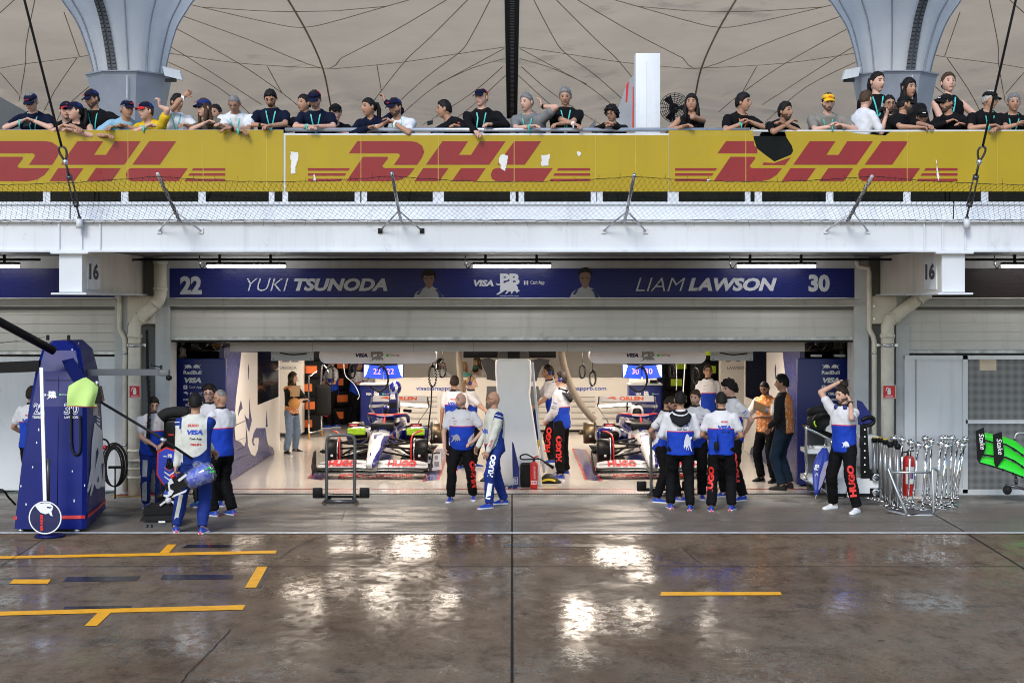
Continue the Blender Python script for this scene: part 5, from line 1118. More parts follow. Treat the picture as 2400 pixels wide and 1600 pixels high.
# ------------------------------------------------------------------ blue gantry tower at the left
tw = thing('gantry_tower', 'tall glossy blue pit gantry tower with a red base stripe at the left', 'tower', (-6.2, -3.1, 0))
TB = mat('tower_blue', (.004, .010, .125), .3, var=.2, vscale=1.2, coat=0, rvar=.05, spec=.14)
LV = [(.045, -6.64, -5.68, -4.13, -2.03, .26), (.9, -6.60, -5.72, -3.94, -2.15, .22), (1.65, -6.555, -5.77, -3.76, -2.3, .17), (2.12, -6.51, -5.85, -3.62, -2.45, .10), (2.40, -6.46, -5.93, -3.5, -2.6, .05), (2.53, -6.36, -6.07, -3.4, -2.7, .02)]
rings = []
for z, xl, xr, yf, yb, sh in LV:
    b = .05
    rings.append([(xl+b, yf, z), (xr-b, yf, z), (xr, yf+b, z), (xr-sh, yb-b, z), (xr-sh-b, yb, z), (xl-sh+b, yb, z), (xl-sh, yb-b, z), (xl, yf+b, z)])
mb = MB(); mb.loft(rings, TB, False); body = mb.build('body', tw)
tbv = BVHTree.FromPolygons([Vector(p) for p in mb.v], mb.f)
def ontower(px, py, lift=.006):
    for dx in range(0, 90, 2):
        d = (P(px-dx, py, 0)-CAMP).normalized(); h = tbv.ray_cast(CAMP, d)
        if h[0]: break
    return (h[0]+h[1]*lift*(1 if h[1].dot(d) < 0 else -1)) if h[0] else P(px, py, -4)
def tc_(a, b): return (a/3.135, 780+b/3.135)
mb = MB(); zz = .24
pts = [ontower(31.5, 1213), ontower(38, 1213), ontower(100, 1212), ontower(190, 1211), ontower(199, 1211)]; pts2 = [ontower(203, 1209.5), ontower(225, 1193), ontower(250, 1172)]
mb.ribbon([p+Vector((0, -.006, 0)) for p in pts], (0, .005, .022), RED); mb.ribbon([p+Vector((.008, 0, 0)) for p in pts2], (-.002, .003, .022), RED); mb.build('red_stripe', body)
mb = MB()
side = [(690, 655), (745, 718), (750, 870), (768, 960), (784, 1165), (768, 1130), (735, 1130), (718, 1145), (700, 1140), (690, 1105), (662, 1200), (655, 1190), (672, 1100), (642, 1172), (637, 1160), (662, 1000), (670, 800)]
mb.poly([ontower(*tc_(a, b), .01) for a, b in side], PRINTW)
for L in ([(700, 870), (712, 840), (718, 880), (700, 960), (692, 1000)], [(738, 960), (756, 955), (748, 1080)], [(712, 1060), (720, 1050), (720, 1090), (708, 1100)]): mb.poly([ontower(*tc_(a, b), .014) for a, b in L], DEEPBLUE)
for i in range(4): mb.poly([ontower(*tc_(a, b), .012) for a, b in ((705, 575+i*25), (728, 590+i*25), (726, 602+i*25), (703, 587+i*25))], PRINTW)
mb.build('bull_graphic', body)
mb = MB(); SL = mat('panel_gap', (.003, .004, .02), .5)
for L in ([(340, 349), (430, 349), (520, 349), (600, 349)], [(432, 120), (432, 350), (428, 700), (424, 1000), (420, 1330)], [(336, 100), (338, 350)]): mb.tube([ontower(*tc_(a, b), .002) for a, b in L], .005, SL, 4)
mb.build('panel_gap', body)
def tower_text(mb, s, x0, x1, y0, y1, m, bold=0, shear=0, lift=.006):
    a, b, c = ontower(*tc_(x0, y1), lift), ontower(*tc_(x1, y1), lift), ontower(*tc_(x0, y0), lift)
    mb.text(s, (b+c)/2, b-a, c-a, m, (c-a).length, (b-a).length, bold, shear)
mb = MB(); tower_text(mb, 'SA', 318, 341, 447, 464, PRINTW, .05, .2); tower_text(mb, 'PB', 358, 412, 428, 458, PRINTW, .05); a, b, c = ontower(*tc_(345, 486), .009), ontower(*tc_(418, 486), .009), ontower(*tc_(345, 446), .009)
mb.bull((b+c)/2, (b-a).normalized(), (c-a).normalized(), PRINTW, (c-a).length, 1, (b-a).length); tower_text(mb, 'Cash App', 453, 490, 447, 460, PRINTW, 0)
a = ontower(*tc_(436, 460)); b = ontower(*tc_(450, 460)); c = ontower(*tc_(436, 446)); mb.poly([a, b, b+c-a, c], PRINTG)
for s, x0, x1, nm, n0, n1 in (('22', 248, 304, 'TSUNODA', 238, 312), ('30', 470, 578, 'LAWSON', 475, 575)):
    if s == '22': x1 = 330
    tower_text(mb, s, x0, x1, 516, 600, PRINTW, .04); tower_text(mb, s, x0+3, x1-3, 521, 595, TB, -.012, 0, .009); tower_text(mb, nm, n0, n1 if s == '30' else 330, 610, 628, PRINTW, .02)
mb.build('lettering', body)
mb = MB(); mb.poly([ontower(*tc_(a, b), .004) for a, b in ((470, 205), (500, 198), (615, 198), (632, 212), (612, 262), (590, 275), (500, 272))], BLACK); mb.build('arm_slot', body)
rg = random.Random(11); mb = MB()
for a, b in ((240, 985), (192, 1258), (545, 1232), (532, 1015), (530, 125), (270, 805), (518, 785), (156, 1125), (620, 1120), (285, 710), (575, 80)): 
    q = ontower(*tc_(a, b), .004); h = rg.uniform(.006, .02); mb.add([q+Vector((-.007, 0, -h)), q+Vector((.007, 0, -h)), q+Vector((.007, 0, h)), q+Vector((-.007, 0, h))], [(0, 1, 2, 3)], PRINTW)
mb.build('paint_chip', body)
mb = MB()
for x in (-6.55, -5.8): mb.cyl((x, -4.08, 0), (x, -4.08, .05), .04, STEEL, 10)
mb.build('foot', tw)
mb = MB(); mb.tube([P(126, 822, -3.9), P(48, 780, -4.3), P(-60, 722, -4.9), P(-260, 620, -5.8)], .058, BLACK, 12); mb.build('upper_boom', tw)
mb = MB(); q = Vector((-6.45, -3.55, 2.19)); mb.obox(q+Vector((-1.0, .05, -.04)), (1.0, -.05, .04), (0, .07, 0), (0, 0, .075), BLACK); mb.build('side_boom', tw)
mb = MB(); q0 = P(191, 872, -3.3); q1 = P(374, 872.5, -3.3); mb.box(q0-Vector((0, .05, .045)), q1+Vector((0, .05, .045)), mat('boom_grey', (.10, .105, .12), .4, .3)); mb.box(P(372, 866, -3.36), P(400, 880, -3.24), GREYDARK, .02); mb.sph(P(396, 885, -3.3), (.045, .045, .04), BLACK); mb.box(P(375, 856, -3.34), P(381, 868, -3.26), BLACK); mb.tube([P(354, 853, -3.3), P(356, 856, -3.3), P(378, 860, -3.3)], .008, BLACK); mb.build('camera_boom', tw)
mb = MB(); a, b = P(162, 850, -3.6), P(195, 905, -4.25); d = (b-a).normalized(); mb.obox((a+b)/2, (b-a)/2, Vector((.08, 0, 0.02)), d.cross(Vector((.08, 0, .02))).normalized()*.06, DEEPBLUE); mb.build('hose_boom', tw)
mb = MB()
for px in (112, 161): mb.box(P(px-4, 797, -3.45), P(px+4, 787, -3.38), BLACK); mb.cyl(P(px, 790, -3.4), P(px, 785, -3.4), .02, BLACK)
mb.tube([P(163, 795, -3.45), P(178, 830, -3.9), P(193, 875, -4.3)], .003, BLACK, 4); mb.tube([P(105, 790, -3.45), P(0, 804, -4)], .003, BLACK, 4); mb.build('stay_wire', tw)
mb = MB(); mb.tube(smooth_path([ontower(*tc_(a, b), .03) for a, b in ((527, 560), (528, 800), (545, 880), (565, 895), (590, 870), (595, 760), (592, 610))], 5), .016, RUBBER, 8); mb.build('hose', tw)
# lime cloth over the boom end
mb = MB(); rg = random.Random(2); Yc = -4.35
cl = mat('cloth_lime', (.50, .72, .22), .8, var=.1, bump=.3, bscale=12)
def cloth(u, v):
    top = [(505, 390), (560, 355), (615, 328), (680, 365), (722, 395)]; bot = [(497, 540), (560, 538), (620, 541), (670, 542), (710, 542)]
    k = u*4; i = min(int(k), 3); f = k-i; t = (top[i][0]*(1-f)+top[i+1][0]*f, top[i][1]*(1-f)+top[i+1][1]*f); b_ = (bot[i][0]*(1-f)+bot[i+1][0]*f, bot[i][1]*(1-f)+bot[i+1][1]*f)
    x, y = t[0]*(1-v)+b_[0]*v+8*math.sin(v*3)*(-1 if u < .3 else 0), t[1]*(1-v)+b_[1]*v
    return P(*tc_(x, y), Yc-.07*math.sin(u*math.pi)-.03*math.sin(u*9+v*3)*v)
mb.grid(cloth, 20, 14, cl); mb.grid(lambda u, v: cloth(u, v)+Vector((0, .10*(1-abs(2*u-1)), 0)), 20, 14, cl)
mb.ribbon([cloth(i/12, 1)+Vector((0, -.003, 0)) for i in range(13)], (0, 0, .006), mat('cloth_hem', (.35, .06, .02), .7)); tagit(mb.build('lime_cloth'), 'pale lime cloth draped over the end of the tower boom', 'cloth')
th = thing('hose_pole', 'long thin black pole running from the tower boom to the wheel gun', 'pole', P(350, 1020, -4.5)); mb = MB(); mb.tube([P(233, 940, -4.32), P(384, 1030, -4.45), P(452, 1076, -4.5)], .018, BLACK, 10); mb.build('rod', th)
mb = MB(); a, b = P(377, 1027, -4.45), P(388, 1034, -4.45); mb.cyl(a, b, .032, STEEL, 12); mb.build('joint', th)
mb = MB(); mb.obox(P(231, 925, -4.3), (.05, 0, .02), (0, .05, 0), (-.02, 0, .1), BLACK); mb.obox(P(226, 955, -4.28), (.03, 0, 0), (0, .04, 0), (0, 0, .1), DARKSTEEL); mb.sph(P(228, 897, -4.35), .035, STEEL); mb.build('bracket', th)
# lollipop board
Yl = -4.62; th = thing('pit_board', 'white poled round pit board reading BRAKES leaning before the blue tower', 'sign', P(106, 1250, Yl)); mb = MB(); a, b = P(97, 861, -4.25), P(106, 1185, Yl)
mb.obox((a+b)/2, (b-a)/2, (.022, 0, 0), (0, .014, 0), PRINTW); mb.build('pole', th)
mb = MB(); c = P(106.5, 1212, Yl-.02); r = .218
mb.lathe([(.0, -.012), (r, -.012), (r, .012), (.0, .012)], mat('board_navy', (.008, .012, .07), .3, coat=.3), c, 40, 'y', False); mb.build('disc', th)
mb = MB(); ring = [(c.x+math.cos(2*math.pi*k/48)*q, c.y-.015, c.z+math.sin(2*math.pi*k/48)*q) for q in (r*.98, r*.91) for k in range(48)]; mb.add(ring, [(k, (k+1) % 48, 48+(k+1) % 48, 48+k) for k in range(48)], PRINTW)
u = .00566; q = lambda L, o=-.017: [c+Vector(((a-333)/3.135*u, o, (1355-b)/3.135*u)) for a, b in L]
mb.poly(q([(262, 1268), (280, 1258), (330, 1250), (368, 1252), (392, 1275), (385, 1300), (378, 1310), (388, 1345), (372, 1340), (360, 1322), (335, 1330), (300, 1318), (275, 1290)]), PRINTW); mb.poly(q([(345, 1275), (385, 1280), (372, 1288), (350, 1286)], -.019), DEEPBLUE)
mb.text('BRAKES', c+Vector((-25/3.135*u, -.017, -35/3.135*u)), EZ, -EX, mat('print_red_bright', (.7, .03, .02), .5), .036, .21, .06); mb.build('lettering', th)
mb = MB(); mb.lathe([(.0, 0.01), (.2, .01), (.18, .03), (.05, .05), (0, .05)], DEEPBLUE, (c.x+.02, Yl+.1, 0), 24); mb.tube([P(112, 1175, Yl+.06), P(112.5, 1110, Yl+.13), P(113, 1075, Yl+.15)], .028, DARKSTEEL, 10); mb.build('stand', th)
# hose reel on the wall behind the tower
th = thing('hose_coil', 'coil of black air hose hanging behind the blue tower', 'hose', P(268, 1143, -.6)); mb = MB(); c = P(268, 1095, -.6)
for k in range(5): mb.tube([c+Vector((math.cos(a)*(.12+.02*k)+.01*math.sin(k*3), -.03+.015*k, math.sin(a)*(.29+.012*k)+.01*k)) for a in (2*math.pi*i/30 for i in range(30))], .012, RUBBER, 6, closed=True)
mb.build('coil', th); mb = MB(); mb.tube(smooth_path([P(240, 1028, -.6), P(250, 1032, -.6), P(256, 1045, -.6), P(250, 1060, -.6)], 5), .016, RUBBER, 8); mb.build('tail', th)
mb = MB(); mb.box(c+Vector((-.1, .02, -.02)), c+Vector((.12, .05, .02)), BLACK); mb.tube([(c.x, c.y+.05, c.z), (c.x, c.y+.05, .0)], .015, DARKSTEEL); mb.sph(P(246, 1048, -.55), .04, RED); mb.build('hanger', th)
tagit(MB().tube(smooth_path([gz(-40, 1180), P(0, 1147, -3.5), P(20, 1165, -3.4), P(36, 1182, -3.3)], 5), .015, RUBBER, 8).build('ground_hose'), 'black hose looping over the ground at the left edge', 'hose')
# spiral cable beside the left pipe
mb = MB(); pts = []; rg = random.Random(4)
for i in range(420):
    k = i/419; py = 878+k*200; px = 346+4*math.sin(k*4); a = i*1.05; r = .022+.012*k
    if k > .78: f = (k-.78)/.22; px = 349+f*32; py = 1034+26*math.sin(f*3.0)
    p = P(px, py, -1.9); pts.append(p+Vector((math.cos(a)*r, math.sin(a)*r, 0)))
mb.tube(pts, .006, RUBBER, 4); mb.tube([P(344, 775, -.3), P(345, 800, -.6), P(346, 880, -1.9)], .022, RUBBER, 8); tagit(mb.build('spiral_cable'), 'long black spiral cable hanging beside the left white pipe', 'cable')
# blue red board, tyre trolley and black low jack at the left group
Yb = -2.6; B2 = lambda a, b, Y=Yb: P(300+a/3.919, 880+b/3.919, Y)
th = thing('arrow_board', 'blue board with red border and chevrons among the left mechanics', 'board', B2(360, 1050)); L = [(268, 700), (345, 655), (455, 690), (470, 760), (470, 1035), (345, 1035), (262, 910)]
mb = MB(); mb.prism([(p.x, p.z) for p in (B2(a, b) for a, b in L)], Yb, Yb+.04, RED); mb.build('red_border', th)
mb = MB(); c0 = (375, 850); mb.poly([B2(c0[0]+(a-c0[0])*.88, c0[1]+(b-c0[1])*.93, Yb-.003) for a, b in L], mat('board_blue', (.02, .05, .45), .35)); mb.build('blue_face', th)
mb = MB()
for i in range(3): y = 835+i*42; mb.poly([B2(a, b, Yb-.006) for a, b in ((335, y), (380, y+32), (428, y), (428, y+12), (380, y+46), (335, y+14))], PRINTW if i else mat('chevron_pink', (.6, .15, .2), .5))
mb.text('VISA', B2(338, 740, Yb-.006), EX, EZ, PRINTW, .02, .055, .05, .2); mb.text('PB', B2(385, 735, Yb-.006), EX, EZ, PRINTW, .05, .06, .05); mb.text('Cash', B2(425, 738, Yb-.006), EX, EZ, PRINTW, .015); mb.build('lettering', th)
mb = MB(); mb.tube([B2(375, 765, Yb-.02), B2(380, 830, Yb-.04)], .03, BLACK, 8); mb.box(B2(345, 800, Yb-.06), B2(415, 850, Yb-.02), BLACK, .015); mb.build('grip', th)
th = thing('tyre_gun_trolley', 'black covered equipment trolley between the mustached mechanic and the race suit man', 'trolley', B2(430, 1180, -2.0)); mb = MB(); Yt = -2.0
mb.tube(smooth_path([B2(300, 385, Yt), B2(360, 345, Yt), B2(480, 332, Yt), B2(560, 345, Yt)], 5), .08, mat('ribbed_hose', (.02, .02, .02), .7, bump=.8, bscale=60), 12); mb.box(B2(320, 400, Yt), B2(560, 690, Yt+.4), BLACK, .05); mb.build('padded_body', th)
mb = MB(); mb.prism([(p.x, p.z) for p in (B2(a, b, Yt-.1) for a, b in ((445, 400), (555, 355), (575, 400), (520, 430), (485, 460), (442, 455)))], Yt-.1, Yt-.06, CARW); mb.box(B2(445, 430, Yt-.104), B2(490, 452, Yt-.1), PRINTB); mb.build('white_bracket', th)
mb = MB(); mb.tube([B2(550, 300, Yt-.1), B2(555, 380, Yt-.1)], .02, BLACK, 8); mb.box(B2(372, 535, Yt-.004), B2(420, 550, Yt), RED); mb.build('antenna', th)
mb = MB(); 
for a in (300, 620): mb.tube([B2(a, 690, Yt), B2(a, 1180, Yt)], .02, DARKSTEEL, 8)
mb.tube([B2(570, 1190, Yt), B2(650, 1160, Yt)], .02, mat('tube_cyan', (.03, .2, .5), .4), 8); mb.build('undercarriage', th)
th = thing('low_jack', 'low black floor jack with white lever at the feet of the mechanic', 'jack', G(375, 1238)); Yj = -3.7; mb = MB()
mb.prism([(p.x, p.z) for p in (B2(a, b, Yj+.12) for a, b in ((142, 1215), (158, 1197), (425, 1188), (446, 1205), (446, 1270), (138, 1278)))], Yj+.12, Yj+.5, mat('jack_pad', (.008, .008, .009), .7, bump=.5, bscale=20)); mb.prism([(p.x, p.z) for p in (B2(a, b, Yj) for a, b in ((128, 1292), (455, 1284), (450, 1335), (108, 1336)))], Yj, Yj+.45, RUBBER); mb.build('body', th)
mb = MB(); mb.box(B2(140, 1345, Yj+.05), B2(455, 1372, Yj+.4), DARKSTEEL); 
for a in (165, 205): mb.cyl(B2(a, 1385, Yj+.02), B2(a+14, 1385, Yj+.02), .025, DARKSTEEL, 12)
mb.box(B2(280, 1334, Yj-.004), B2(342, 1350, Yj), PRINTW); mb.build('undercarriage', th)
mb = MB(); mb.tube(smooth_path([B2(295, 1192, Yj+.1), B2(340, 1160, Yj+.1), B2(370, 1148, Yj+.1), B2(410, 1160, Yj+.1), B2(440, 1190, Yj+.1)], 5), .016, CARW, 8); mb.sph(B2(370, 1145, Yj+.09), .045, CARW); mb.tube(smooth_path([B2(310, 1195, Yj+.2), B2(370, 1120, Yj+.2), B2(440, 1190, Yj+.2)], 6), .04, BLACK, 8); mb.build('lever', th)
# wheel gun wrapped in plastic
Yg = -4.5; th = thing('wheel_gun', 'blue wheel gun wrapped in clear plastic with white frame in the mechanic\'s hand', 'wheel gun', B2(560, 950, Yg)); g = lambda a, b, Y=Yg: B2(a, b, Y)
mb = MB(); ax0, ax1 = g(560, 965), g(775, 865); d = (ax1-ax0); L = d.length; d.normalize(); w1 = Vector((0, 1, 0)); w2 = d.cross(w1)
def ringg(t, r): return [ax0+d*(L*t)+(w1*math.cos(a)+w2*math.sin(a))*r for a in (2*math.pi*k/20 for k in range(20))]
mb.loft([ringg(t, r) for t, r in ((-.02, .06), (0, .11), (.3, .122), (.75, .125), (.9, .11), (.97, .07))], mat('gun_blue', (.03, .06, .38), .15, coat=.8)); mb.build('barrel', th)
mb = MB(); pl = bpy.data.materials.new('clear_plastic'); pl.use_nodes = True; t = NT(pl); b = t.n['Principled BSDF']; b.inputs['Base Color'].default_value = (.8, .85, .95, 1); b.inputs['Roughness'].default_value = .08
tr = t.add('BsdfTransparent'); mxs = t.add('MixShader'); tcn = t.add('TexCoord'); t.link(t.ramp(t.noise(tcn.outputs['Object'], 14, 4), [(.45, .05), (.7, .3)]), mxs.inputs[0]); t.link(tr.outputs[0], mxs.inputs[1]); t.link(b.outputs[0], mxs.inputs[2]); t.link(mxs.outputs[0], t.n['Material Output'].inputs[0])
rg = random.Random(9); rr = [ringg(t_, r) for t_, r in ((-.1, .09), (0, .13), (.25, .135), (.5, .14), (.75, .142), (.95, .13), (1.05, .07))]
mb.loft([[p+Vector((rg.uniform(-.008, .008), rg.uniform(-.008, .008), rg.uniform(-.008, .008))) for p in r_] for r_ in rr], pl); mb.sph(g(640, 815), (.07, .05, .05), pl); mb.build('plastic_wrap', th)
mb = MB()
for a, b in ((720, 860), (745, 845), (770, 855), (760, 885), (785, 880)): mb.sph(g(a, b, Yg-.118), .016, PRINTG, 8, 6)
mb.build('green_bolt', th)
mb = MB(); mb.obox(g(490, 975), d*.13, w1*.07, w2*.085, BLACK); mb.obox(g(412, 1030), d*.08, w1*.06, w2*.09, BLACK); mb.build('grip', th)
mb = MB(); 
for L2 in ([(395, 940), (365, 985), (375, 1060), (330, 1080), (325, 1105), (355, 1120), (400, 1095), (420, 1060), (385, 1040), (385, 1000), (420, 985)], [(455, 955), (530, 900), (545, 915), (470, 975)], [(420, 1095), (540, 1045), (530, 1070), (400, 1120)]): mb.prism([(p.x, p.z) for p in (g(a, b, Yg-.09) for a, b in L2)], Yg-.09, Yg-.03, CARW)
mb.box(g(330, 1060, Yg-.094), g(365, 1090, Yg-.09), PRINTB); mb.build('white_frame', th)
mb = MB(); mb.tube([g(275, 1130), g(345, 1080)], .05, BLACK, 10); mb.tube([g(395, 935), g(430, 915)], .03, RED, 8); mb.build('nozzle', th)
# ------------------------------------------------------------------ right side
C8 = lambda a, b, Y: P(1850+a/3.647, 820+b/3.647, Y); g8 = lambda a, b: G(1850+a/3.647, 820+b/3.647)
Yc = -.6; th = thing('equipment_cart', 'white equipment cart with rounded chrome frame behind the man tying his hair', 'cart', C8(250, 1240, Yc))
mb = MB()
for yo in (0, .6): mb.tube(smooth_path([C8(150, 1060, Yc+yo), C8(143, 900, Yc+yo), C8(145, 690, Yc+yo), C8(155, 668, Yc+yo), C8(345, 760, Yc+yo), C8(362, 790, Yc+yo), C8(362, 1200, Yc+yo), C8(350, 1230, Yc+yo), C8(150, 1110, Yc+yo), C8(138, 1085, Yc+yo), C8(143, 1050, Yc+yo)], 4), .022, CHROME, 8)
mb.build('frame', th)
mb = MB(); mb.prism([(p.x, p.z) for p in (C8(a, b, Yc) for a, b in ((160, 675), (345, 765), (350, 745), (430, 720), (300, 660), (180, 655)))], Yc+.02, Yc+.6, BLACK); mb.build('top', th)
mb = MB(); mb.box(C8(150, 850, Yc+.05), C8(355, 858, Yc+.6), WHITE); mb.box(C8(150, 1085, Yc+.05), C8(355, 1095, Yc+.6), WHITE); mb.box(C8(150, 700, Yc+.6), C8(355, 1200, Yc+.62), mat('cart_inner', (.10, .11, .13), .6)); mb.build('shelf', th)
mb = MB(); mb.box(C8(365, 735, Yc), C8(400, 1225, Yc+.6), WHITE, .02); mb.box(C8(615, 735, Yc+.1), C8(725, 1000, Yc+.55), WHITE, .05); mb.build('side_panel', th)
mb = MB(); mb.cyl(C8(170, 1150, Yc+.1), C8(185, 1150, Yc+.1), .045, RUBBER, 14); mb.cyl(C8(330, 1260, Yc+.1), C8(345, 1260, Yc+.1), .045, RUBBER, 14); mb.build('castor', th)
for k, (a, b, wd) in enumerate(((260, 832, .3), (210, 828, .16))): tagit(MB().box(C8(a-40, b-12, Yc+.2+.2*k), C8(a-40, b-12, Yc+.2+.2*k)+Vector((wd, .18, -.07)), PRINTW if k == 0 else STEEL, .01).build('small_box'), ('white box on the shelf of the chrome framed cart', 'small silver box on the shelf of the chrome framed cart')[k], 'box')
Yk = -.75; th = thing('jack_bundle', 'black padded jack bundle with white frame lying on the chrome framed cart', 'jack', C8(320, 715, Yk))
mb = MB(); mb.sph(C8(300, 600, Yk+.2), (.28, .2, .17), mat('padded_black', (.02, .021, .022), .6, bump=.8, bscale=12), 20, 12); mb.tube(smooth_path([C8(175, 540, Yk+.2), C8(250, 515, Yk+.1), C8(440, 520, Yk+.1)], 5), .07, RUBBER, 10); mb.tube(smooth_path([C8(215, 610, Yk), C8(260, 560, Yk-.06), C8(340, 545, Yk-.06)], 5), .05, BLACK, 10); mb.build('padding', th)
mb = MB()
for L2 in ([(380, 530), (440, 535), (450, 570), (400, 555), (370, 585), (362, 640), (400, 640), (420, 690), (395, 722), (310, 690), (320, 660), (345, 640), (352, 580)],): mb.prism([(p.x, p.z) for p in (C8(a, b, Yk-.06) for a, b in L2)], Yk-.06, Yk-.01, CARW)
mb.box(C8(370, 665, Yk-.064), C8(408, 690, Yk-.06), PRINTB); mb.sph(C8(255, 575, Yk-.06), (.05, .02, .02), CARW); mb.sph(C8(410, 612, Yk-.03), (.06, .03, .04), CARW); mb.build('white_frame', th)
mb = MB(); mb.tube(smooth_path([C8(222, 590, Yk-.05), C8(214, 625, Yk-.05), C8(230, 655, Yk-.05)], 4), .012, LIME, 6); mb.build('lime_ring', th)
# folded umbrella
Yu = -1.3; th = thing('folded_umbrella', 'folded blue umbrella with white lettering leaning on the cart', 'umbrella', C8(215, 1300, Yu)); a, b = C8(300, 835, Yu+.3), C8(232, 1235, Yu); d = b-a
mb = MB(); rings = []; 
for k in range(9):
    t = k/8; r = (.03, .075, .095, .105, .10, .085, .065, .045, .02)[k]; rings.append([a+d*t+Vector((math.cos(x)*r*(1+.35*math.sin(x*4+t)), math.sin(x)*r*(1+.35*math.sin(x*4+t)), 0)) for x in (2*math.pi*i/24 for i in range(24))])
mb.loft(rings, mat('umbrella_blue', (.015, .04, .30), .45, bump=.3, bscale=15)); mb.build('canopy', th)
mb = MB(); mb.poly([C8(p_, q_, Yu-.02) for p_, q_ in ((262, 1070), (300, 960), (330, 945), (322, 1030), (280, 1150), (245, 1210))], mat('umbrella_grey', (.30, .28, .42), .5)); mb.text('PB', C8(233, 1000, Yu-.0), (.25, 0, 1), (-1, 0, .25), PRINTW, .06, .09, .05); mb.text('A', C8(234, 1060, Yu-.02), EX, EZ, PRINTW, .05); mb.build('lettering', th)
mb = MB(); mb.tube([a-d*.12, a, b, C8(215, 1297, Yu-.03)], .009, STEEL, 6); mb.build('shaft', th)
# upright jack with castored white board
Yw = -1.5; th = thing('upright_jack', 'upright black jack post with curved blue top behind the man tying his hair', 'jack', C8(655, 1280, Yw))
mb = MB(); mb.prism([(p.x, p.z) for p in (C8(a, b, Yw+.1) for a, b in ((590, 430), (622, 440), (712, 570), (724, 605), (712, 635), (640, 660), (600, 640)))], Yw+.1, Yw+.2, TEAMBLUE); mb.tube(smooth_path([C8(620, 600, Yw+.09), C8(670, 575, Yw+.09), C8(715, 580, Yw+.09), C8(720, 615, Yw+.09), C8(690, 640, Yw+.09), C8(630, 645, Yw+.09)], 5), .03, BLACK, 8); mb.build('curved_top', th)
mb = MB(); mb.prism([(p.x, p.z) for p in (C8(a, b, Yw) for a, b in ((612, 640), (665, 640), (690, 1060), (612, 1060)))], Yw, Yw+.08, BLACK); 
for y in range(680, 1060, 60): mb.cyl(C8(645, y, Yw-.005), C8(645, y, Yw), .012, STEEL, 8)
mb.build('post', th)
mb = MB(); mb.box(C8(335, 1090, Yw), C8(760, 1245, Yw+.03), PRINTW, .01); mb.build('white_board', th)
mb = MB(); 
for a, b, c, d_ in ((330, 1050, 400, 1115), (690, 1050, 768, 1110), (330, 1180, 405, 1290), (690, 1180, 768, 1255), (400, 1225, 690, 1255), (610, 1050, 690, 1095)): mb.box(C8(a, b, Yw-.012), C8(c, d_, Yw-.001+.0001*a/100), BLACK)
mb.build('corner_bracket', th)
for a, b in ((368, 1090), (735, 1085), (368, 1235), (735, 1215), (515, 1230)):
    mb = MB(); c = C8(a, b, Yw-.02); mb.lathe([(.0, -.05), (.055, -.05), (.06, -.02), (.06, .0), (0, .0)], DARKSTEEL, c, 18, 'y'); mb.tube([c+Vector((.045*math.cos(x), -.055, .045*math.sin(x))) for x in np.linspace(.5, 4.5, 12)], .014, CHROME, 6); mb.build('castor', th)
# belt posts
PC = mat('post_grey', (.33, .34, .35), .3, .7, var=.1)
def belt_post(a, top, yel, lab, base=None):
    d = (HCAM-.96)*FPX/((820+top/3.647)-710); Y = min(d-DCAM, -.55); x = C8(a, top, Y).x
    if base: return dup(base, label=lab, loc=(x, Y, 0))
    th = thing('belt_post', lab, 'queue post', (x, Y, 0), group='grey belt posts crowded beside the right pipe'); mb = MB(); mb.cyl((x, Y, .02), (x, Y, .90), .034, PC, 14); mb.build('tube', th)
    mb = MB(); mb.cyl((x, Y, .88), (x, Y, .95), .038, BLACK, 14); mb.box((x-.045, Y-.02, .895), (x+.045, Y+.02, .94), BLACK); mb.build('belt_head', th)
    mb = MB(); mb.cyl((x, Y, .95), (x, Y, .962), .036, YELLOW if yel else BLACK, 14); mb.build('cap', th)
    mb = MB(); mb.lathe([(.17, .006), (.17, .014), (.05, .03), (.036, .07)], CHROME, (x, Y, 0), 28); mb.build('base', th); return th
bp = belt_post(728, 728, 1, 'yellow topped belt post nearest to the man tying his hair'); belt_post(778, 740, 1, 'yellow topped belt post, second from the left', bp); belt_post(820, 760, 1, 'yellow topped belt post, third from the left', bp)
bk = belt_post(862, 785, 0, 'black topped belt post directly before the white pipe'); belt_post(926, 800, 0, 'black topped belt post nearest to the chrome ball posts', bk); belt_post(905, 770, 0, 'black topped belt post, the middle one of the black topped', bk)
# chrome ball posts
balls = [(895, 750), (965, 768), (1038, 792), (1103, 814), (1162, 757), (1214, 784), (1175, 827), (1303, 752), (1333, 732), (1390, 747), (1297, 800), (1342, 820), (1440, 790), (1502, 762), (1478, 810)]
tilt = [(.06, -.1), (-.02, -.05), (-.05, -.03), (-.09, .02), (.02, -.1), (-.05, -.05), (-.07, .0), (-.1, -.05), (0, -.1), (-.05, -.08), (-.08, .02), (-.08, .05), (-.11, 0), (-.14, -.02), (-.15, .05)]
desc = ['leftmost chrome ball post, before the grey pier', 'chrome ball post just left of the red extinguisher', 'chrome ball post directly in front of the red extinguisher', 'low chrome ball post right of the red extinguisher', 'tall chrome ball post at the centre, its ball highest of the middle three', 'chrome ball post at the right of the middle three', 'lowest chrome ball post at the centre of the rack frame', 'chrome ball post at the back left of the right bunch', 'chrome ball post with the highest ball of the right bunch', 'chrome ball post at the back middle of the right bunch', 'chrome ball post at the front left of the right bunch', 'chrome ball post with the lowest ball of the right bunch', 'chrome ball post half hidden, third from the right', 'rightmost chrome ball post, leaning left at the foot', 'chrome ball post second from the right, leaning most']
proto = None
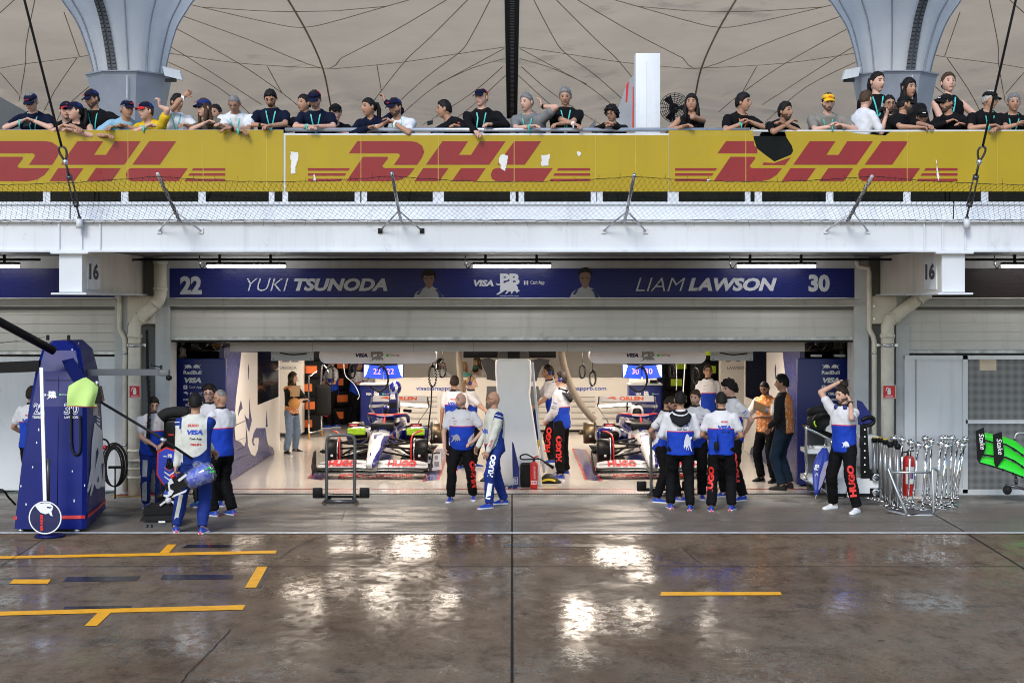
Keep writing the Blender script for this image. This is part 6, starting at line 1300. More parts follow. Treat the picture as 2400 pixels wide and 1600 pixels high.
for (a, b), (tx, ty), lab in zip(balls, tilt, desc):
    zt = .925; d = (HCAM-zt)*FPX/((820+b/3.647)-710); Y = min(d-DCAM, -.35); p = C8(a, b, Y)
    if proto is None:
        proto = thing('ball_post', lab, 'queue post', (p.x, Y, 0), group='chrome ball posts stored beside the right pipe'); x, y = p.x, Y
        mb = MB(); mb.tube([(x, y, .02), (x, y, .89)], [.015, .018], CHROME, 12); mb.build('stem', proto)
        mb = MB(); mb.sph((x, y, .925), .06, CHROME, 24, 16); mb.build('ball', proto)
        mb = MB(); mb.lathe([(.17, .004), (.172, .012), (.06, .022), (.03, .05), (.016, .08)], CHROME, (x, y, 0), 32); mb.build('base', proto); o = proto
    else: o = dup(proto, label=lab)
    L = .925; o.location = (p.x+tx, Y+ty*.6, 0.004); v = Vector((-tx, -ty*.6, L)).normalized(); o.rotation_euler = v.to_track_quat('Z', 'Y').to_euler()
# tubular rack frame
th = thing('rack_frame', 'bent silver tube frame standing in front of the chrome ball posts', 'rack', g8(1110, 1415)); q = g8(1110, 1415); Yf = q.y; fm = mat('frame_silver', (.45, .46, .47), .35, .8)
mb = MB(); mb.tube(smooth_path([C8(880, 1070, Yf+.15), C8(868, 1035, Yf+.14), C8(848, 1018, Yf+.12), C8(858, 1050, Yf+.1), C8(930, 1230, Yf), C8(1005, 1405, Yf-.02)], 4), .02, fm, 8); mb.tube(smooth_path([C8(1282, 1070, Yf+.15), C8(1270, 1030, Yf+.13), C8(1235, 1012, Yf+.1), C8(1225, 1045, Yf+.05), C8(1230, 1230, Yf), C8(1232, 1400, Yf)], 4), .02, fm, 8); mb.tube([C8(872, 1045, Yf+.08), C8(1225, 1045, Yf+.08)], .018, fm, 8); mb.build('tube_legs', th)
mb = MB(); mb.tube(smooth_path([C8(830, 1370, Yf+.25), C8(1005, 1408, Yf), C8(1050, 1420, Yf), C8(1120, 1410, Yf), C8(1235, 1412, Yf)], 3), .02, fm, 8); mb.add([(p_.x, p_.y, .012) for p_ in (g8(840, 1368), g8(1010, 1408), g8(1235, 1405), g8(1260, 1360), g8(1000, 1330))], [(0, 1, 2, 3, 4)], DARKSTEEL); mb.build('base_bar', th)
p = C8(1022, 1150, -.45); extinguisher((p.x, p.y, .04), .76, .092, 'large red fire extinguisher standing among the chrome ball posts', '', False)
tagit(MB().box((p.x-.2, p.y-.15, .006), (p.x+.2, p.y+.15, .038), OFFWHITE).build('extinguisher_tray'), 'pale low tray under the large red extinguisher', 'tray')
# green front wing on a stand
Yn = -1.4; th = thing('green_front_wing', 'bright green racing front wing with black endplates on a wheeled stand', 'car part', C8(1850, 1230, Yn)); NG = mat('neon_green', (.03, .62, .03), .35, var=.05, coat=.3)
el_ = [([(1665, 705), (1745, 720), (1850, 745), (1930, 775), (2006, 835), (2120, 900)], [(1660, 765), (1745, 790), (1850, 805), (1930, 850), (2006, 905), (2120, 960)]), ([(1655, 775), (1745, 800), (1850, 818), (1930, 868), (2006, 920), (2120, 975)], [(1640, 890), (1745, 905), (1850, 915), (1930, 950), (2006, 1005), (2120, 1060)]), ([(1640, 905), (1745, 920), (1850, 930), (1930, 965), (2006, 1018), (2120, 1075)], [(1622, 960), (1745, 995), (1850, 1030), (1930, 1060), (2006, 1090), (2120, 1140)])]
for k, (T, Bm) in enumerate(el_):
    n = len(T)-1; f = lambda u, v, o=0: (lambda i, fr: Vector(C8(T[i][0]+(T[i+1][0]-T[i][0])*fr, T[i][1]+(T[i+1][1]-T[i][1])*fr, Yn+.22-.1*k)).lerp(Vector(C8(Bm[i][0]+(Bm[i+1][0]-Bm[i][0])*fr, Bm[i][1]+(Bm[i+1][1]-Bm[i][1])*fr, Yn+.1-.1*k)), v)+Vector((0, -.03*math.sin(v*3.1)+o, 0)))(min(int(u*n), n-1), u*n-min(int(u*n), n-1))
    mb = MB(); mb.grid(lambda u, v: f(u, v), 15, 5, NG); mb.grid(lambda u, v: f(u, v, .012), 15, 5, NG); mb.tube([f(i/15, 1, -.004) for i in range(16)], .011, BLACK, 6); 
    for u in (.35, .55, .75): mb.tube([f(u, .9, -.01), f(u, 1.15, -.02)], .01, BLACK, 5)
    mb.build('wing_element', th)
for L2, tx in (([(1595, 692), (1662, 662), (1672, 740), (1680, 835), (1662, 885), (1622, 960), (1606, 930)], (1648, 782)), ([(1742, 722), (1815, 700), (1825, 790), (1838, 890), (1812, 950), (1772, 1010), (1752, 960)], (1800, 825))):
    mb = MB(); Ye = Yn-.12; mb.prism([(p_.x, p_.z) for p_ in (C8(a, b, Ye) for a, b in L2)], Ye, Ye+.02, CARBON); ep = mb.build('endplate', th)
    mb = MB(); mb.text('Stake', C8(*tx, Ye-.004), (.12, 0, -1), (1, 0, .12), PRINTW, .075, .24, .01, .2); mb.build('lettering', ep)
mb = MB(); mb.tube(smooth_path([C8(1925, 760, Yn+.3), C8(1935, 725, Yn+.3), C8(1965, 710, Yn+.3), C8(2060, 712, Yn+.3)], 4), .016, STEEL, 8); mb.tube([C8(1935, 1080, Yn), C8(1942, 1145, Yn)], .02, DARKSTEEL, 8); mb.tube([C8(1850, 1150, Yn), C8(2060, 1200, Yn)], .02, DARKSTEEL, 8); mb.tube([C8(1925, 760, Yn+.3), C8(1935, 1150, Yn+.1)], .014, DARKSTEEL, 8); mb.build('stand', th)
mb = MB(); c = C8(1862, 1196, Yn); mb.cyl(c+Vector((-.03, 0, 0)), c+Vector((.03, 0, 0)), .065, RUBBER, 18); mb.lathe([(.0, -.02), (.065, -.02), (.065, .02), (0, .02)], RUBBER, c, 20, 'y'); mb.lathe([(.0, -.024), (.03, -.024), (.03, .024), (0, .024)], STEEL, c, 14, 'y'); mb.build('castor', th)
# ------------------------------------------------------------------ people
from mathutils import noise as mnoise
def cloth_mat(name, col, rough=.8, bump=.35):
    return mat(name, col, rough, var=.14, vscale=6, bump=bump, bscale=14, spec=.25)
def attr_mat(name, fn, rough=.75):
    if name in MATS: return MATS[name]
    m = bpy.data.materials.new(name); m.use_nodes = True; MATS[name] = m; t = NT(m); b = t.n['Principled BSDF']
    a = t.add('Attribute'); a.attribute_name = 'body_pos'; s = t.add('SeparateXYZ'); t.link(a.outputs['Vector'], s.inputs[0])
    ar = t.add('Attribute'); ar.attribute_name = 'arm_pos'
    col = fn(t, s.outputs[0], s.outputs[1], s.outputs[2], ar.outputs['Fac'])
    tc = t.add('TexCoord'); n = t.noise(tc.outputs['Object'], 7, 5)
    col = t.mix(t.ramp(n, [(.3, .14), (.7, 0.)]), col, (.02, .02, .03))
    t.link(col, b.inputs['Base Color']); b.inputs['Roughness'].default_value = rough; b.inputs['Specular IOR Level'].default_value = .12
    bp = t.add('Bump'); bp.inputs['Strength'].default_value = .4; bp.inputs['Distance'].default_value = .012
    t.link(t.noise(tc.outputs['Object'], 13, 4, .6, (1, 1, .6)), bp.inputs['Height']); t.link(bp.outputs[0], b.inputs['Normal']); return m
CW, CB, CR_, CC = (.66, .66, .70), (.012, .05, .42), (.5, .02, .06), (.60, .60, .54)
def f_polo(cut):
    def fn(t, x, y, s, arm):
        isarm = t.math('GREATER_THAN', arm, .5)
        low = t.math('MULTIPLY', t.math('LESS_THAN', s, cut), t.math('SUBTRACT', 1, isarm))
        line = t.math('MULTIPLY', t.math('COMPARE', s, cut, .007), t.math('SUBTRACT', 1, isarm))
        return t.mix(line, t.mix(low, CW, CB), CR_)
    return fn
def f_suit(t, x, y, s, arm):
    isarm = t.math('GREATER_THAN', arm, .5)
    low = t.math('LESS_THAN', t.math('ADD', s, t.math('MULTIPLY', t.math('MULTIPLY', x, x), -4.0)), .03)
    sidep = t.math('GREATER_THAN', t.math('ABSOLUTE', x), .158)
    tor = t.math('MULTIPLY', t.math('MAXIMUM', low, sidep), t.math('SUBTRACT', 1, isarm))
    band = t.math('COMPARE', arm, .54, .03)
    return t.mix(t.math('MAXIMUM', tor, band), CC, (.010, .03, .19))
def f_vest(t, x, y, s, arm):
    isarm = t.math('GREATER_THAN', arm, .5)
    tor = t.math('MULTIPLY', t.math('GREATER_THAN', s, -.06), t.math('SUBTRACT', 1, isarm))
    n = t.add('TexNoise'); n.inputs['Scale'].default_value = 26; a = t.add('Attribute'); a.attribute_name = 'body_pos'; t.link(a.outputs['Vector'], n.inputs['Vector'])
    org = t.mix(t.ramp(n.outputs[0], [(.54, 0.), (.57, .75)]), (.66, .21, .04), (.62, .55, .45))
    return t.mix(tor, (.02, .02, .022), org)
POLO = attr_mat('team_polo', f_polo(.29)); JACKET = attr_mat('team_jacket', f_polo(.24)); SUIT = attr_mat('race_suit', f_suit); VEST = attr_mat('orange_vest', f_vest)
SKINS = [mat('skin_%s' % n, c, .5, var=.06, vscale=14, spec=.35) for n, c in (('light', (.55, .33, .25)), ('tan', (.40, .22, .145)), ('olive', (.33, .18, .115)), ('brown', (.22, .11, .07)))]
EYE = mat('eye_dark', (.02, .014, .012), .2); LIP = mat('lip', (.30, .10, .085), .5)
HAIRC = {k: mat('hair_'+k, c, .55, var=.35, vscale=30, bump=.8, bscale=70) for k, c in dict(black=(.011, .009, .009), dark=(.022, .015, .011), brown=(.06, .035, .02), blond=(.30, .18, .08), grey=(.17, .165, .16), white=(.38, .37, .36)).items()}
SHOE = mat('shoe_blue', (.012, .05, .34), .5); SHOEW = mat('shoe_white', (.7, .7, .72), .5); SHOEK = mat('shoe_black', (.012, .012, .012), .6); SOLER = mat('sole_pink', (.6, .06, .10), .5)
TRK = cloth_mat('trousers_black', (.006, .006, .007)); TRB = cloth_mat('trousers_race_blue', (.010, .028, .18)); JEANS = cloth_mat('jeans_light', (.16, .22, .32)); JEAND = cloth_mat('jeans_dark', (.015, .03, .055)); TRG = cloth_mat('trousers_grey', (.08, .085, .10))
LANT = mat('lanyard_teal', (.05, .45, .42), .5); LANO = mat('lanyard_orange', (.75, .18, .02), .5)
def unit(v): v = Vector(v); return v.normalized() if v.length > 1e-9 else Vector((0, 0, 1))
class Geo:
    def __init__(s): s.v = []; s.f = []; s.m = []
    def add(s, vs, fs, m=0): o = len(s.v); s.v += [tuple(p) for p in vs]; s.f += [tuple(i+o for i in f) for f in fs]; s.m += [m]*len(fs)
    def rings(s, rings, m=0):
        n = len(rings[0]); vs = [p for r in rings for p in r]; fs = []
        for i in range(len(rings)-1):
            a, b = i*n, (i+1)*n
            for j in range(n): fs.append((a+j, a+(j+1) % n, b+(j+1) % n, b+j))
        fs += [tuple(range(n))[::-1], tuple(range((len(rings)-1)*n, len(rings)*n))]; s.add(vs, fs, m)
    def cone(s, a, b, ra, rb, n=12, m=0):
        a, b = Vector(a), Vector(b); t = unit(b-a); u = t.orthogonal().normalized(); w_ = t.cross(u); R_ = []
        def ring(c, r): return [c+(u*math.cos(x)+w_*math.sin(x))*r for x in (2*math.pi*k/n for k in range(n))]
        for k in (.92, .6, .25): R_.append(ring(a-t*ra*k, ra*math.sqrt(1-k*k)))
        R_ += [ring(a, ra), ring(b, rb)]
        for k in (.25, .6, .92): R_.append(ring(b+t*rb*k, rb*math.sqrt(1-k*k)))
        s.rings(R_, m)
    def ell(s, c, r, m=0, n=12, k=8, M=None):
        R_ = []
        for i in range(1, k):
            th = math.pi*i/k; R_.append([Vector((r[0]*math.sin(th)*math.cos(2*math.pi*j/n), r[1]*math.sin(th)*math.sin(2*math.pi*j/n), -r[2]*math.cos(th))) for j in range(n)])
        c = Vector(c); s.rings([[c+(M @ p if M else p) for p in q] for q in R_], m)
    def path(s, pts, r, n=6, m=0):
        mb = MB(); mb.tube(pts, r, None, n); s.add(mb.v, mb.f, m)
def sphere_dirs(nu, nv):
    D_ = []; F_ = []
    for i in range(nv+1):
        th = math.pi*i/nv
        for j in range(nu): a = 2*math.pi*j/nu-math.pi/2; D_.append((math.sin(th)*math.cos(a), math.sin(th)*math.sin(a), math.cos(th)))
    for i in range(nv):
        for j in range(nu): a, b = i*nu+j, i*nu+(j+1) % nu; F_.append((a, b, b+nu, a+nu)[::-1])
    return np.array(D_), F_
def head_geo(female=False):
    D_, F_ = sphere_dirs(44, 32); X = D_*np.array([.077, .098, .120]); x, y, z = X[:, 0].copy(), X[:, 1].copy(), X[:, 2].copy(); dz, dy = D_[:, 2], D_[:, 1]
    jaw = np.clip(-dz, 0, 1)**1.6; x *= 1-(.30 if female else .22)*jaw
    y = np.where(dy < 0, y*.94, y); y -= .014*jaw*(dy < .3); fr = (D_[:, 1] < -.1)
    g = lambda cx, cz, sx, sz: np.exp(-(((x-cx)/sx)**2+((z-cz)/sz)**2))*fr
    y -= .026*g(0, -.018, .013, .024)+.012*g(0, .008, .010, .02); y += .010*(g(.031, .016, .017, .011)+g(-.031, .016, .017, .011)); y -= .005*np.exp(-((z-.036)/.01)**2)*fr*(abs(x) < .06)
    y -= .005*g(0, -.058, .02, .007)+.011*g(0, -.1, .022, .016); y += .004*g(0, -.072, .02, .006)
    V = np.stack([x, y, z], 1); fm = []
    for f in F_:
        c = V[list(f)].mean(0); m = 0
        if c[1] < -.03:
            if abs(c[2]+.059) < .0065 and abs(c[0]) < .023: m = 2
            elif abs(c[2]-.037) < .0055 and .012 < abs(c[0]) < .05: m = 3
            elif abs(c[2]-.016) < .007 and .017 < abs(c[0]) < .045: m = 1
        if c[2] < -.028 and c[1] < .025 and not (abs(c[2]+.059) < .0065 and abs(c[0]) < .023) and (c[2] < -.070 or (abs(c[0]) > .046 and c[2] < -.036) or (abs(c[0]) < .030 and c[2] < -.042 and c[2] > -.0535)): m = 4 if m == 0 else m
        fm.append(m)
    return V, F_, fm
HEADS = {k: head_geo(k) for k in (False, True)}
HD, HF = sphere_dirs(40, 28)
def shell(off_in, off, zmin_pts, rough, seed, zflat=None):
    X = HD*np.array([.077, .098, .120]); ts, zs = zip(*zmin_pts); zm = np.interp(HD[:, 1], ts, zs)+(np.array([.016*mnoise.noise(Vector(d)*9+Vector((seed, 9, 0))) for d in HD]) if rough else 0); k = np.clip((X[:, 2]-zm)/.018+.5, 0, 1); k = k*k*(3-2*k)
    if .004 < rough < .02: off = off*(.75+.6*np.clip(HD[:, 2], 0, 1)); rough = rough*.8
    o = -off_in+(off+off_in)*k; nz = np.array([mnoise.noise(Vector(d)*7+Vector((seed, 0, 0)))+.5*mnoise.noise(Vector(d)*17+Vector((seed, 3, 0))) for d in HD])*rough*k
    V = X+HD*(o+nz)[:, None]
    if zflat: V[:, 2] = np.where(V[:, 2] > zflat, zflat+(V[:, 2]-zflat)*.55, V[:, 2])
    return V
HL = [(-1, .086), (-.75, .080), (-.55, .062), (-.35, .032), (-.15, .004), (.1, .0), (.3, -.03), (1, -.065)]
PEOPLE = []
VOX = {'body': .013, 'shirt': .0155, 'trousers': .0155}
def ik(S, T, l1, l2, pole):
    S, T = Vector(S), Vector(T); d = T-S; L = max(.05, min(d.length, (l1+l2)*.998)); d = unit(d); a = (l1*l1-l2*l2+L*L)/(2*L); h = math.sqrt(max(0, l1*l1-a*a)); p = Vector(pole); p = p-d*p.dot(d); p = unit(p)
    return S+d*a+p*h, S+d*L
TOR = [(-.12, .178, .128), (0, .175, .126), (.12, .165, .122), (.26, .176, .128), (.38, .192, .130), (.45, .188, .115), (.50, .145, .092), (.54, .092, .078), (.562, .068, .068)]
def skeleton(q, H, lean):
    k = H/1.78; rz = q.get('rz', 0); Rz_ = Matrix.Rotation(-R(rz), 3, 'Z')
    S = dict(k=k); hy = q.get('hy', 0)+lean*.0022; hip = Vector((q.get('hx', 0), hy, .93-q.get('crouch', 0)))
    us = Vector((math.sin(R(q.get('side', 0))), -math.sin(R(lean)), math.cos(R(lean)))).normalized(); tw = R(q.get('twist', 0)); ux = Vector((math.cos(tw), math.sin(tw), 0)); ux = unit(ux-us*ux.dot(us)); uy = us.cross(ux)
    S.update(hip=hip, us=us, ux=ux, uy=uy); pt = lambda x, y, s: hip+ux*x+uy*y+us*s; S['pt'] = pt
    nb = pt(0, -.0, .54); yaw, pit, rol = q.get('head', (0, 0, 0)); up = unit(us*.55+EZ*.6+Vector((0, -.25, 0))*math.sin(R(pit)))
    S['neck'] = nb; S['hm'] = Matrix.Rotation(R(yaw), 3, 'Z') @ Matrix.Rotation(R(pit), 3, 'X') @ Matrix.Rotation(R(rol), 3, 'Y')
    S['head'] = nb+up*.085+S['hm'] @ Vector((0, -.012, .075)); S['top'] = S['head'].z+max((S['hm'] @ Vector(p)).z for p in ((0, 0, .128), (0, -.05, .112), (0, .05, .112), (0, .085, .06)))+q.get('tall', 0)
    return S
def add_person(label, cat='person', group=None, **q):
    balc = 'px' in q; rz = q.get('rz', 0)
    if balc:
        px, pt_ = q['px']; Yp = q.get('Y', -2.78); H = q.get('H', 1.83); fl = 4.3
        lean = q.get('lean'); ztop = ZZ(pt_, Yp-.15)-fl
        if lean is None:
            lo, hi = 2, 60
            for _ in range(22):
                lean = (lo+hi)/2; S = skeleton(q, H, lean)
                if S['top']*S['k'] > ztop: lo = lean
                else: hi = lean
        else:
            S = skeleton(q, H, lean); H *= ztop/(S['top']*S['k'])
        S = skeleton(q, H, lean); hd = Matrix.Rotation(R(rz), 3, 'Z') @ (S['head']*S['k'])
        loc = Vector((XX(px, Yp+hd.y)-hd.x, Yp, fl)); feet = {'L': Vector((.12, .12, 0)), 'R': Vector((-.12, .05, 0))}
        Rl = Matrix.Rotation(-R(rz), 3, 'Z'); hands = {a: Rl @ Vector(v)/S['k'] for a, v in q.get('hands', {}).items()}
    else:
        A, B_ = (G(*p) if len(p) == 2 else Vector(p) for p in q['feet']); loc = (A+B_)/2; lean = q.get('lean', 2)
        Rl = Matrix.Rotation(-R(rz), 3, 'Z'); fa, fb = Rl @ (A-loc), Rl @ (B_-loc)
        if fa.x < fb.x: fa, fb = fb, fa
        ztop = ZZ(q['top'], loc.y-.05+q.get('dy', 0)); S = skeleton(q, 1.78, lean); H = 1.78*ztop/S['top']; H = max(1.55, min(1.95, H)); S = skeleton(q, H, lean)
        feet = {'L': fa/S['k'], 'R': fb/S['k']}; hands = {a: Vector(v) for a, v in q.get('hands', {}).items()}
        if q.get('hw'): hands = {a: Rl @ v/S['k'] for a, v in hands.items()}
        loc.z = .008 if loc.y > .05 else .004
    k = S['k']; pt = S['pt']; hip = S['hip']; us, ux, uy = S['us'], S['ux'], S['uy']; bel = q.get('belly', 0); wd = q.get('wide', 1.0)
    rt = Rl = Matrix.Rotation(-R(rz), 3, 'Z')
    body, shirt, tro = Geo(), Geo(), Geo(); fem = q.get('fem', False)
    if fem: wd *= .9
    def tring(s, rx, ry, e, yo=0, n=24): return [pt((rx*wd+e)*math.cos(a), (ry+e)*math.sin(a)+yo, s) for a in (2*math.pi*i/n for i in range(n))]
    def belly(s): return bel*math.exp(-((s-.10)/.14)**2)
    hem = q.get('hem', -.10)
    shirt.rings([tring(max(s, hem) if i == 0 else s, rx, ry+belly(s)*.5, .012, -belly(s)*.5) for i, (s, rx, ry) in enumerate(TOR) if i == 0 or s > hem+.03])
    body.rings([tring(s, rx*.82, ry*.82, 0) for s, rx, ry in TOR])
    body.cone(pt(0, 0, .50), S['head']-S['hm'] @ Vector((0, -.01, .06)), .060 if not fem else .052, .056 if not fem else .047)
    tro.rings([[hip+Vector((rx*math.cos(a), ry*math.sin(a), z)) for a in (2*math.pi*i/20 for i in range(20))] for z, rx, ry in ((-.16, .11, .09), (-.10, .172, .125), (0, .172, .125), (.06, .163, .122))])
    arms = {}; slv = q.get('sleeve', .62)
    for sd, sg_ in (('L', 1), ('R', -1)):
        Sh = pt(sg_*.172*wd, 0, .455); T = hands.get(sd, None); pole = q.get('pole', {}).get(sd, (sg_*.8, .55, -.5))
        if 'px' in q or q.get('hw'): pole = rt @ Vector(pole)
        if T is None: T = hip+Vector((sg_*.25, -.06, -.12))
        if 'e' in q and sd in q['e']: E = Vector(q['e'][sd]); Wp = T
        else: E, Wp = ik(Sh, T, .29, .255, pole)
        arms[sd] = (Sh, E, Wp)
        body.cone(Sh, E, .048, .041); body.cone(E, Wp, .041, .027)
        if slv > 0:
            r0, r1 = (.074, .068) if slv < 1 else (.074, .060)
            if slv < 1: shirt.cone(Sh, Sh.lerp(E, slv), r0, r1)
            else: shirt.cone(Sh, E, r0, r1); shirt.cone(E, E.lerp(Wp, min(1, slv-1)), r1, .044)
        else: shirt.cone(Sh*.9+pt(0, 0, .46)*.1, Sh, .05, .045)
    legs = {}
    for sd, sg_ in (('L', 1), ('R', -1)):
        Hj = hip+Vector((sg_*.092, 0, -.03)); F_ = feet[sd]; Ak = F_+Vector((0, .025, .09)); K, A2 = ik(Hj, Ak, .425, .425, (sg_*.12, -1, 0)); legs[sd] = (Hj, K, A2)
        body.cone(Hj, K, .06, .045); body.cone(K, A2, .043, .033)
        tro.cone(Hj, K, .104*wd, .084); e_ = A2+Vector((0, .004, -.005)); t_ = unit(e_-K); u_ = unit(EX-t_*t_.x); v_ = t_.cross(u_); tro.rings([[K.lerp(e_, f)+(u_*math.cos(a)+v_*math.sin(a))*r for a in (2*math.pi*j/14 for j in range(14))] for f, r in ((-.08, .05), (0, .082), (.5, .080), (.85, q.get('cuff', .074)), (1, q.get('cuff', .074)))])
    for sd in 'LR': body.cone(legs[sd][2], legs[sd][2]+Vector((0, -.05, -.05)), .033, .03)
    root = thing('person', label, cat, loc, R(rz), group)
    PEOPLE.append(dict(q=q, S=S, root=root, body=body, shirt=shirt, tro=tro, arms=arms, legs=legs, feet=feet, hands=hands, lean=lean, wd=wd, fem=fem, rz=rz, bel=bel))
    return root
def hand_geo(g, W_, f, n, left, curl, k=1):
    f = unit(f); n = unit(Vector(n)-f*Vector(n).dot(f)); l = f.cross(n)*(-1 if left else 1)        # l: thumb side
    R_ = []
    for t, w_, h in ((-.01, .026, .020), (.02, .034, .019), (.06, .041, .017), (.09, .040, .014)): R_.append([W_+f*t+l*w_*math.cos(a)+n*h*math.sin(a) for a in (2*math.pi*i/12 for i in range(12))])
    g.rings(R_)
    for off, L in ((.030, .066), (.010, .076), (-.010, .071), (-.029, .056)):
        c = curl*(1+.15*(off < 0)); a = 0; p = W_+f*.078+l*off; pts = [p]
        for seg, an in ((.42, .85), (.33, 1.05), (.25, .75)):
            a += c*an; p = p+(f*math.cos(a)+n*math.sin(a)+l*off*1.2*(1-curl*.6))*(L*1.12*seg); pts.append(p)
        g.path(pts, [.0092, .0088, .0082, .0066], 6)
    p = W_+f*.025+l*.03+n*.004; d = unit(f*.75+l*.75+n*.3); p1 = p+d*.035; p2 = p1+unit(d+f*.5+n*curl*.6)*.03; p3 = p2+unit(f+n*curl)*.02; g.path([p, p1, p2, p3], [.0125, .0115, .0105, .008], 6)
def mesh_obj(name, V, F_, mats, mi, parent, k=1, smooth=True, attrs=None):
    me = bpy.data.meshes.new(name); me.from_pydata((np.asarray(V)*k).tolist(), [], F_)
    for m in mats: me.materials.append(m)
    if mi is not None: me.polygons.foreach_set('material_index', np.asarray(mi, dtype=np.int32))
    me.polygons.foreach_set('use_smooth', [smooth]*len(me.polygons))
    for nm, (ty, arr) in (attrs or {}).items():
        at = me.attributes.new(nm, ty, 'POINT'); at.data.foreach_set('vector' if ty == 'FLOAT_VECTOR' else 'value', np.asarray(arr, dtype=np.float32).ravel())
    me.update(); o = bpy.data.objects.new(name, me); COL.objects.link(o); o.parent = parent; return o
def finish_people():
    tmp = []
    for i, d in enumerate(PEOPLE):
        for nm in ('body', 'shirt', 'tro'):
            g = d[nm]; me = bpy.data.meshes.new('tmp'); me.from_pydata(g.v, [], g.f); o = bpy.data.objects.new('tmp', me); COL.objects.link(o)
            r = o.modifiers.new('r', 'REMESH'); r.mode = 'VOXEL'; r.voxel_size = .0125 if nm == 'body' else .0155
            s = o.modifiers.new('s', 'SMOOTH'); s.factor = .5; s.iterations = 3 if nm == 'body' else 7; tmp.append((i, nm, o))
    dg = bpy.context.evaluated_depsgraph_get(); dg.update()
    for i, nm, o in tmp:
        me = o.evaluated_get(dg).to_mesh(); n = len(me.vertices); V = np.empty(n*3, dtype=np.float32); me.vertices.foreach_get('co', V); V = V.reshape(-1, 3); F_ = [tuple(p.vertices) for p in me.polygons]
        N = np.empty(n*3, dtype=np.float32); me.vertices.foreach_get('normal', N); PEOPLE[i]['r_'+nm] = (V, F_, N.reshape(-1, 3)); o.evaluated_get(dg).to_mesh_clear()
    for _, _, o in tmp: m = o.data; bpy.data.objects.remove(o); bpy.data.meshes.remove(m)
    for i, d in enumerate(PEOPLE): dress(i, d)
def wrinkle(V, N, seed, amp, fx=(9, 9, 6)):
    o = Vector((seed*3.1, seed*1.7, 0)); dsp = np.array([mnoise.noise(Vector((v[0]*fx[0], v[1]*fx[1], v[2]*fx[2]))+o)+.6*mnoise.noise(Vector((v[0]*fx[0]*2.3, v[1]*fx[1]*2.3, v[2]*fx[2]*2.6))+o) for v in V])
    return V+N*(dsp*amp)[:, None]
def dress(i, d):
    q, S, root, k = d['q'], d['S'], d['root'], d['S']['k']; sk = SKINS[q.get('skin', 1)]; hc = HAIRC[q.get('hc', 'dark')]; fem = d['fem']; hip, us, ux, uy, pt = S['hip'], S['us'], S['ux'], S['uy'], S['pt']
    # body: skin, face, hands
    V, F_, N = d['r_body']; g = Geo(); g.v = [tuple(p) for p in V]; g.f = list(F_); g.m = [0]*len(F_)
    hv, hf, hm_ = HEADS[fem]; M = np.array(S['hm']); hp = np.array(S['head']); beard = q.get('beard', 0)
    g.add((hv @ M.T+hp), hf, 0); g.m[-len(hf):] = [(0 if (m == 4 and not beard) else m) for m in hm_]
    hb = lambda p: S['head']+S['hm'] @ Vector(p)
    for s in (-1, 1): g.ell(hb((s*.084, .010, -.002)), (.011, .019, .030), 0, 10, 7, S['hm']); g.ell(hb((s*.031, -.082, .016)), (.010, .006, .0055), 1, 8, 6, S['hm'])
    for sd, left in (('L', True), ('R', False)):
        Sh, E, Wp = d['arms'][sd]; f = unit(Wp-E); f = unit(Vector(q['hf'][sd])) if 'hf' in q and sd in q['hf'] else f
        n = Vector(q['hn'][sd]) if 'hn' in q and sd in q['hn'] else ((pt(0, 0, .1)-Wp)*1.0 if abs(f.z) > .6 else Vector((0, 0, -1)))
        if abs(unit(n).dot(f)) > .95: n = f.orthogonal()
        hg = Geo(); hand_geo(hg, Wp, f, n, left, q.get('curl', {}).get(sd, .45)); g.add(hg.v, hg.f, 0)
    mesh_obj('body', g.v, g.f, [sk, EYE, LIP, hc, mat('stubble_%d_%d' % (q.get('skin', 1), beard), tuple((.22 if beard == 1 else .5)*a+.012 for a in ((.55, .33, .25), (.40, .22, .145), (.33, .18, .115), (.22, .11, .07))[q.get('skin', 1)]), .7)], g.m, root, k)
    # shirt with body coordinates for the two-tone cloth
    V, F_, N = d['r_shirt']; V = wrinkle(V, N, i, .0115); rel = V-np.array(hip); bp = np.stack([rel @ np.array(ux), rel @ np.array(uy), rel @ np.array(us)], 1); arm = np.zeros(len(V))
    for sd in 'LR':
        Sh, E, Wp = (np.array(a) for a in d['arms'][sd])
        for a, b, base in ((Sh, E, .5), (E, Wp, 1.0)):
            ab = b-a; t = np.clip(((V-a) @ ab)/(ab @ ab), 0, 1); dist = np.linalg.norm(V-(a+t[:, None]*ab), axis=1); near = dist < .088
            if base == .5: near &= ~((t < .25) & (abs(bp[:, 0]) < .165*d['wd']))
            else: near &= (abs(bp[:, 0]) > .1) | (dist < .07)
            arm = np.where(near, base+.5*t, arm)
    sm_ = q.get('shirt', POLO); so = mesh_obj('shirt', V, F_, [sm_], None, root, k, attrs=dict(body_pos=('FLOAT_VECTOR', bp), arm_pos=('FLOAT', arm)))
    Vt, Ft, Nt = d['r_tro']; Vt = wrinkle(Vt, Nt, i+50, .0125, (8, 8, 11)); mesh_obj('trousers', Vt, Ft, [q.get('tr', TRK)], None, root, k)
    d['bv_s'] = BVHTree.FromPolygons([tuple(v) for v in V], F_); d['bv_t'] = BVHTree.FromPolygons([tuple(v) for v in Vt], Ft)
    if q.get('collar', sm_ in (POLO,)) :
        c = MB(); a = S['neck']; rr = [(.070, -.015), (.078, .012), (.070, .040), (.064, .044)]; dirn = unit(us+Vector((0, -.15, 0)))
        c.loft([[a+dirn*h+ux*r*math.cos(x)+uy*r*1.02*math.sin(x) for x in (2*math.pi*j/20 for j in range(20))] for r, h in rr], mat('collar_black', (.012, .012, .014), .8), True, False); mesh_obj('collar', c.v, c.f, c.mats, None, root, k)
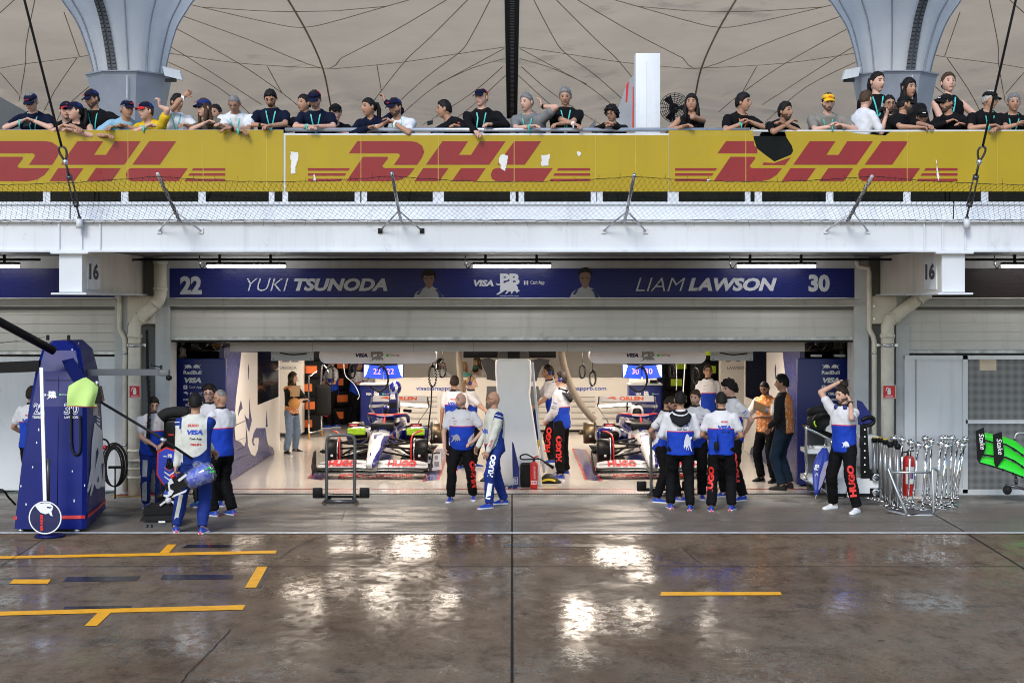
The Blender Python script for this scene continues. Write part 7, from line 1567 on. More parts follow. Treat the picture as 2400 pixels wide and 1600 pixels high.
    if 'hood' in q:
        h = MB(); h.loft([[pt(x, y, s) for x, y, s in row] for row in ([(.14*math.cos(a), .07+.05*math.sin(a)*(1 if True else 0), .50-.03*math.sin(a)) for a in np.linspace(0, 2*math.pi, 18, False)], [(.165*math.cos(a), .10+.075*math.sin(a), .47-.06*math.sin(a)) for a in np.linspace(0, 2*math.pi, 18, False)], [(.14*math.cos(a), .135+.06*math.sin(a), .41-.07*math.sin(a)) for a in np.linspace(0, 2*math.pi, 18, False)], [(.06*math.cos(a), .14+.03*math.sin(a), .36-.05*math.sin(a)) for a in np.linspace(0, 2*math.pi, 18, False)])], mat('hood_black', (.012, .012, .015), .85, bump=.5, bscale=14)); h.tube([pt(.085*math.cos(a), .01+.085*math.sin(a), .535-.03*math.sin(a)) for a in np.linspace(-.2, math.pi+.2, 14)], .03, MATS['hood_black'], 8); mesh_obj('hood', h.v, h.f, h.mats, None, root, k)
    # shoes
    kind = q.get('shoe', 'blue')
    for sd, sg_ in (('L', 1), ('R', -1)):
        F0 = d['feet'][sd]; yaw = R(sg_*10+q.get('fyaw', {}).get(sd, 0)); df = Vector((math.sin(yaw), -math.cos(yaw), 0)); dl = Vector((-df.y, df.x, 0)); rows = []
        for t, w_, h in ((-.078, .016, .045), (-.066, .031, .075), (-.02, .036, .10), (.04, .037, .092), (.09, .043, .066), (.14, .046, .05), (.18, .036, .042), (.198, .014, .026)):
            c = F0+Vector((0, .02, 0))+df*t; row = []
            for x, z in ((-1, 0), (-1.08, .010), (-1.08, .022), (-1.02, .030), (-.9, .5*h), (-.5, .9*h), (0, h), (.5, .9*h), (.9, .5*h), (1.02, .030), (1.08, .022), (1.08, .010), (1, 0)): row.append(c+dl*(w_*x)+Vector((0, 0, max(z, 0))))
            rows.append(row)
        mb = MB(); mb.loft(rows, None); cen = [sum((Vector(mb.v[j]) for j in f), Vector())/len(f) for f in mb.f]
        mi = [1 if c.z < .021 else (2 if c.z < .026 else 0) for c in cen]; mm = {'blue': [SHOE, SHOEW, SOLER], 'white': [SHOEW, SHOEW, SHOEW], 'black': [SHOEK, SHOEK, SHOEK], 'dark': [SHOEK, SHOEW, SHOEW]}[kind]; mesh_obj('shoe', mb.v, mb.f, mm, mi, root, k)
    # hair, cap, headset, glasses
    h = q.get('hair', 'short'); P3 = lambda A: [tuple(np.array(S['hm']) @ np.array(p)+hp) for p in A]; hg = Geo()
    if h != 'bald':
        par = dict(short=(.012, .014, HL, .013), buzz=(.010, .005, HL, .003), balding=(.010, .005, [(-1, .2), (-.3, .12), (0, .05), (.3, .03), (1, .03)], .003), curly=(.012, .034, [(-1, .070), (-.6, .055), (-.3, .0), (1, -.09)], .030), long=(.012, .017, [(-1, .080), (-.6, .055), (-.35, -.04), (0, -.1), (1, -.12)], .006), pony=(.012, .014, HL, .004), bun=(.012, .015, HL, .007), crop=(.012, .022, HL, .011))[h]
        hg.add(P3(shell(*par, i)), HF)
        if h == 'long':
            L = q.get('hlen', .3); R_ = []
            for t in np.linspace(0, 1, 8):
                z = .06-t*(L+.06); wv = .016*math.sin(t*7+i); R_.append([(math.cos(a)*(.086+.012*math.sin(t*3))+wv, .045+.02*t+math.sin(a)*(.055-.018*t), z) for a in np.linspace(0, 2*math.pi, 16, False)])
            hg.rings([P3(r_) for r_ in R_])
            for s in (-1, 1): hg.path(P3([(s*.075, -.01, .0), (s*.088, -.02, -.08), (s*.08, -.035, -.16), (s*.07, -.04, -.24)][:4]), [.022, .026, .024, .010], 8)
        if h == 'pony': hg.path(P3([(0, .09, .05), (.01, .135, .04), (.02, .15, -.04), (.02, .14, -.14), (.01, .13, -.22)]), [.022, .030, .034, .028, .008], 10)
        if h == 'bun':
            hg.ell(hb((.0, .06, .15)), (.062, .06, .055), 0, 14, 10); rg = random.Random(i)
            for _ in range(26): a = Vector((rg.uniform(-1, 1), rg.uniform(-.6, 1), rg.uniform(-.2, 1))); hg.path([hb(Vector((0, .06, .15))+a*.045), hb(Vector((0, .06, .15))+a*.08+Vector((0, 0, -.01)))], [.008, .003], 5)
        Vh = np.array(hg.v)
        mesh_obj('hair', Vh, hg.f, [hc], None, root, k)
    if 'cap' in q:
        c1_, c2_, mark = q['cap']; V2 = shell(.02, .024, [(-1, .058), (0, .045), (1, .03)], 0, 0, .11); fm = [1 if (V2[list(f)].mean(0)[1] > -.0) else 0 for f in HF]; co = mesh_obj('cap', P3(V2), HF, [c1_, c2_], fm, root, k)
        b = MB(); fnb = lambda u, v, o=0: ((2*u-1)*.078*(1-.12*v), -.088*math.sqrt(max(.02, 1-((2*u-1)*.80)**2))-.075*v*(1-.25*(2*u-1)**2), .063-.028*v-.018*(2*u-1)**2+o)
        b.grid(lambda u, v: fnb(u, v), 10, 4, None); b.grid(lambda u, v: fnb(u, v, -.006), 10, 4, None); mesh_obj('brim', P3(b.v), b.f, [q.get('brim', c1_)], None, co, k)
        if mark: b = MB(); b.add([(x, -.124+.02*abs(x)*10*abs(x), z) for x, z in ((-.026, .078), (.026, .078), (.026, .092), (-.026, .092))], [(0, 1, 2, 3)], None); mesh_obj('cap_badge', P3(b.v), b.f, [mark], None, co, k)
    if q.get('headset'):
        b = MB(); cb = mat('headset_blue', (.02, .03, .16), .35) if q['headset'] == 1 else mat('headset_green', (.05, .09, .06), .5)
        yo = .0
        if q['headset'] == 3: pass
        for s in (-1, 1): b.lathe([(.0, 0), (.034, 0), (.040, .012), (.036, .030), (.0, .034)] if s > 0 else [(.0, -.034), (.036, -.030), (.040, -.012), (.034, 0), (.0, 0)], cb, (s*.078, .01, .0), 16, 'x')
        b.tube([(.105*math.sin(a), .012, .03+.118*math.cos(a)) for a in np.linspace(-1.6, 1.6, 16)], .010, BLACK, 6); b.tube([(.09, -.01, -.02), (.08, -.08, -.06), (.03, -.115, -.065)], .004, BLACK, 5); b.sph((.03, -.115, -.065), .010, BLACK, 8, 6)
        o = mesh_obj('headset', P3(b.v), b.f, b.mats, b.mi, root, k)
    if q.get('neckset'):
        b = MB()
        for s in (-1, 1): b.sph(tuple(pt(s*.075, -.075, .535)), (.032, .028, .038), mat('headset_blue', (.02, .03, .16), .35), 12, 8)
        b.tube([pt(.09*math.cos(a), .09*math.sin(a), .55) for a in np.linspace(-.6, math.pi+.6, 16)], .012, BLACK, 6); mesh_obj('headset', b.v, b.f, b.mats, b.mi, root, k)
    if q.get('glasses'):
        b = MB(); fm_ = BLACK
        for s in (-1, 1):
            if q['glasses'] == 2: b.sph((s*.032, -.100, .014), (.026, .006, .018), mat('lens_dark', (.008, .008, .01), .08), 12, 8)
            else: b.tube([(s*.032+.024*math.cos(a), -.102, .014+.017*math.sin(a)) for a in np.linspace(0, 6.283, 14, False)], .0032, fm_, 5, closed=True)
            b.tube([(s*.056, -.10, .018), (s*.078, -.06, .018), (s*.08, .01, .015)], .003, fm_, 5)
        b.tube([(-.008, -.106, .016), (.008, -.106, .016)], .003, fm_, 5); mesh_obj('glasses', P3(b.v), b.f, b.mats, b.mi, root, k)
    if q.get('lanyard'):
        m = LANO if q['lanyard'] == 2 else LANT; b = MB(); fy = lambda s: -(np.interp(s, [t[0] for t in TOR], [t[2] for t in TOR])+.030+d['bel']*.8*math.exp(-((s-.10)/.14)**2))
        def cast(x, s):
            p = pt(x, fy(s), s); h_ = d['bv_s'].ray_cast(pt(x, -.5, s), uy); return h_[0]-uy*.007 if h_[0] is not None and (h_[0]-pt(x, -.5, s)).length < .52 else p
        for sg_ in (-1, 1): pts = [pt(sg_*.062, -.02, .565)]+[cast(sg_*x, s) for x, s in ((.062, .52), (.048, .46), (.034, .40), (.020, .34), (.007, .28))]; b.ribbon(pts, ux*.0085, m)
        b.box((-.02, 0, 0), (.02, .004, .05), m) if False else None
        e = cast(0, .24); b.obox(e, ux*.022, -uy*.003, us*.03, PRINTW if i % 2 else m); mesh_obj('lanyard', b.v, b.f, b.mats, b.mi, root, k)
    bands = q.get('band', {})
    for sd, col in bands.items():
        Sh, E, Wp = d['arms'][sd]; t = unit(Wp-E); b = MB(); c = Wp-t*.03; m = {'t': LANT, 'w': PRINTW, 'k': BLACK, 'o': LANO}[col]; b.cyl(c-t*.011, c+t*.011, .034, m, 14); b.obox(c+Vector((0, -.034, -.03 if col in 'tw' else 0)), Vector((.009, 0, 0)), Vector((0, .004, 0)), Vector((0, 0, .04 if col in 'tw' else .014)), m); mesh_obj('wristband', b.v, b.f, b.mats, None, root, k)
    # printed lettering on the clothes
    for L in q.get('print', ()):
        txt, where, m, hgt, wid = L[:5]; o = L[5] if len(L) > 5 else {}
        nw = Vector(o.get('n', (0, -1, 0))); Rl = Matrix.Rotation(-R(d['rz']), 3, 'Z'); n = unit(Rl @ nw); bv_ = d['bv_s'] if where[0] in 'TA' else d['bv_t']
        if where[0] == 'T': c = pt(where[1], 0, where[2]); up = us; r = unit(up.cross(n))
        elif where[0] == 'A': sd = where[1]; Sh, E, Wp = d['arms'][sd]; c = Sh.lerp(E, where[2]) if where[2] <= 1 else E.lerp(Wp, where[2]-1); r = None
        else: sd = where[1]; Hj, K, A2 = d['legs'][sd]; t = where[2]; c = Hj.lerp(K, t) if t <= 1 else K.lerp(A2, t-1); r = None
        if r is None:
            ax = unit(K-Hj) if where[0] == 'L' else unit(E-Sh) if where[2] <= 1 else unit(Wp-E)
            if where[0] == 'L' and where[2] > .6: ax = unit(A2-Hj)
            if where[0] == 'A' and o.get('flat'): up = -ax; r = unit(up.cross(n))
            else: r = -ax if ax.z < 0 else ax; up = unit(n.cross(r))
        mb = MB(); 
        if txt == '#':
            nx, ny = 3, 8; mb.add([c+r*((a/nx-.5)*wid)+up*((b/ny-.5)*hgt) for b in range(ny+1) for a in range(nx+1)], [(b*(nx+1)+a, b*(nx+1)+a+1, (b+1)*(nx+1)+a+1, (b+1)*(nx+1)+a) for b in range(ny) for a in range(nx)], m)
        elif txt == '@': mb.bull(c, r*o.get('flip', 1), up, m, hgt, 1, wid)
        else: mb.text(txt, c, r, up, m, hgt, wid, o.get('bold', .03), o.get('shear', 0))
        out = []
        for p in mb.v:
            s0 = Vector(p)+n*.45; hit = bv_.ray_cast(s0, -n, .62); out.append(tuple(hit[0]+n*.005) if hit[0] is not None else None)
        if sum(x is None for x in out) > len(out)*.4: continue
        zs = [((Vector(x)-Vector(p)).dot(n)) for x, p in zip(out, mb.v) if x]; mz = sorted(zs)[len(zs)//2]
        out = [x if x and abs((Vector(x)-Vector(p)).dot(n)-mz) < .018 else tuple(Vector(p)+n*(mz+.006+(max(-.018, min(.018, (Vector(x)-Vector(p)).dot(n)-mz)) if x else -.018))) for x, p in zip(out, mb.v)]
        if txt in '#@' and txt == '@':
            out = [tuple(Vector(x)+n*.01) for x in out]
        mesh_obj('lettering' if txt not in '#@' else 'printed_patch', out, mb.f, [m], None, root, k, False)
BLUEP = mat('print_visa_blue', (.015, .06, .42), .5)
def back_print(x=0, s=.40, w_=1.0): return [('HUGO', ('T', x, s), PRINTR, .028*w_, .105*w_, {'bold': .05}), ('VISA', ('T', x, s-.085), BLUEP, .062*w_, .20*w_, {'bold': .06, 'shear': .2}), ('Cash App', ('T', x-.02, s-.155), PRINTK, .03*w_, .13*w_, {})]
def leg_hugo(sd, t=1.0, n=(0, -1, 0), m=None, h=.095, w_=.44): return [('HUGO', ('L', sd, t), m or mat('print_hugo_red', (.62, .02, .015), .5), h, w_, {'n': n, 'bold': .06})]
def sleeve_print(sd): return [('VISA', ('A', sd, .42), BLUEP, .022, .075, {'flat': 1, 'bold': .05}), ('HONDA', ('A', sd, .55), PRINTK, .012, .075, {'flat': 1})]
VEST2 = attr_mat('orange_vest_white_sleeve', lambda t, x, y, s, arm: t.mix(t.math('GREATER_THAN', arm, .5), f_vest(t, x, y, s, arm), (.6, .6, .6)))
def f_vest3(t, x, y, s, arm): return t.mix(t.math('GREATER_THAN', y, .08), (.014, .014, .016), f_vest(t, x, y, s, arm))
VEST3 = attr_mat('dark_jacket_vest', f_vest3)
VESTW = attr_mat('black_top_orange_trim', lambda t, x, y, s, arm: t.mix(t.math('MAXIMUM', t.math('LESS_THAN', s, .10), t.math('MULTIPLY', t.math('GREATER_THAN', s, .40), t.math('GREATER_THAN', t.math('ABSOLUTE', x), .07))), (.014, .014, .016), f_vest(t, x, y, s, arm)))
SIL = mat('silver_patch', (.42, .43, .44), .4, .3, var=.15)
# --- mechanics, drivers' crew and marshals on the ground
add_person('mechanic seen from behind, half hidden behind the blue tower at the left', rz=165, feet=[(58, 1177), (88, 1179)], top=906, hair='short', hands={'L': (.2, -.2, 1.0), 'R': (-.2, -.2, 1.0)}, print=back_print())
add_person('mustached mechanic in white and blue polo looking down beside the left pipe', rz=18, feet=[(342, 1190), (374, 1192)], top=931, head=(8, 24, 0), hair='short', beard=2, belly=.05, wide=1.1, skin=0, tr=TRB, hands={'L': (.12, -.30, 1.03), 'R': (-.02, -.30, 1.02)}, pole={'L': (1, .2, -.3), 'R': (-1, .4, -.3)}, print=[('#', ('L', 'R', .62), SIL, .075, .26), ('#', ('L', 'R', 1.4), SIL, .075, .40), ('ORLEN', ('T', -.05, .42), PRINTR, .016, .06), ('HONDA', ('T', -.07, .37), PRINTK, .010, .05), ('HUGO', ('T', .08, .42), PRINTR, .014, .05)])
add_person('mechanic in cream and blue race suit seen from behind, holding the wheel gun', rz=182, feet=[(414, 1247), (475, 1250)], top=922, hx=-.07, hair='short', hc='black', shirt=SUIT, tr=TRB, sleeve=1.97, collar=False, wide=1.08, hem=-.08, cuff=.068, hw=1, hands={'L': (-.16, -.10, .86), 'R': (.24, .30, 1.08)}, curl={'L': .95}, print=[('HUGO', ('T', 0, .43), PRINTR, .035, .135, {'bold': .05}), ('VISA', ('T', -.02, .345), BLUEP, .06, .20, {'bold': .06, 'shear': .2}), ('Cash App', ('T', -.03, .26), PRINTK, .032, .15), ('ORLEN', ('T', -.03, .19), PRINTR, .028, .13, {'bold': .05}), ('#', ('L', 'L', 1.55), mat('suit_white_strip', CC, .7), .05, .42)])
add_person('mechanic with glasses and headset facing the camera between two colleagues', rz=8, feet=[(465, 1187), (516, 1185)], top=903, head=(-5, 8, 0), glasses=1, headset=1, hair='short', skin=0, hands={'L': (.1, -.25, 1.05), 'R': (-.1, -.25, 1.05)}, print=[('VISA', ('T', 0, .36), BLUEP, .02, .07)])
add_person('grey balding mechanic with glasses facing left, red lettering on his trouser leg', rz=-128, feet=[(499, 1210), (541, 1207)], top=913, head=(22, 2, 0), glasses=1, hair='balding', hc='grey', skin=1, belly=.03, hands={'L': (.14, -.27, 1.08), 'R': (-.10, -.28, 1.04)}, print=leg_hugo('L')+sleeve_print('L')+[('HUGO', ('T', .1, .46), PRINTR, .012, .05)])
add_person('marshal woman in orange vest and light jeans with green headset, arms folded', rz=52, feet=[(673, 1066), (694, 1060)], top=873, fem=True, head=(28, 0, 0), hair='long', hlen=.16, hc='brown', headset=2, skin=0, shirt=VESTW, sleeve=1.5, collar=False, tr=JEANS, shoe='dark', hands={'L': (-.02, -.28, 1.14), 'R': (.12, -.25, 1.17)}, pole={'L': (1, -.1, -.6), 'R': (-1, -.1, -.6)})
add_person('mechanic in blue and white polo with red HUGO trouser leg before the tyre stacks', rz=-55, feet=[(768, 1004), (790, 1002)], top=836, hands={'L': (.12, -.28, 1.05), 'R': (-.08, -.3, 1.0)}, print=leg_hugo('L', n=(-.2, -1, 0))+sleeve_print('L'))
add_person('mechanic leaning with folded arms on the left blue console', rz=62, feet=[(824, 1001), (842, 999)], top=846, lean=12, hair='short', hc='brown', headset=1, hands={'L': (.1, -.38, 1.12), 'R': (-.02, -.36, 1.14)}, pole={'L': (1, 0, -.6), 'R': (-1, 0, -.6)}, print=sleeve_print('R'))
add_person('mechanic in blue polo bending behind the screens showing 22', rz=-10, feet=[(884, 1000), (905, 1000)], top=850, lean=20, head=(0, 20, 0), hands={'L': (.25, -.35, 1.1), 'R': (-.25, -.35, 1.1)})
gp = lambda px, Y: [(XX(px, Y)-.12, Y, 0), (XX(px, Y)+.12, Y, 0)]
add_person('dark haired guest woman gesturing behind the back counter', rz=60, feet=gp(1031, 13.1), top=841, fem=True, hair='long', hc='black', shirt=cloth_mat('blouse_white', (.6, .6, .6)), collar=False, hands={'L': (.15, -.5, 1.25), 'R': (-.1, -.3, 1.2)})
add_person('guest woman in teal jacket behind the cream air duct', rz=15, feet=gp(1087, 13.1), top=849, fem=True, hair='long', hc='blond', shirt=cloth_mat('blouse_teal', (.12, .42, .36)), sleeve=1.9, collar=False)
add_person('long brown haired guest woman in white top behind the back counter', rz=-50, feet=gp(1120, 13.2), top=838, fem=True, hair='long', hc='brown', hlen=.34, shirt=cloth_mat('blouse_cream', (.55, .52, .48)), collar=False)
add_person('guest in a green and red cap behind the blonde mechanic', rz=160, feet=gp(1114, 12.9), top=874, H=1.6, cap=(mat('cap_white', (.5, .5, .48), .7), mat('cap_green', (.03, .12, .08), .7), RED), brim=RED, shirt=cloth_mat('tee_white', (.6, .6, .62)), collar=False)
add_person('crew member in white and blue polo seen from behind, headset round his neck', rz=178, feet=[(1056, 1101), (1074, 1102)], top=882, hair='short', neckset=1, hands={'L': (.26, -.1, .84), 'R': (-.24, -.1, .84)}, print=back_print(.02))
add_person('blonde crew woman with ponytail and headset facing right', rz=82, feet=[(1091, 1099), (1112, 1096)], top=883, fem=True, hair='pony', hc='blond', headset=1, skin=0, hands={'L': (.08, -.42, .98), 'R': (-.05, -.45, 1.0)}, band={'R': 'k'})
add_person('bald bearded man in white and blue polo standing with hands on his hips', rz=-4, feet=[(1056, 1176), (1108, 1172)], top=920, head=(-42, 4, 0), hair='bald', hc='brown', beard=2, belly=.05, wide=1.14, skin=0, hands={'L': (.20, -.13, .97), 'R': (-.27, -.06, .86)}, pole={'L': (1, .35, 0), 'R': (-1, .3, .1)}, hf={'L': (-.8, -.5, -.3), 'R': (.25, -.4, -.9)}, lanyard=0, print=[('HUGO', ('T', .11, .40), PRINTR, .016, .07), ('HUGO', ('T', -.13, .42), PRINTR, .014, .06), ('ORLEN', ('T', -.10, .37), PRINTR, .014, .05), ('HONDA', ('T', -.11, .33), PRINTK, .01, .05), ('@', ('T', -.09, .10), mat('bull_grey', (.28, .28, .34), .6), .13, .16)]+leg_hugo('L', 1.1, (.75, -1, 0)))
add_person('bald man with glasses in cream and blue race suit standing in profile', rz=-66, feet=[(1143, 1192), (1177, 1182)], top=917, head=(-20, 0, 0), hair='bald', skin=1, beard=2, hc='grey', glasses=1, belly=.04, shirt=SUIT, tr=TRB, sleeve=1.97, collar=False, cuff=.07, hands={'L': (.17, -.20, .84), 'R': (-.2, -.2, .9)}, print=leg_hugo('L', .66, m=PRINTW, h=.085, w_=.34)+[('#', ('L', 'L', 1.58), PRINTW, .07, .24), ('ORLEN', ('A', 'L', 1.55), PRINTR, .03, .13), ('VISA', ('T', -.08, .22), BLUEP, .07, .14, {'bold': .05, 'shear': .2, 'n': (-.8, -1, 0)}), ('ORLEN', ('T', -.08, .02), PRINTR, .025, .09, {'n': (-.7, -1, 0)})])
add_person('man with glasses and headset in hooded white and blue jacket facing left', rz=-112, feet=[(1310, 1124), (1322, 1113)], top=872, head=(8, -8, 0), hair='short', glasses=1, headset=1, shirt=JACKET, sleeve=1.95, hem=-.12, collar=False, hood=1, skin=0, hands={'L': (.10, -.24, .95), 'R': (-.05, -.24, .95)}, print=leg_hugo('L')+[('VISA', ('A', 'L', .5), BLUEP, .024, .08, {'flat': 1}), ('HONDA', ('A', 'L', .68), PRINTK, .016, .09, {'flat': 1}), ('PIRELLI', ('A', 'L', .8), PRINTK, .016, .09, {'flat': 1})])
add_person('dark haired crew member with headset leaning over the engineering island', rz=-78, feet=[(1290, 1088), (1305, 1086)], top=857, lean=10, head=(0, 4, 0), headset=1, skin=2, hands={'L': (.1, -.42, 1.0), 'R': (-.1, -.45, 1.0)}, print=leg_hugo('L', 1.15))
Wg = 'five mechanics talking in front of the right car'
add_person('bearded mechanic of the talking group bending his head, hand behind his back', group=Wg, rz=68, feet=[(1542, 1178), (1592, 1175)], top=930, lean=8, hy=.10, head=(10, 36, 0), beard=1, hair='short', skin=1, hands={'R': (-.08, .18, 1.0), 'L': (.1, -.25, 1.05)}, pole={'R': (-1, .6, .3)}, print=[('ORLEN', ('A', 'R', .4), PRINTK, .016, .06, {'flat': 1})])
add_person('mechanic of the talking group in hooded jacket seen from behind', group=Wg, rz=177, feet=[(1572, 1192), (1617, 1196)], top=919, hair='short', hc='black', shirt=JACKET, sleeve=1.96, collar=False, hood=1, hem=-.12, wide=1.1, hands={'L': (.12, -.22, 1.02), 'R': (-.12, -.22, 1.02)}, print=[('A', ('T', -.09, .34), BLUEP, .05, .05, {'bold': .05}), ('Cash App', ('T', -.01, .275), PRINTK, .034, .15), ('@', ('T', -.10, .08), mat('bull_white', (.6, .62, .7), .6), .26, .13, {'flip': -1})])
add_person('long haired mechanic of the talking group facing the camera', group=Wg, rz=-12, feet=[(1616, 1168), (1645, 1170)], top=914, head=(-18, 10, 6), beard=2, hair='short', hc='brown', skin=0, hands={'L': (.1, -.28, 1.08), 'R': (-.1, -.28, 1.05)}, print=[('HUGO', ('T', .12, .41), PRINTR, .016, .07), ('VISA', ('T', .08, .36), BLUEP, .012, .04)])
add_person('mechanic of the talking group in polo with VISA back and radio on his belt', group=Wg, rz=166, feet=[(1667, 1198), (1714, 1196)], top=921, head=(12, 12, 0), hair='short', beard=1, hc='black', skin=1, wide=1.08, hands={'L': (.16, -.24, 1.02), 'R': (-.14, -.24, 1.04)}, print=back_print(-.03)+leg_hugo('L', 1.1, (-.5, -1, 0)))
add_person('young curly haired mechanic of the talking group, hands behind his back', group=Wg, rz=-62, feet=[(1695, 1165), (1738, 1174)], top=892, head=(-5, 14, 0), hair='curly', hc='black', skin=0, hands={'L': (.06, .20, .98), 'R': (-.08, .18, .98)}, pole={'L': (1, .5, .2), 'R': (-1, .5, .2)}, print=leg_hugo('L', 1.0)+sleeve_print('L'))
add_person('crew member with glasses in cream polo standing before the lime labelled tyres', rz=4, feet=[(1648, 1067), (1670, 1067)], top=856, glasses=1, hair='short', skin=1, head=(0, -4, 0), print=[('ORLEN', ('T', -.08, .42), PRINTR, .016, .05), ('HONDA', ('T', -.08, .36), PRINTK, .01, .05)])
add_person('marshal in orange vest looking down at a clipboard', rz=-40, feet=[(1782, 1128), (1812, 1131)], top=894, head=(6, 32, 0), hair='buzz', hc='black', beard=1, skin=2, shirt=VEST2, collar=False, sleeve=.8, shoe='black', lanyard=0, hands={'L': (.06, -.32, 1.13), 'R': (-.16, -.30, 1.10)}, print=[('FIA', ('T', 0, .36), PRINTK, .03, .08)])
add_person('man in black jacket, orange vest and dark jeans standing beside the marshal', rz=-118, feet=[(1829, 1149), (1846, 1144)], top=880, head=(12, 4, 0), hair='crop', hc='black', skin=1, shirt=VEST3, collar=False, sleeve=1.95, tr=JEAND, shoe='black', wide=1.08, hands={'L': (.16, -.18, .96), 'R': (-.1, -.2, .96)})
add_person('bearded mechanic tying up his hair with both hands, white shoes', rz=-46, feet=[(1951, 1193), (2006, 1203)], top=906, head=(-14, 8, 0), hair='bun', hc='dark', beard=1, skin=0, shoe='white', neckset=1, hands={'R': (-.10, .09, 1.82), 'L': (.14, -.05, 1.55)}, e={'R': (-.34, -.08, 1.66), 'L': (.27, -.22, 1.33)}, hf={'R': (.6, .05, -.45), 'L': (-.5, .3, .6)}, hn={'R': (0, .1, -1), 'L': (-1, 0, 0)}, band={'L': 'k'}, print=leg_hugo('L', 1.12)+[('@', ('T', -.02, .02), mat('bull_white', (.6, .62, .7), .6), .09, .1)]+sleeve_print('L'))
# --- spectators along the balcony rail
NAVY = cloth_mat('cloth_navy', (.006, .009, .024)); BLK2 = cloth_mat('cloth_black', (.007, .007, .008)); WHT = cloth_mat('cloth_white', (.62, .63, .66)); GRY = cloth_mat('cloth_grey', (.16, .165, .17)); GRYB = cloth_mat('cloth_taupe', (.20, .185, .165)); LBL = cloth_mat('cloth_lightblue', (.22, .38, .50)); YEL = cloth_mat('cloth_yellow', (.62, .42, .02)); OLV = cloth_mat('cloth_olive', (.12, .11, .085))
CN = cloth_mat('cap_navy', (.008, .010, .03)); CN2 = cloth_mat('cap_blue', (.012, .025, .12)); CRD = cloth_mat('cap_red', (.5, .02, .02)); CY = cloth_mat('cap_yellow', (.72, .42, .02)); CBK = cloth_mat('cap_black', (.010, .010, .011)); CWH = cloth_mat('cap_mesh', (.5, .48, .42))
RB = (CN, CN2, RED); SP = 'spectators along the balcony rail'
X_ = dict(hands={'L': (.05, -.55, 1.20), 'R': (-.07, -.52, 1.21)}, pole={'L': (1, -.2, -.5), 'R': (-1, -.2, -.5)})     # folded on the rail
def sp(label, px, top, shirt, **q):
    b = dict(X_); b.update(q); b.setdefault('wide', 1.04); b.setdefault('tr', TRG if len(PEOPLE) % 3 else JEAND); b.setdefault('collar', False); b.setdefault('shoe', 'dark')
    add_person(label, group=SP, px=(px, top), shirt=shirt, **b)
sp('spectator in navy polo and navy cap looking at a phone, at the far left', 73, 223, NAVY, cap=RB, head=(-6, 28, 0), glasses=1, skin=0, lanyard=1, wide=1.1, hc='grey', hands={'L': (.06, -.42, 1.28), 'R': (-.10, -.42, 1.28)}, band={'R': 't'}, print=[('BULL', ('T', -.06, .36), PRINTW, .03, .1)])
sp('spectator half hidden behind the woman in the dark red brimmed cap', 155, 243, BLK2, Y=-2.3, cap=(CN, CN2, None), brim=CRD, head=(20, 0, 0), skin=0)
sp('pale woman in dark cap and black top looking up to the left', 176, 244, BLK2, fem=True, hair='pony', hc='black', cap=RB, brim=CN, head=(-55, -4, 0), skin=0, sleeve=0, hands={'L': (.02, -.58, 1.13), 'R': (-.16, -.56, 1.18)})
sp('bearded man in black shirt and navy cap, tattooed arm on the rail', 216, 214, BLK2, rz=-12, cap=RB, head=(-26, 18, 0), beard=1, skin=1, lanyard=1, wide=1.12, hands={'L': (.30, -.52, 1.19), 'R': (-.2, -.55, 1.17)}, band={'L': 't'})
sp('older man in light blue polo and navy cap with his hand over the rail', 298, 239, LBL, rz=25, cap=RB, head=(18, 6, 0), hc='grey', skin=1, hands={'R': (-.06, -.60, 1.06), 'L': (.2, -.5, 1.2)})
sp('woman in yellow shirt raising one finger to her dark blue cap', 342, 244, YEL, rz=-15, fem=True, hair='short', hc='brown', cap=RB, brim=CRD, head=(-30, 0, 0), skin=0, hands={'L': (.06, -.26, 1.50), 'R': (-.06, -.52, 1.19)}, pole={'L': (.4, -.5, -1), 'R': (-1, -.2, -.5)}, hf={'L': (0, -.1, 1)}, hn={'L': (-1, 0, 0)}, curl={'L': .7}, band={'R': 't'})
sp('man in white tee pointing up to the right with a stretched arm', 415, 218, WHT, rz=12, head=(45, 4, 0), hc='black', skin=1, lanyard=1, lean=6, hands={'R': (.28, -.40, 1.72), 'L': (.22, -.42, 1.22)}, pole={'R': (-.5, -.5, -.8), 'L': (1, 0, -.6)}, hf={'R': (.8, -.2, .6)}, hn={'R': (0, -1, 0)}, curl={'R': .6}, band={'R': 'w'})
sp('woman with long fair hair, sunglasses and blue cap facing left', 478, 235, OLV, rz=-35, fem=True, hair='long', hlen=.38, hc='brown', cap=(CN2, CN2, RED), brim=CN, glasses=2, head=(-15, 4, 0), skin=0, hands={'L': (.1, -.5, 1.2), 'R': (-.18, -.4, 1.25)})
sp('small dark head behind the fair haired woman in sunglasses', 505, 250, BLK2, Y=-2.2, head=(-20, 0, 0), hc='black', skin=1)
sp('grey haired man in white polo looking down with crossed hands', 549, 227, WHT, hair='buzz', hc='grey', head=(-4, 38, 0), skin=2, wide=1.18, belly=.05, lanyard=1, hands={'L': (-.02, -.58, 1.15), 'R': (.12, -.58, 1.13)}, band={'L': 'k', 'R': 't'})
sp('man with black hair and beard in navy polo looking down', 634, 212, NAVY, hc='black', beard=1, head=(-2, 38, 0), skin=1, wide=1.08, lanyard=1, band={'R': 'k'})
sp('dark haired man half hidden behind the man in the navy and red cap', 712, 224, BLK2, Y=-2.35, hc='black', head=(-25, 0, 0), skin=1, rz=-15)
sp('man in navy polo and navy red cap with a teal wristband', 738, 216, NAVY, cap=(CN, CRD, None), brim=CN, head=(-10, 26, 0), beard=2, skin=0, wide=1.12, lanyard=1, hands={'L': (.06, -.56, 1.19), 'R': (-.06, -.56, 1.19)}, band={'R': 't'})
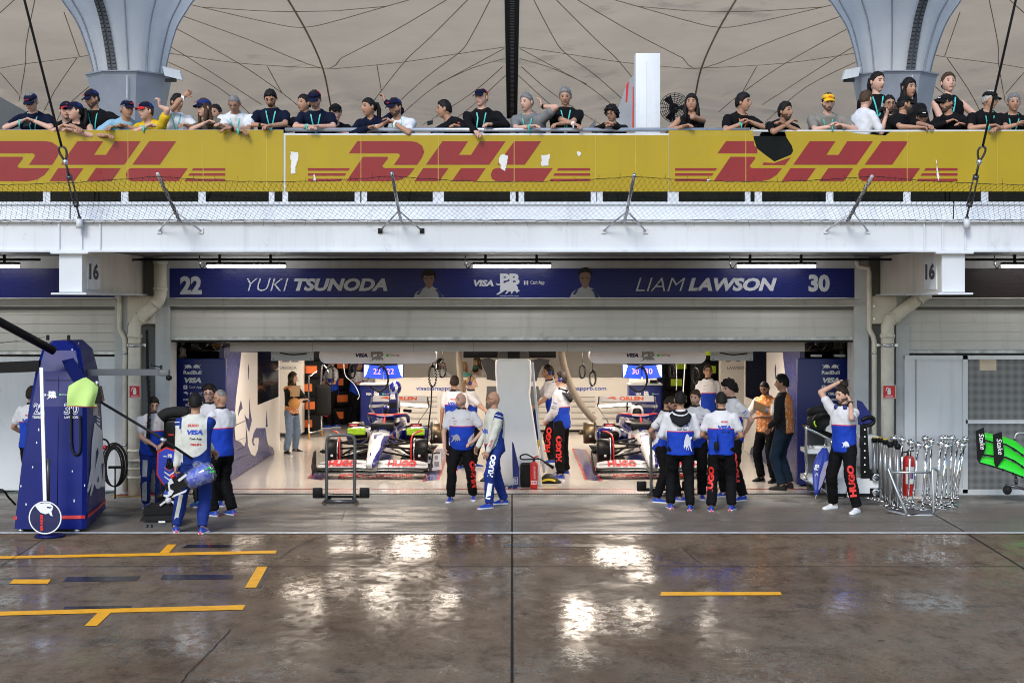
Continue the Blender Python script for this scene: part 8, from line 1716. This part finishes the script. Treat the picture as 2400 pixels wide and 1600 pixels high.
sp('half hidden spectator in dark cap right of the navy red cap', 786, 249, BLK2, Y=-2.3, cap=(CBK, CBK, None), head=(15, 0, 0), skin=0, rz=10)
sp('woman with dark hair in navy blazer, hand in her hair', 864, 234, NAVY, fem=True, hair='pony', hc='black', head=(-42, 6, 0), skin=1, sleeve=1.9, rz=-10, hands={'L': (.14, -.18, 1.58), 'R': (-.06, -.55, 1.17)}, pole={'L': (.9, -.3, -.7), 'R': (-1, 0, -.5)}, hf={'L': (-.3, .3, .8)}, hn={'L': (-1, 0, 0)})
sp('bearded man in white tee and navy cap leaning on folded arms', 926, 236, WHT, rz=-10, cap=RB, brim=CN, beard=1, hc='black', head=(-30, 14, 0), skin=1, lanyard=1, hands={'L': (-.1, -.52, 1.25), 'R': (-.22, -.48, 1.24)}, pole={'L': (.2, -1, -.8), 'R': (-1, 0, -.6)}, band={'L': 'w'})
sp('man in black hooded jacket looking away to the left with a phone', 1041, 234, BLK2, rz=-70, head=(-20, 6, 0), hc='black', skin=1, sleeve=1.9, hands={'L': (-.12, -.42, 1.2), 'R': (-.25, -.2, 1.25)}, print=[('H', ('A', 'L', .1), RED, .03, .04, {'flat': 1})])
sp('tall man in black jacket and navy red cap gripping the rail', 1128, 209, BLK2, rz=-6, cap=(CN, CRD, None), brim=CN, head=(-26, 2, 0), skin=0, hc='blond', sleeve=1.9, wide=1.18, lanyard=1, hands={'L': (.12, -.54, 1.22), 'R': (-.10, -.58, 1.12)}, band={'L': 'k'}, print=[('HONDA', ('T', .10, .33), PRINTW, .014, .05)])
sp('grey haired man in grey polo holding a hand to his ear', 1234, 222, GRY, rz=-14, hair='short', hc='grey', head=(-25, 8, 0), skin=0, wide=1.12, belly=.04, lanyard=1, hands={'L': (.13, -.26, 1.50), 'R': (-.02, -.56, 1.19)}, pole={'L': (.8, -.6, -.8), 'R': (-1, -.1, -.6)}, hf={'L': (-.2, .1, 1)}, hn={'L': (-1, 0, 0)}, band={'L': 'k', 'R': 't'})
sp('grey haired man in black polo with folded arms and teal lanyard', 1325, 206, BLK2, hc='grey', head=(-6, 16, 0), skin=1, wide=1.1, lanyard=1, hands={'L': (-.10, -.50, 1.23), 'R': (.12, -.52, 1.22)}, pole={'L': (1, 0, -.4), 'R': (-1, 0, -.4)}, band={'R': 'w'})
sp('small dark curly haired person with glasses resting the chin on black sleeves', 1434, 250, BLK2, H=1.6, hair='curly', hc='black', glasses=1, head=(-30, 12, 0), skin=1, sleeve=1.95, hands={'L': (-.02, -.56, 1.2), 'R': (-.12, -.54, 1.22)})
sp('woman with long black hair and hoop earrings touching her neck', 1621, 224, BLK2, fem=True, hair='long', hlen=.42, hc='black', head=(-12, -2, 0), skin=1, sleeve=0, hands={'L': (.06, -.22, 1.42), 'R': (-.14, -.54, 1.19)}, pole={'L': (.6, -.5, -1), 'R': (-1, 0, -.6)}, hf={'L': (-.4, .1, .8)}, band={'L': 'o'})
sp('dark haired man in black tee with orange lanyard looking right', 1742, 222, BLK2, rz=22, head=(42, 2, 0), hair='crop', hc='black', skin=1, lanyard=2, hands={'L': (.18, -.44, 1.27), 'R': (.08, -.46, 1.24)}, band={'R': 't'})
sp('bearded man in black tee leaning far over the torn banner', 1841, 245, BLK2, rz=22, head=(24, -2, 0), hair='crop', hc='black', beard=1, skin=2, hands={'L': (.10, -.54, 1.22), 'R': (.16, -.52, 1.24)}, pole={'L': (1, 0, -.5), 'R': (-.6, -.8, -.6)})
sp('bearded man in yellow cap and taupe tee with clasped hands', 1941, 223, GRYB, cap=(CY, CWH, RED), brim=CY, beard=1, head=(2, 6, 0), skin=0, wide=1.18, lanyard=1, hands={'L': (.12, -.50, 1.22), 'R': (.04, -.52, 1.20)}, band={'R': 't'})
sp('man in white shirt seen from the side filming to the right', 2030, 208, WHT, Y=-2.75, rz=110, head=(20, 10, 0), hc='brown', skin=0, wide=1.1, lean=12, hands={'R': (.35, -.14, 1.38), 'L': (.36, .05, 1.36)}, sleeve=.8)
sp('dark haired woman standing tall with hair tied up, teal lanyard', 2056, 166, BLK2, Y=-2.0, lean=3, fem=True, H=1.8, hair='pony', hc='black', head=(30, 4, 0), skin=0, lanyard=1, hands={'L': (.2, -.1, 1.0), 'R': (-.2, -.1, 1.0)})
sp('bearded man with blue tinted glasses behind the filming man', 2084, 227, BLK2, Y=-2.35, glasses=1, beard=1, hc='black', head=(6, 2, 0), skin=1, lanyard=1)
sp('dark haired woman in leather jacket looking right', 2130, 181, cloth_mat('leather_black', (.012, .011, .011), .4), Y=-2.05, lean=3, fem=True, H=1.76, hair='long', hlen=.3, hc='black', head=(28, 2, 0), skin=1, sleeve=1.9, hands={'L': (.2, -.1, 1.0), 'R': (-.2, -.1, 1.0)})
sp('broad man in black tee and backward looking black cap, elbow on the rail', 2120, 224, BLK2, Y=-2.8, rz=40, lean=18, cap=(CBK, CBK, None), beard=1, hc='black', head=(55, 4, 0), skin=1, wide=1.25, hands={'L': (.36, -.48, 1.2), 'R': (.2, -.5, 1.18)}, pole={'L': (1, .3, -.2), 'R': (-.5, -1, -.5)})
sp('small capped head between the broad man and the man in sunglasses', 2161, 259, BLK2, Y=-2.4, H=1.6, cap=(CBK, CBK, PRINTW), head=(0, 10, 0), skin=1)
sp('fair woman in black halter top standing tall with bent arms', 2223, 168, BLK2, Y=-2.0, lean=3, fem=True, H=1.82, hair='short', hc='brown', head=(6, -6, 0), skin=0, sleeve=0, lanyard=1, hands={'L': (.32, -.36, 1.36), 'R': (-.08, -.42, 1.15)}, pole={'L': (1, .3, -.6), 'R': (-1, .2, -.6)})
sp('man in black top, black cap and sunglasses looking left', 2219, 223, BLK2, Y=-2.6, rz=-38, cap=(CBK, CBK, PRINTW), glasses=2, beard=1, hc='black', head=(-28, 4, 0), skin=1, sleeve=1.9, hands={'L': (.02, -.4, 1.25), 'R': (-.2, -.3, 1.3)})
sp('older man in black lettered tee and black cap looking right', 2320, 216, BLK2, rz=12, cap=(CBK, CBK, None), hc='white', head=(40, 6, 0), skin=1, wide=1.2, belly=.04, lanyard=1, hands={'L': (.08, -.56, 1.16), 'R': (-.02, -.54, 1.2)}, band={'R': 't'}, print=[('OAKBERRY', ('T', -.02, .27), mat('print_dim', (.2, .26, .3), .6), .05, .23)])
sp('grey haired man in black tee at the far right end of the rail', 2376, 223, BLK2, hair='short', hc='grey', head=(-4, 6, 0), skin=1, wide=1.12, lanyard=1, hands={'L': (.12, -.5, 1.24), 'R': (-.02, -.5, 1.22)}, band={'L': 't'}, print=[('OAK', ('T', -.08, .30), mat('print_dim', (.2, .26, .3), .6), .045, .1)])
finish_people()
def at(px, py, Y): return P(px, py, Y)
mb = MB(); p = at(1783, 955, 1.35); mb.obox(p, Vector((.13, .05, -.06)), Vector((.02, .10, .06)), Vector((0, -.003, .006)), mat('clipboard_brown', (.32, .2, .1), .6)); mb.obox(p+Vector((.10, .0, -.035)), Vector((.02, .01, -.01)), Vector((.01, .04, .025)), Vector((0, -.006, .012)), STEEL)
tagit(mb.build('clipboard'), 'brown clipboard held by the marshal in the orange vest', 'clipboard')
mb = MB(); p = at(692, 916, 6.2); mb.obox(p, Vector((.09, .03, 0)), Vector((0, .005, .0)), Vector((.01, 0, .11)), mat('clipboard_tan', (.42, .28, .15), .6)); tagit(mb.build('clipboard'), 'tan clipboard held against the chest of the marshal woman', 'clipboard')
mb = MB(); p = at(690, 945, 6.05); mb.sph((p.x, p.y, p.z), (.12, .08, .11), mat('bag_orange', (.6, .28, .08), .7, bump=.5, bscale=15), 16, 10); mb.tube([(p.x+.02, p.y, p.z+.08), (p.x-.14, p.y+.1, p.z+.3)], .01, MATS['bag_orange'], 6); tagit(mb.build('waist_bag'), 'crumpled orange bag at the waist of the marshal woman', 'bag')
mb = MB(); p = at(1679, 1043, -2.16); mb.box(p+Vector((-.035, -.02, -.07)), p+Vector((.035, .03, .05)), BLACK, .01); mb.cyl(p+Vector((.02, 0, .05)), p+Vector((.02, 0, .16)), .007, BLACK, 6); tagit(mb.build('radio'), 'black radio with antenna clipped to the belt of the VISA polo mechanic', 'radio')
mb = MB(); p = at(1999, 1035, -2.3); mb.box(p+Vector((.10, -.03, -.09)), p+Vector((.16, .04, .07)), BLACK, .01); tagit(mb.build('radio'), 'black radio on the belt of the man tying his hair', 'radio')
for px, py, lab in ((62, 291, 'phone in the hands of the spectator at the far left'), (1008, 288, 'phone held by the man in the black hooded jacket')):
    p = at(px, py, -3.22); tagit(MB().obox(p, Vector((.038, 0, .006)), Vector((0, .012, .004)), Vector((0, .02, .03)), BLACK).build('phone'), lab, 'phone')
mb = MB(); p = at(2068, 258, -2.85); mb.box(p+Vector((-.05, -.04, -.035)), p+Vector((.05, .05, .035)), BLACK, .01); mb.cyl(p+Vector((.0, -.04, 0)), p+Vector((0, -.11, 0)), .03, BLACK, 12); mb.cyl(p+Vector((-.02, 0, .05)), p+Vector((.02, 0, .05)), .014, STEEL, 8); tagit(mb.build('camera_rig'), 'black camera held by the man in the white shirt', 'camera')
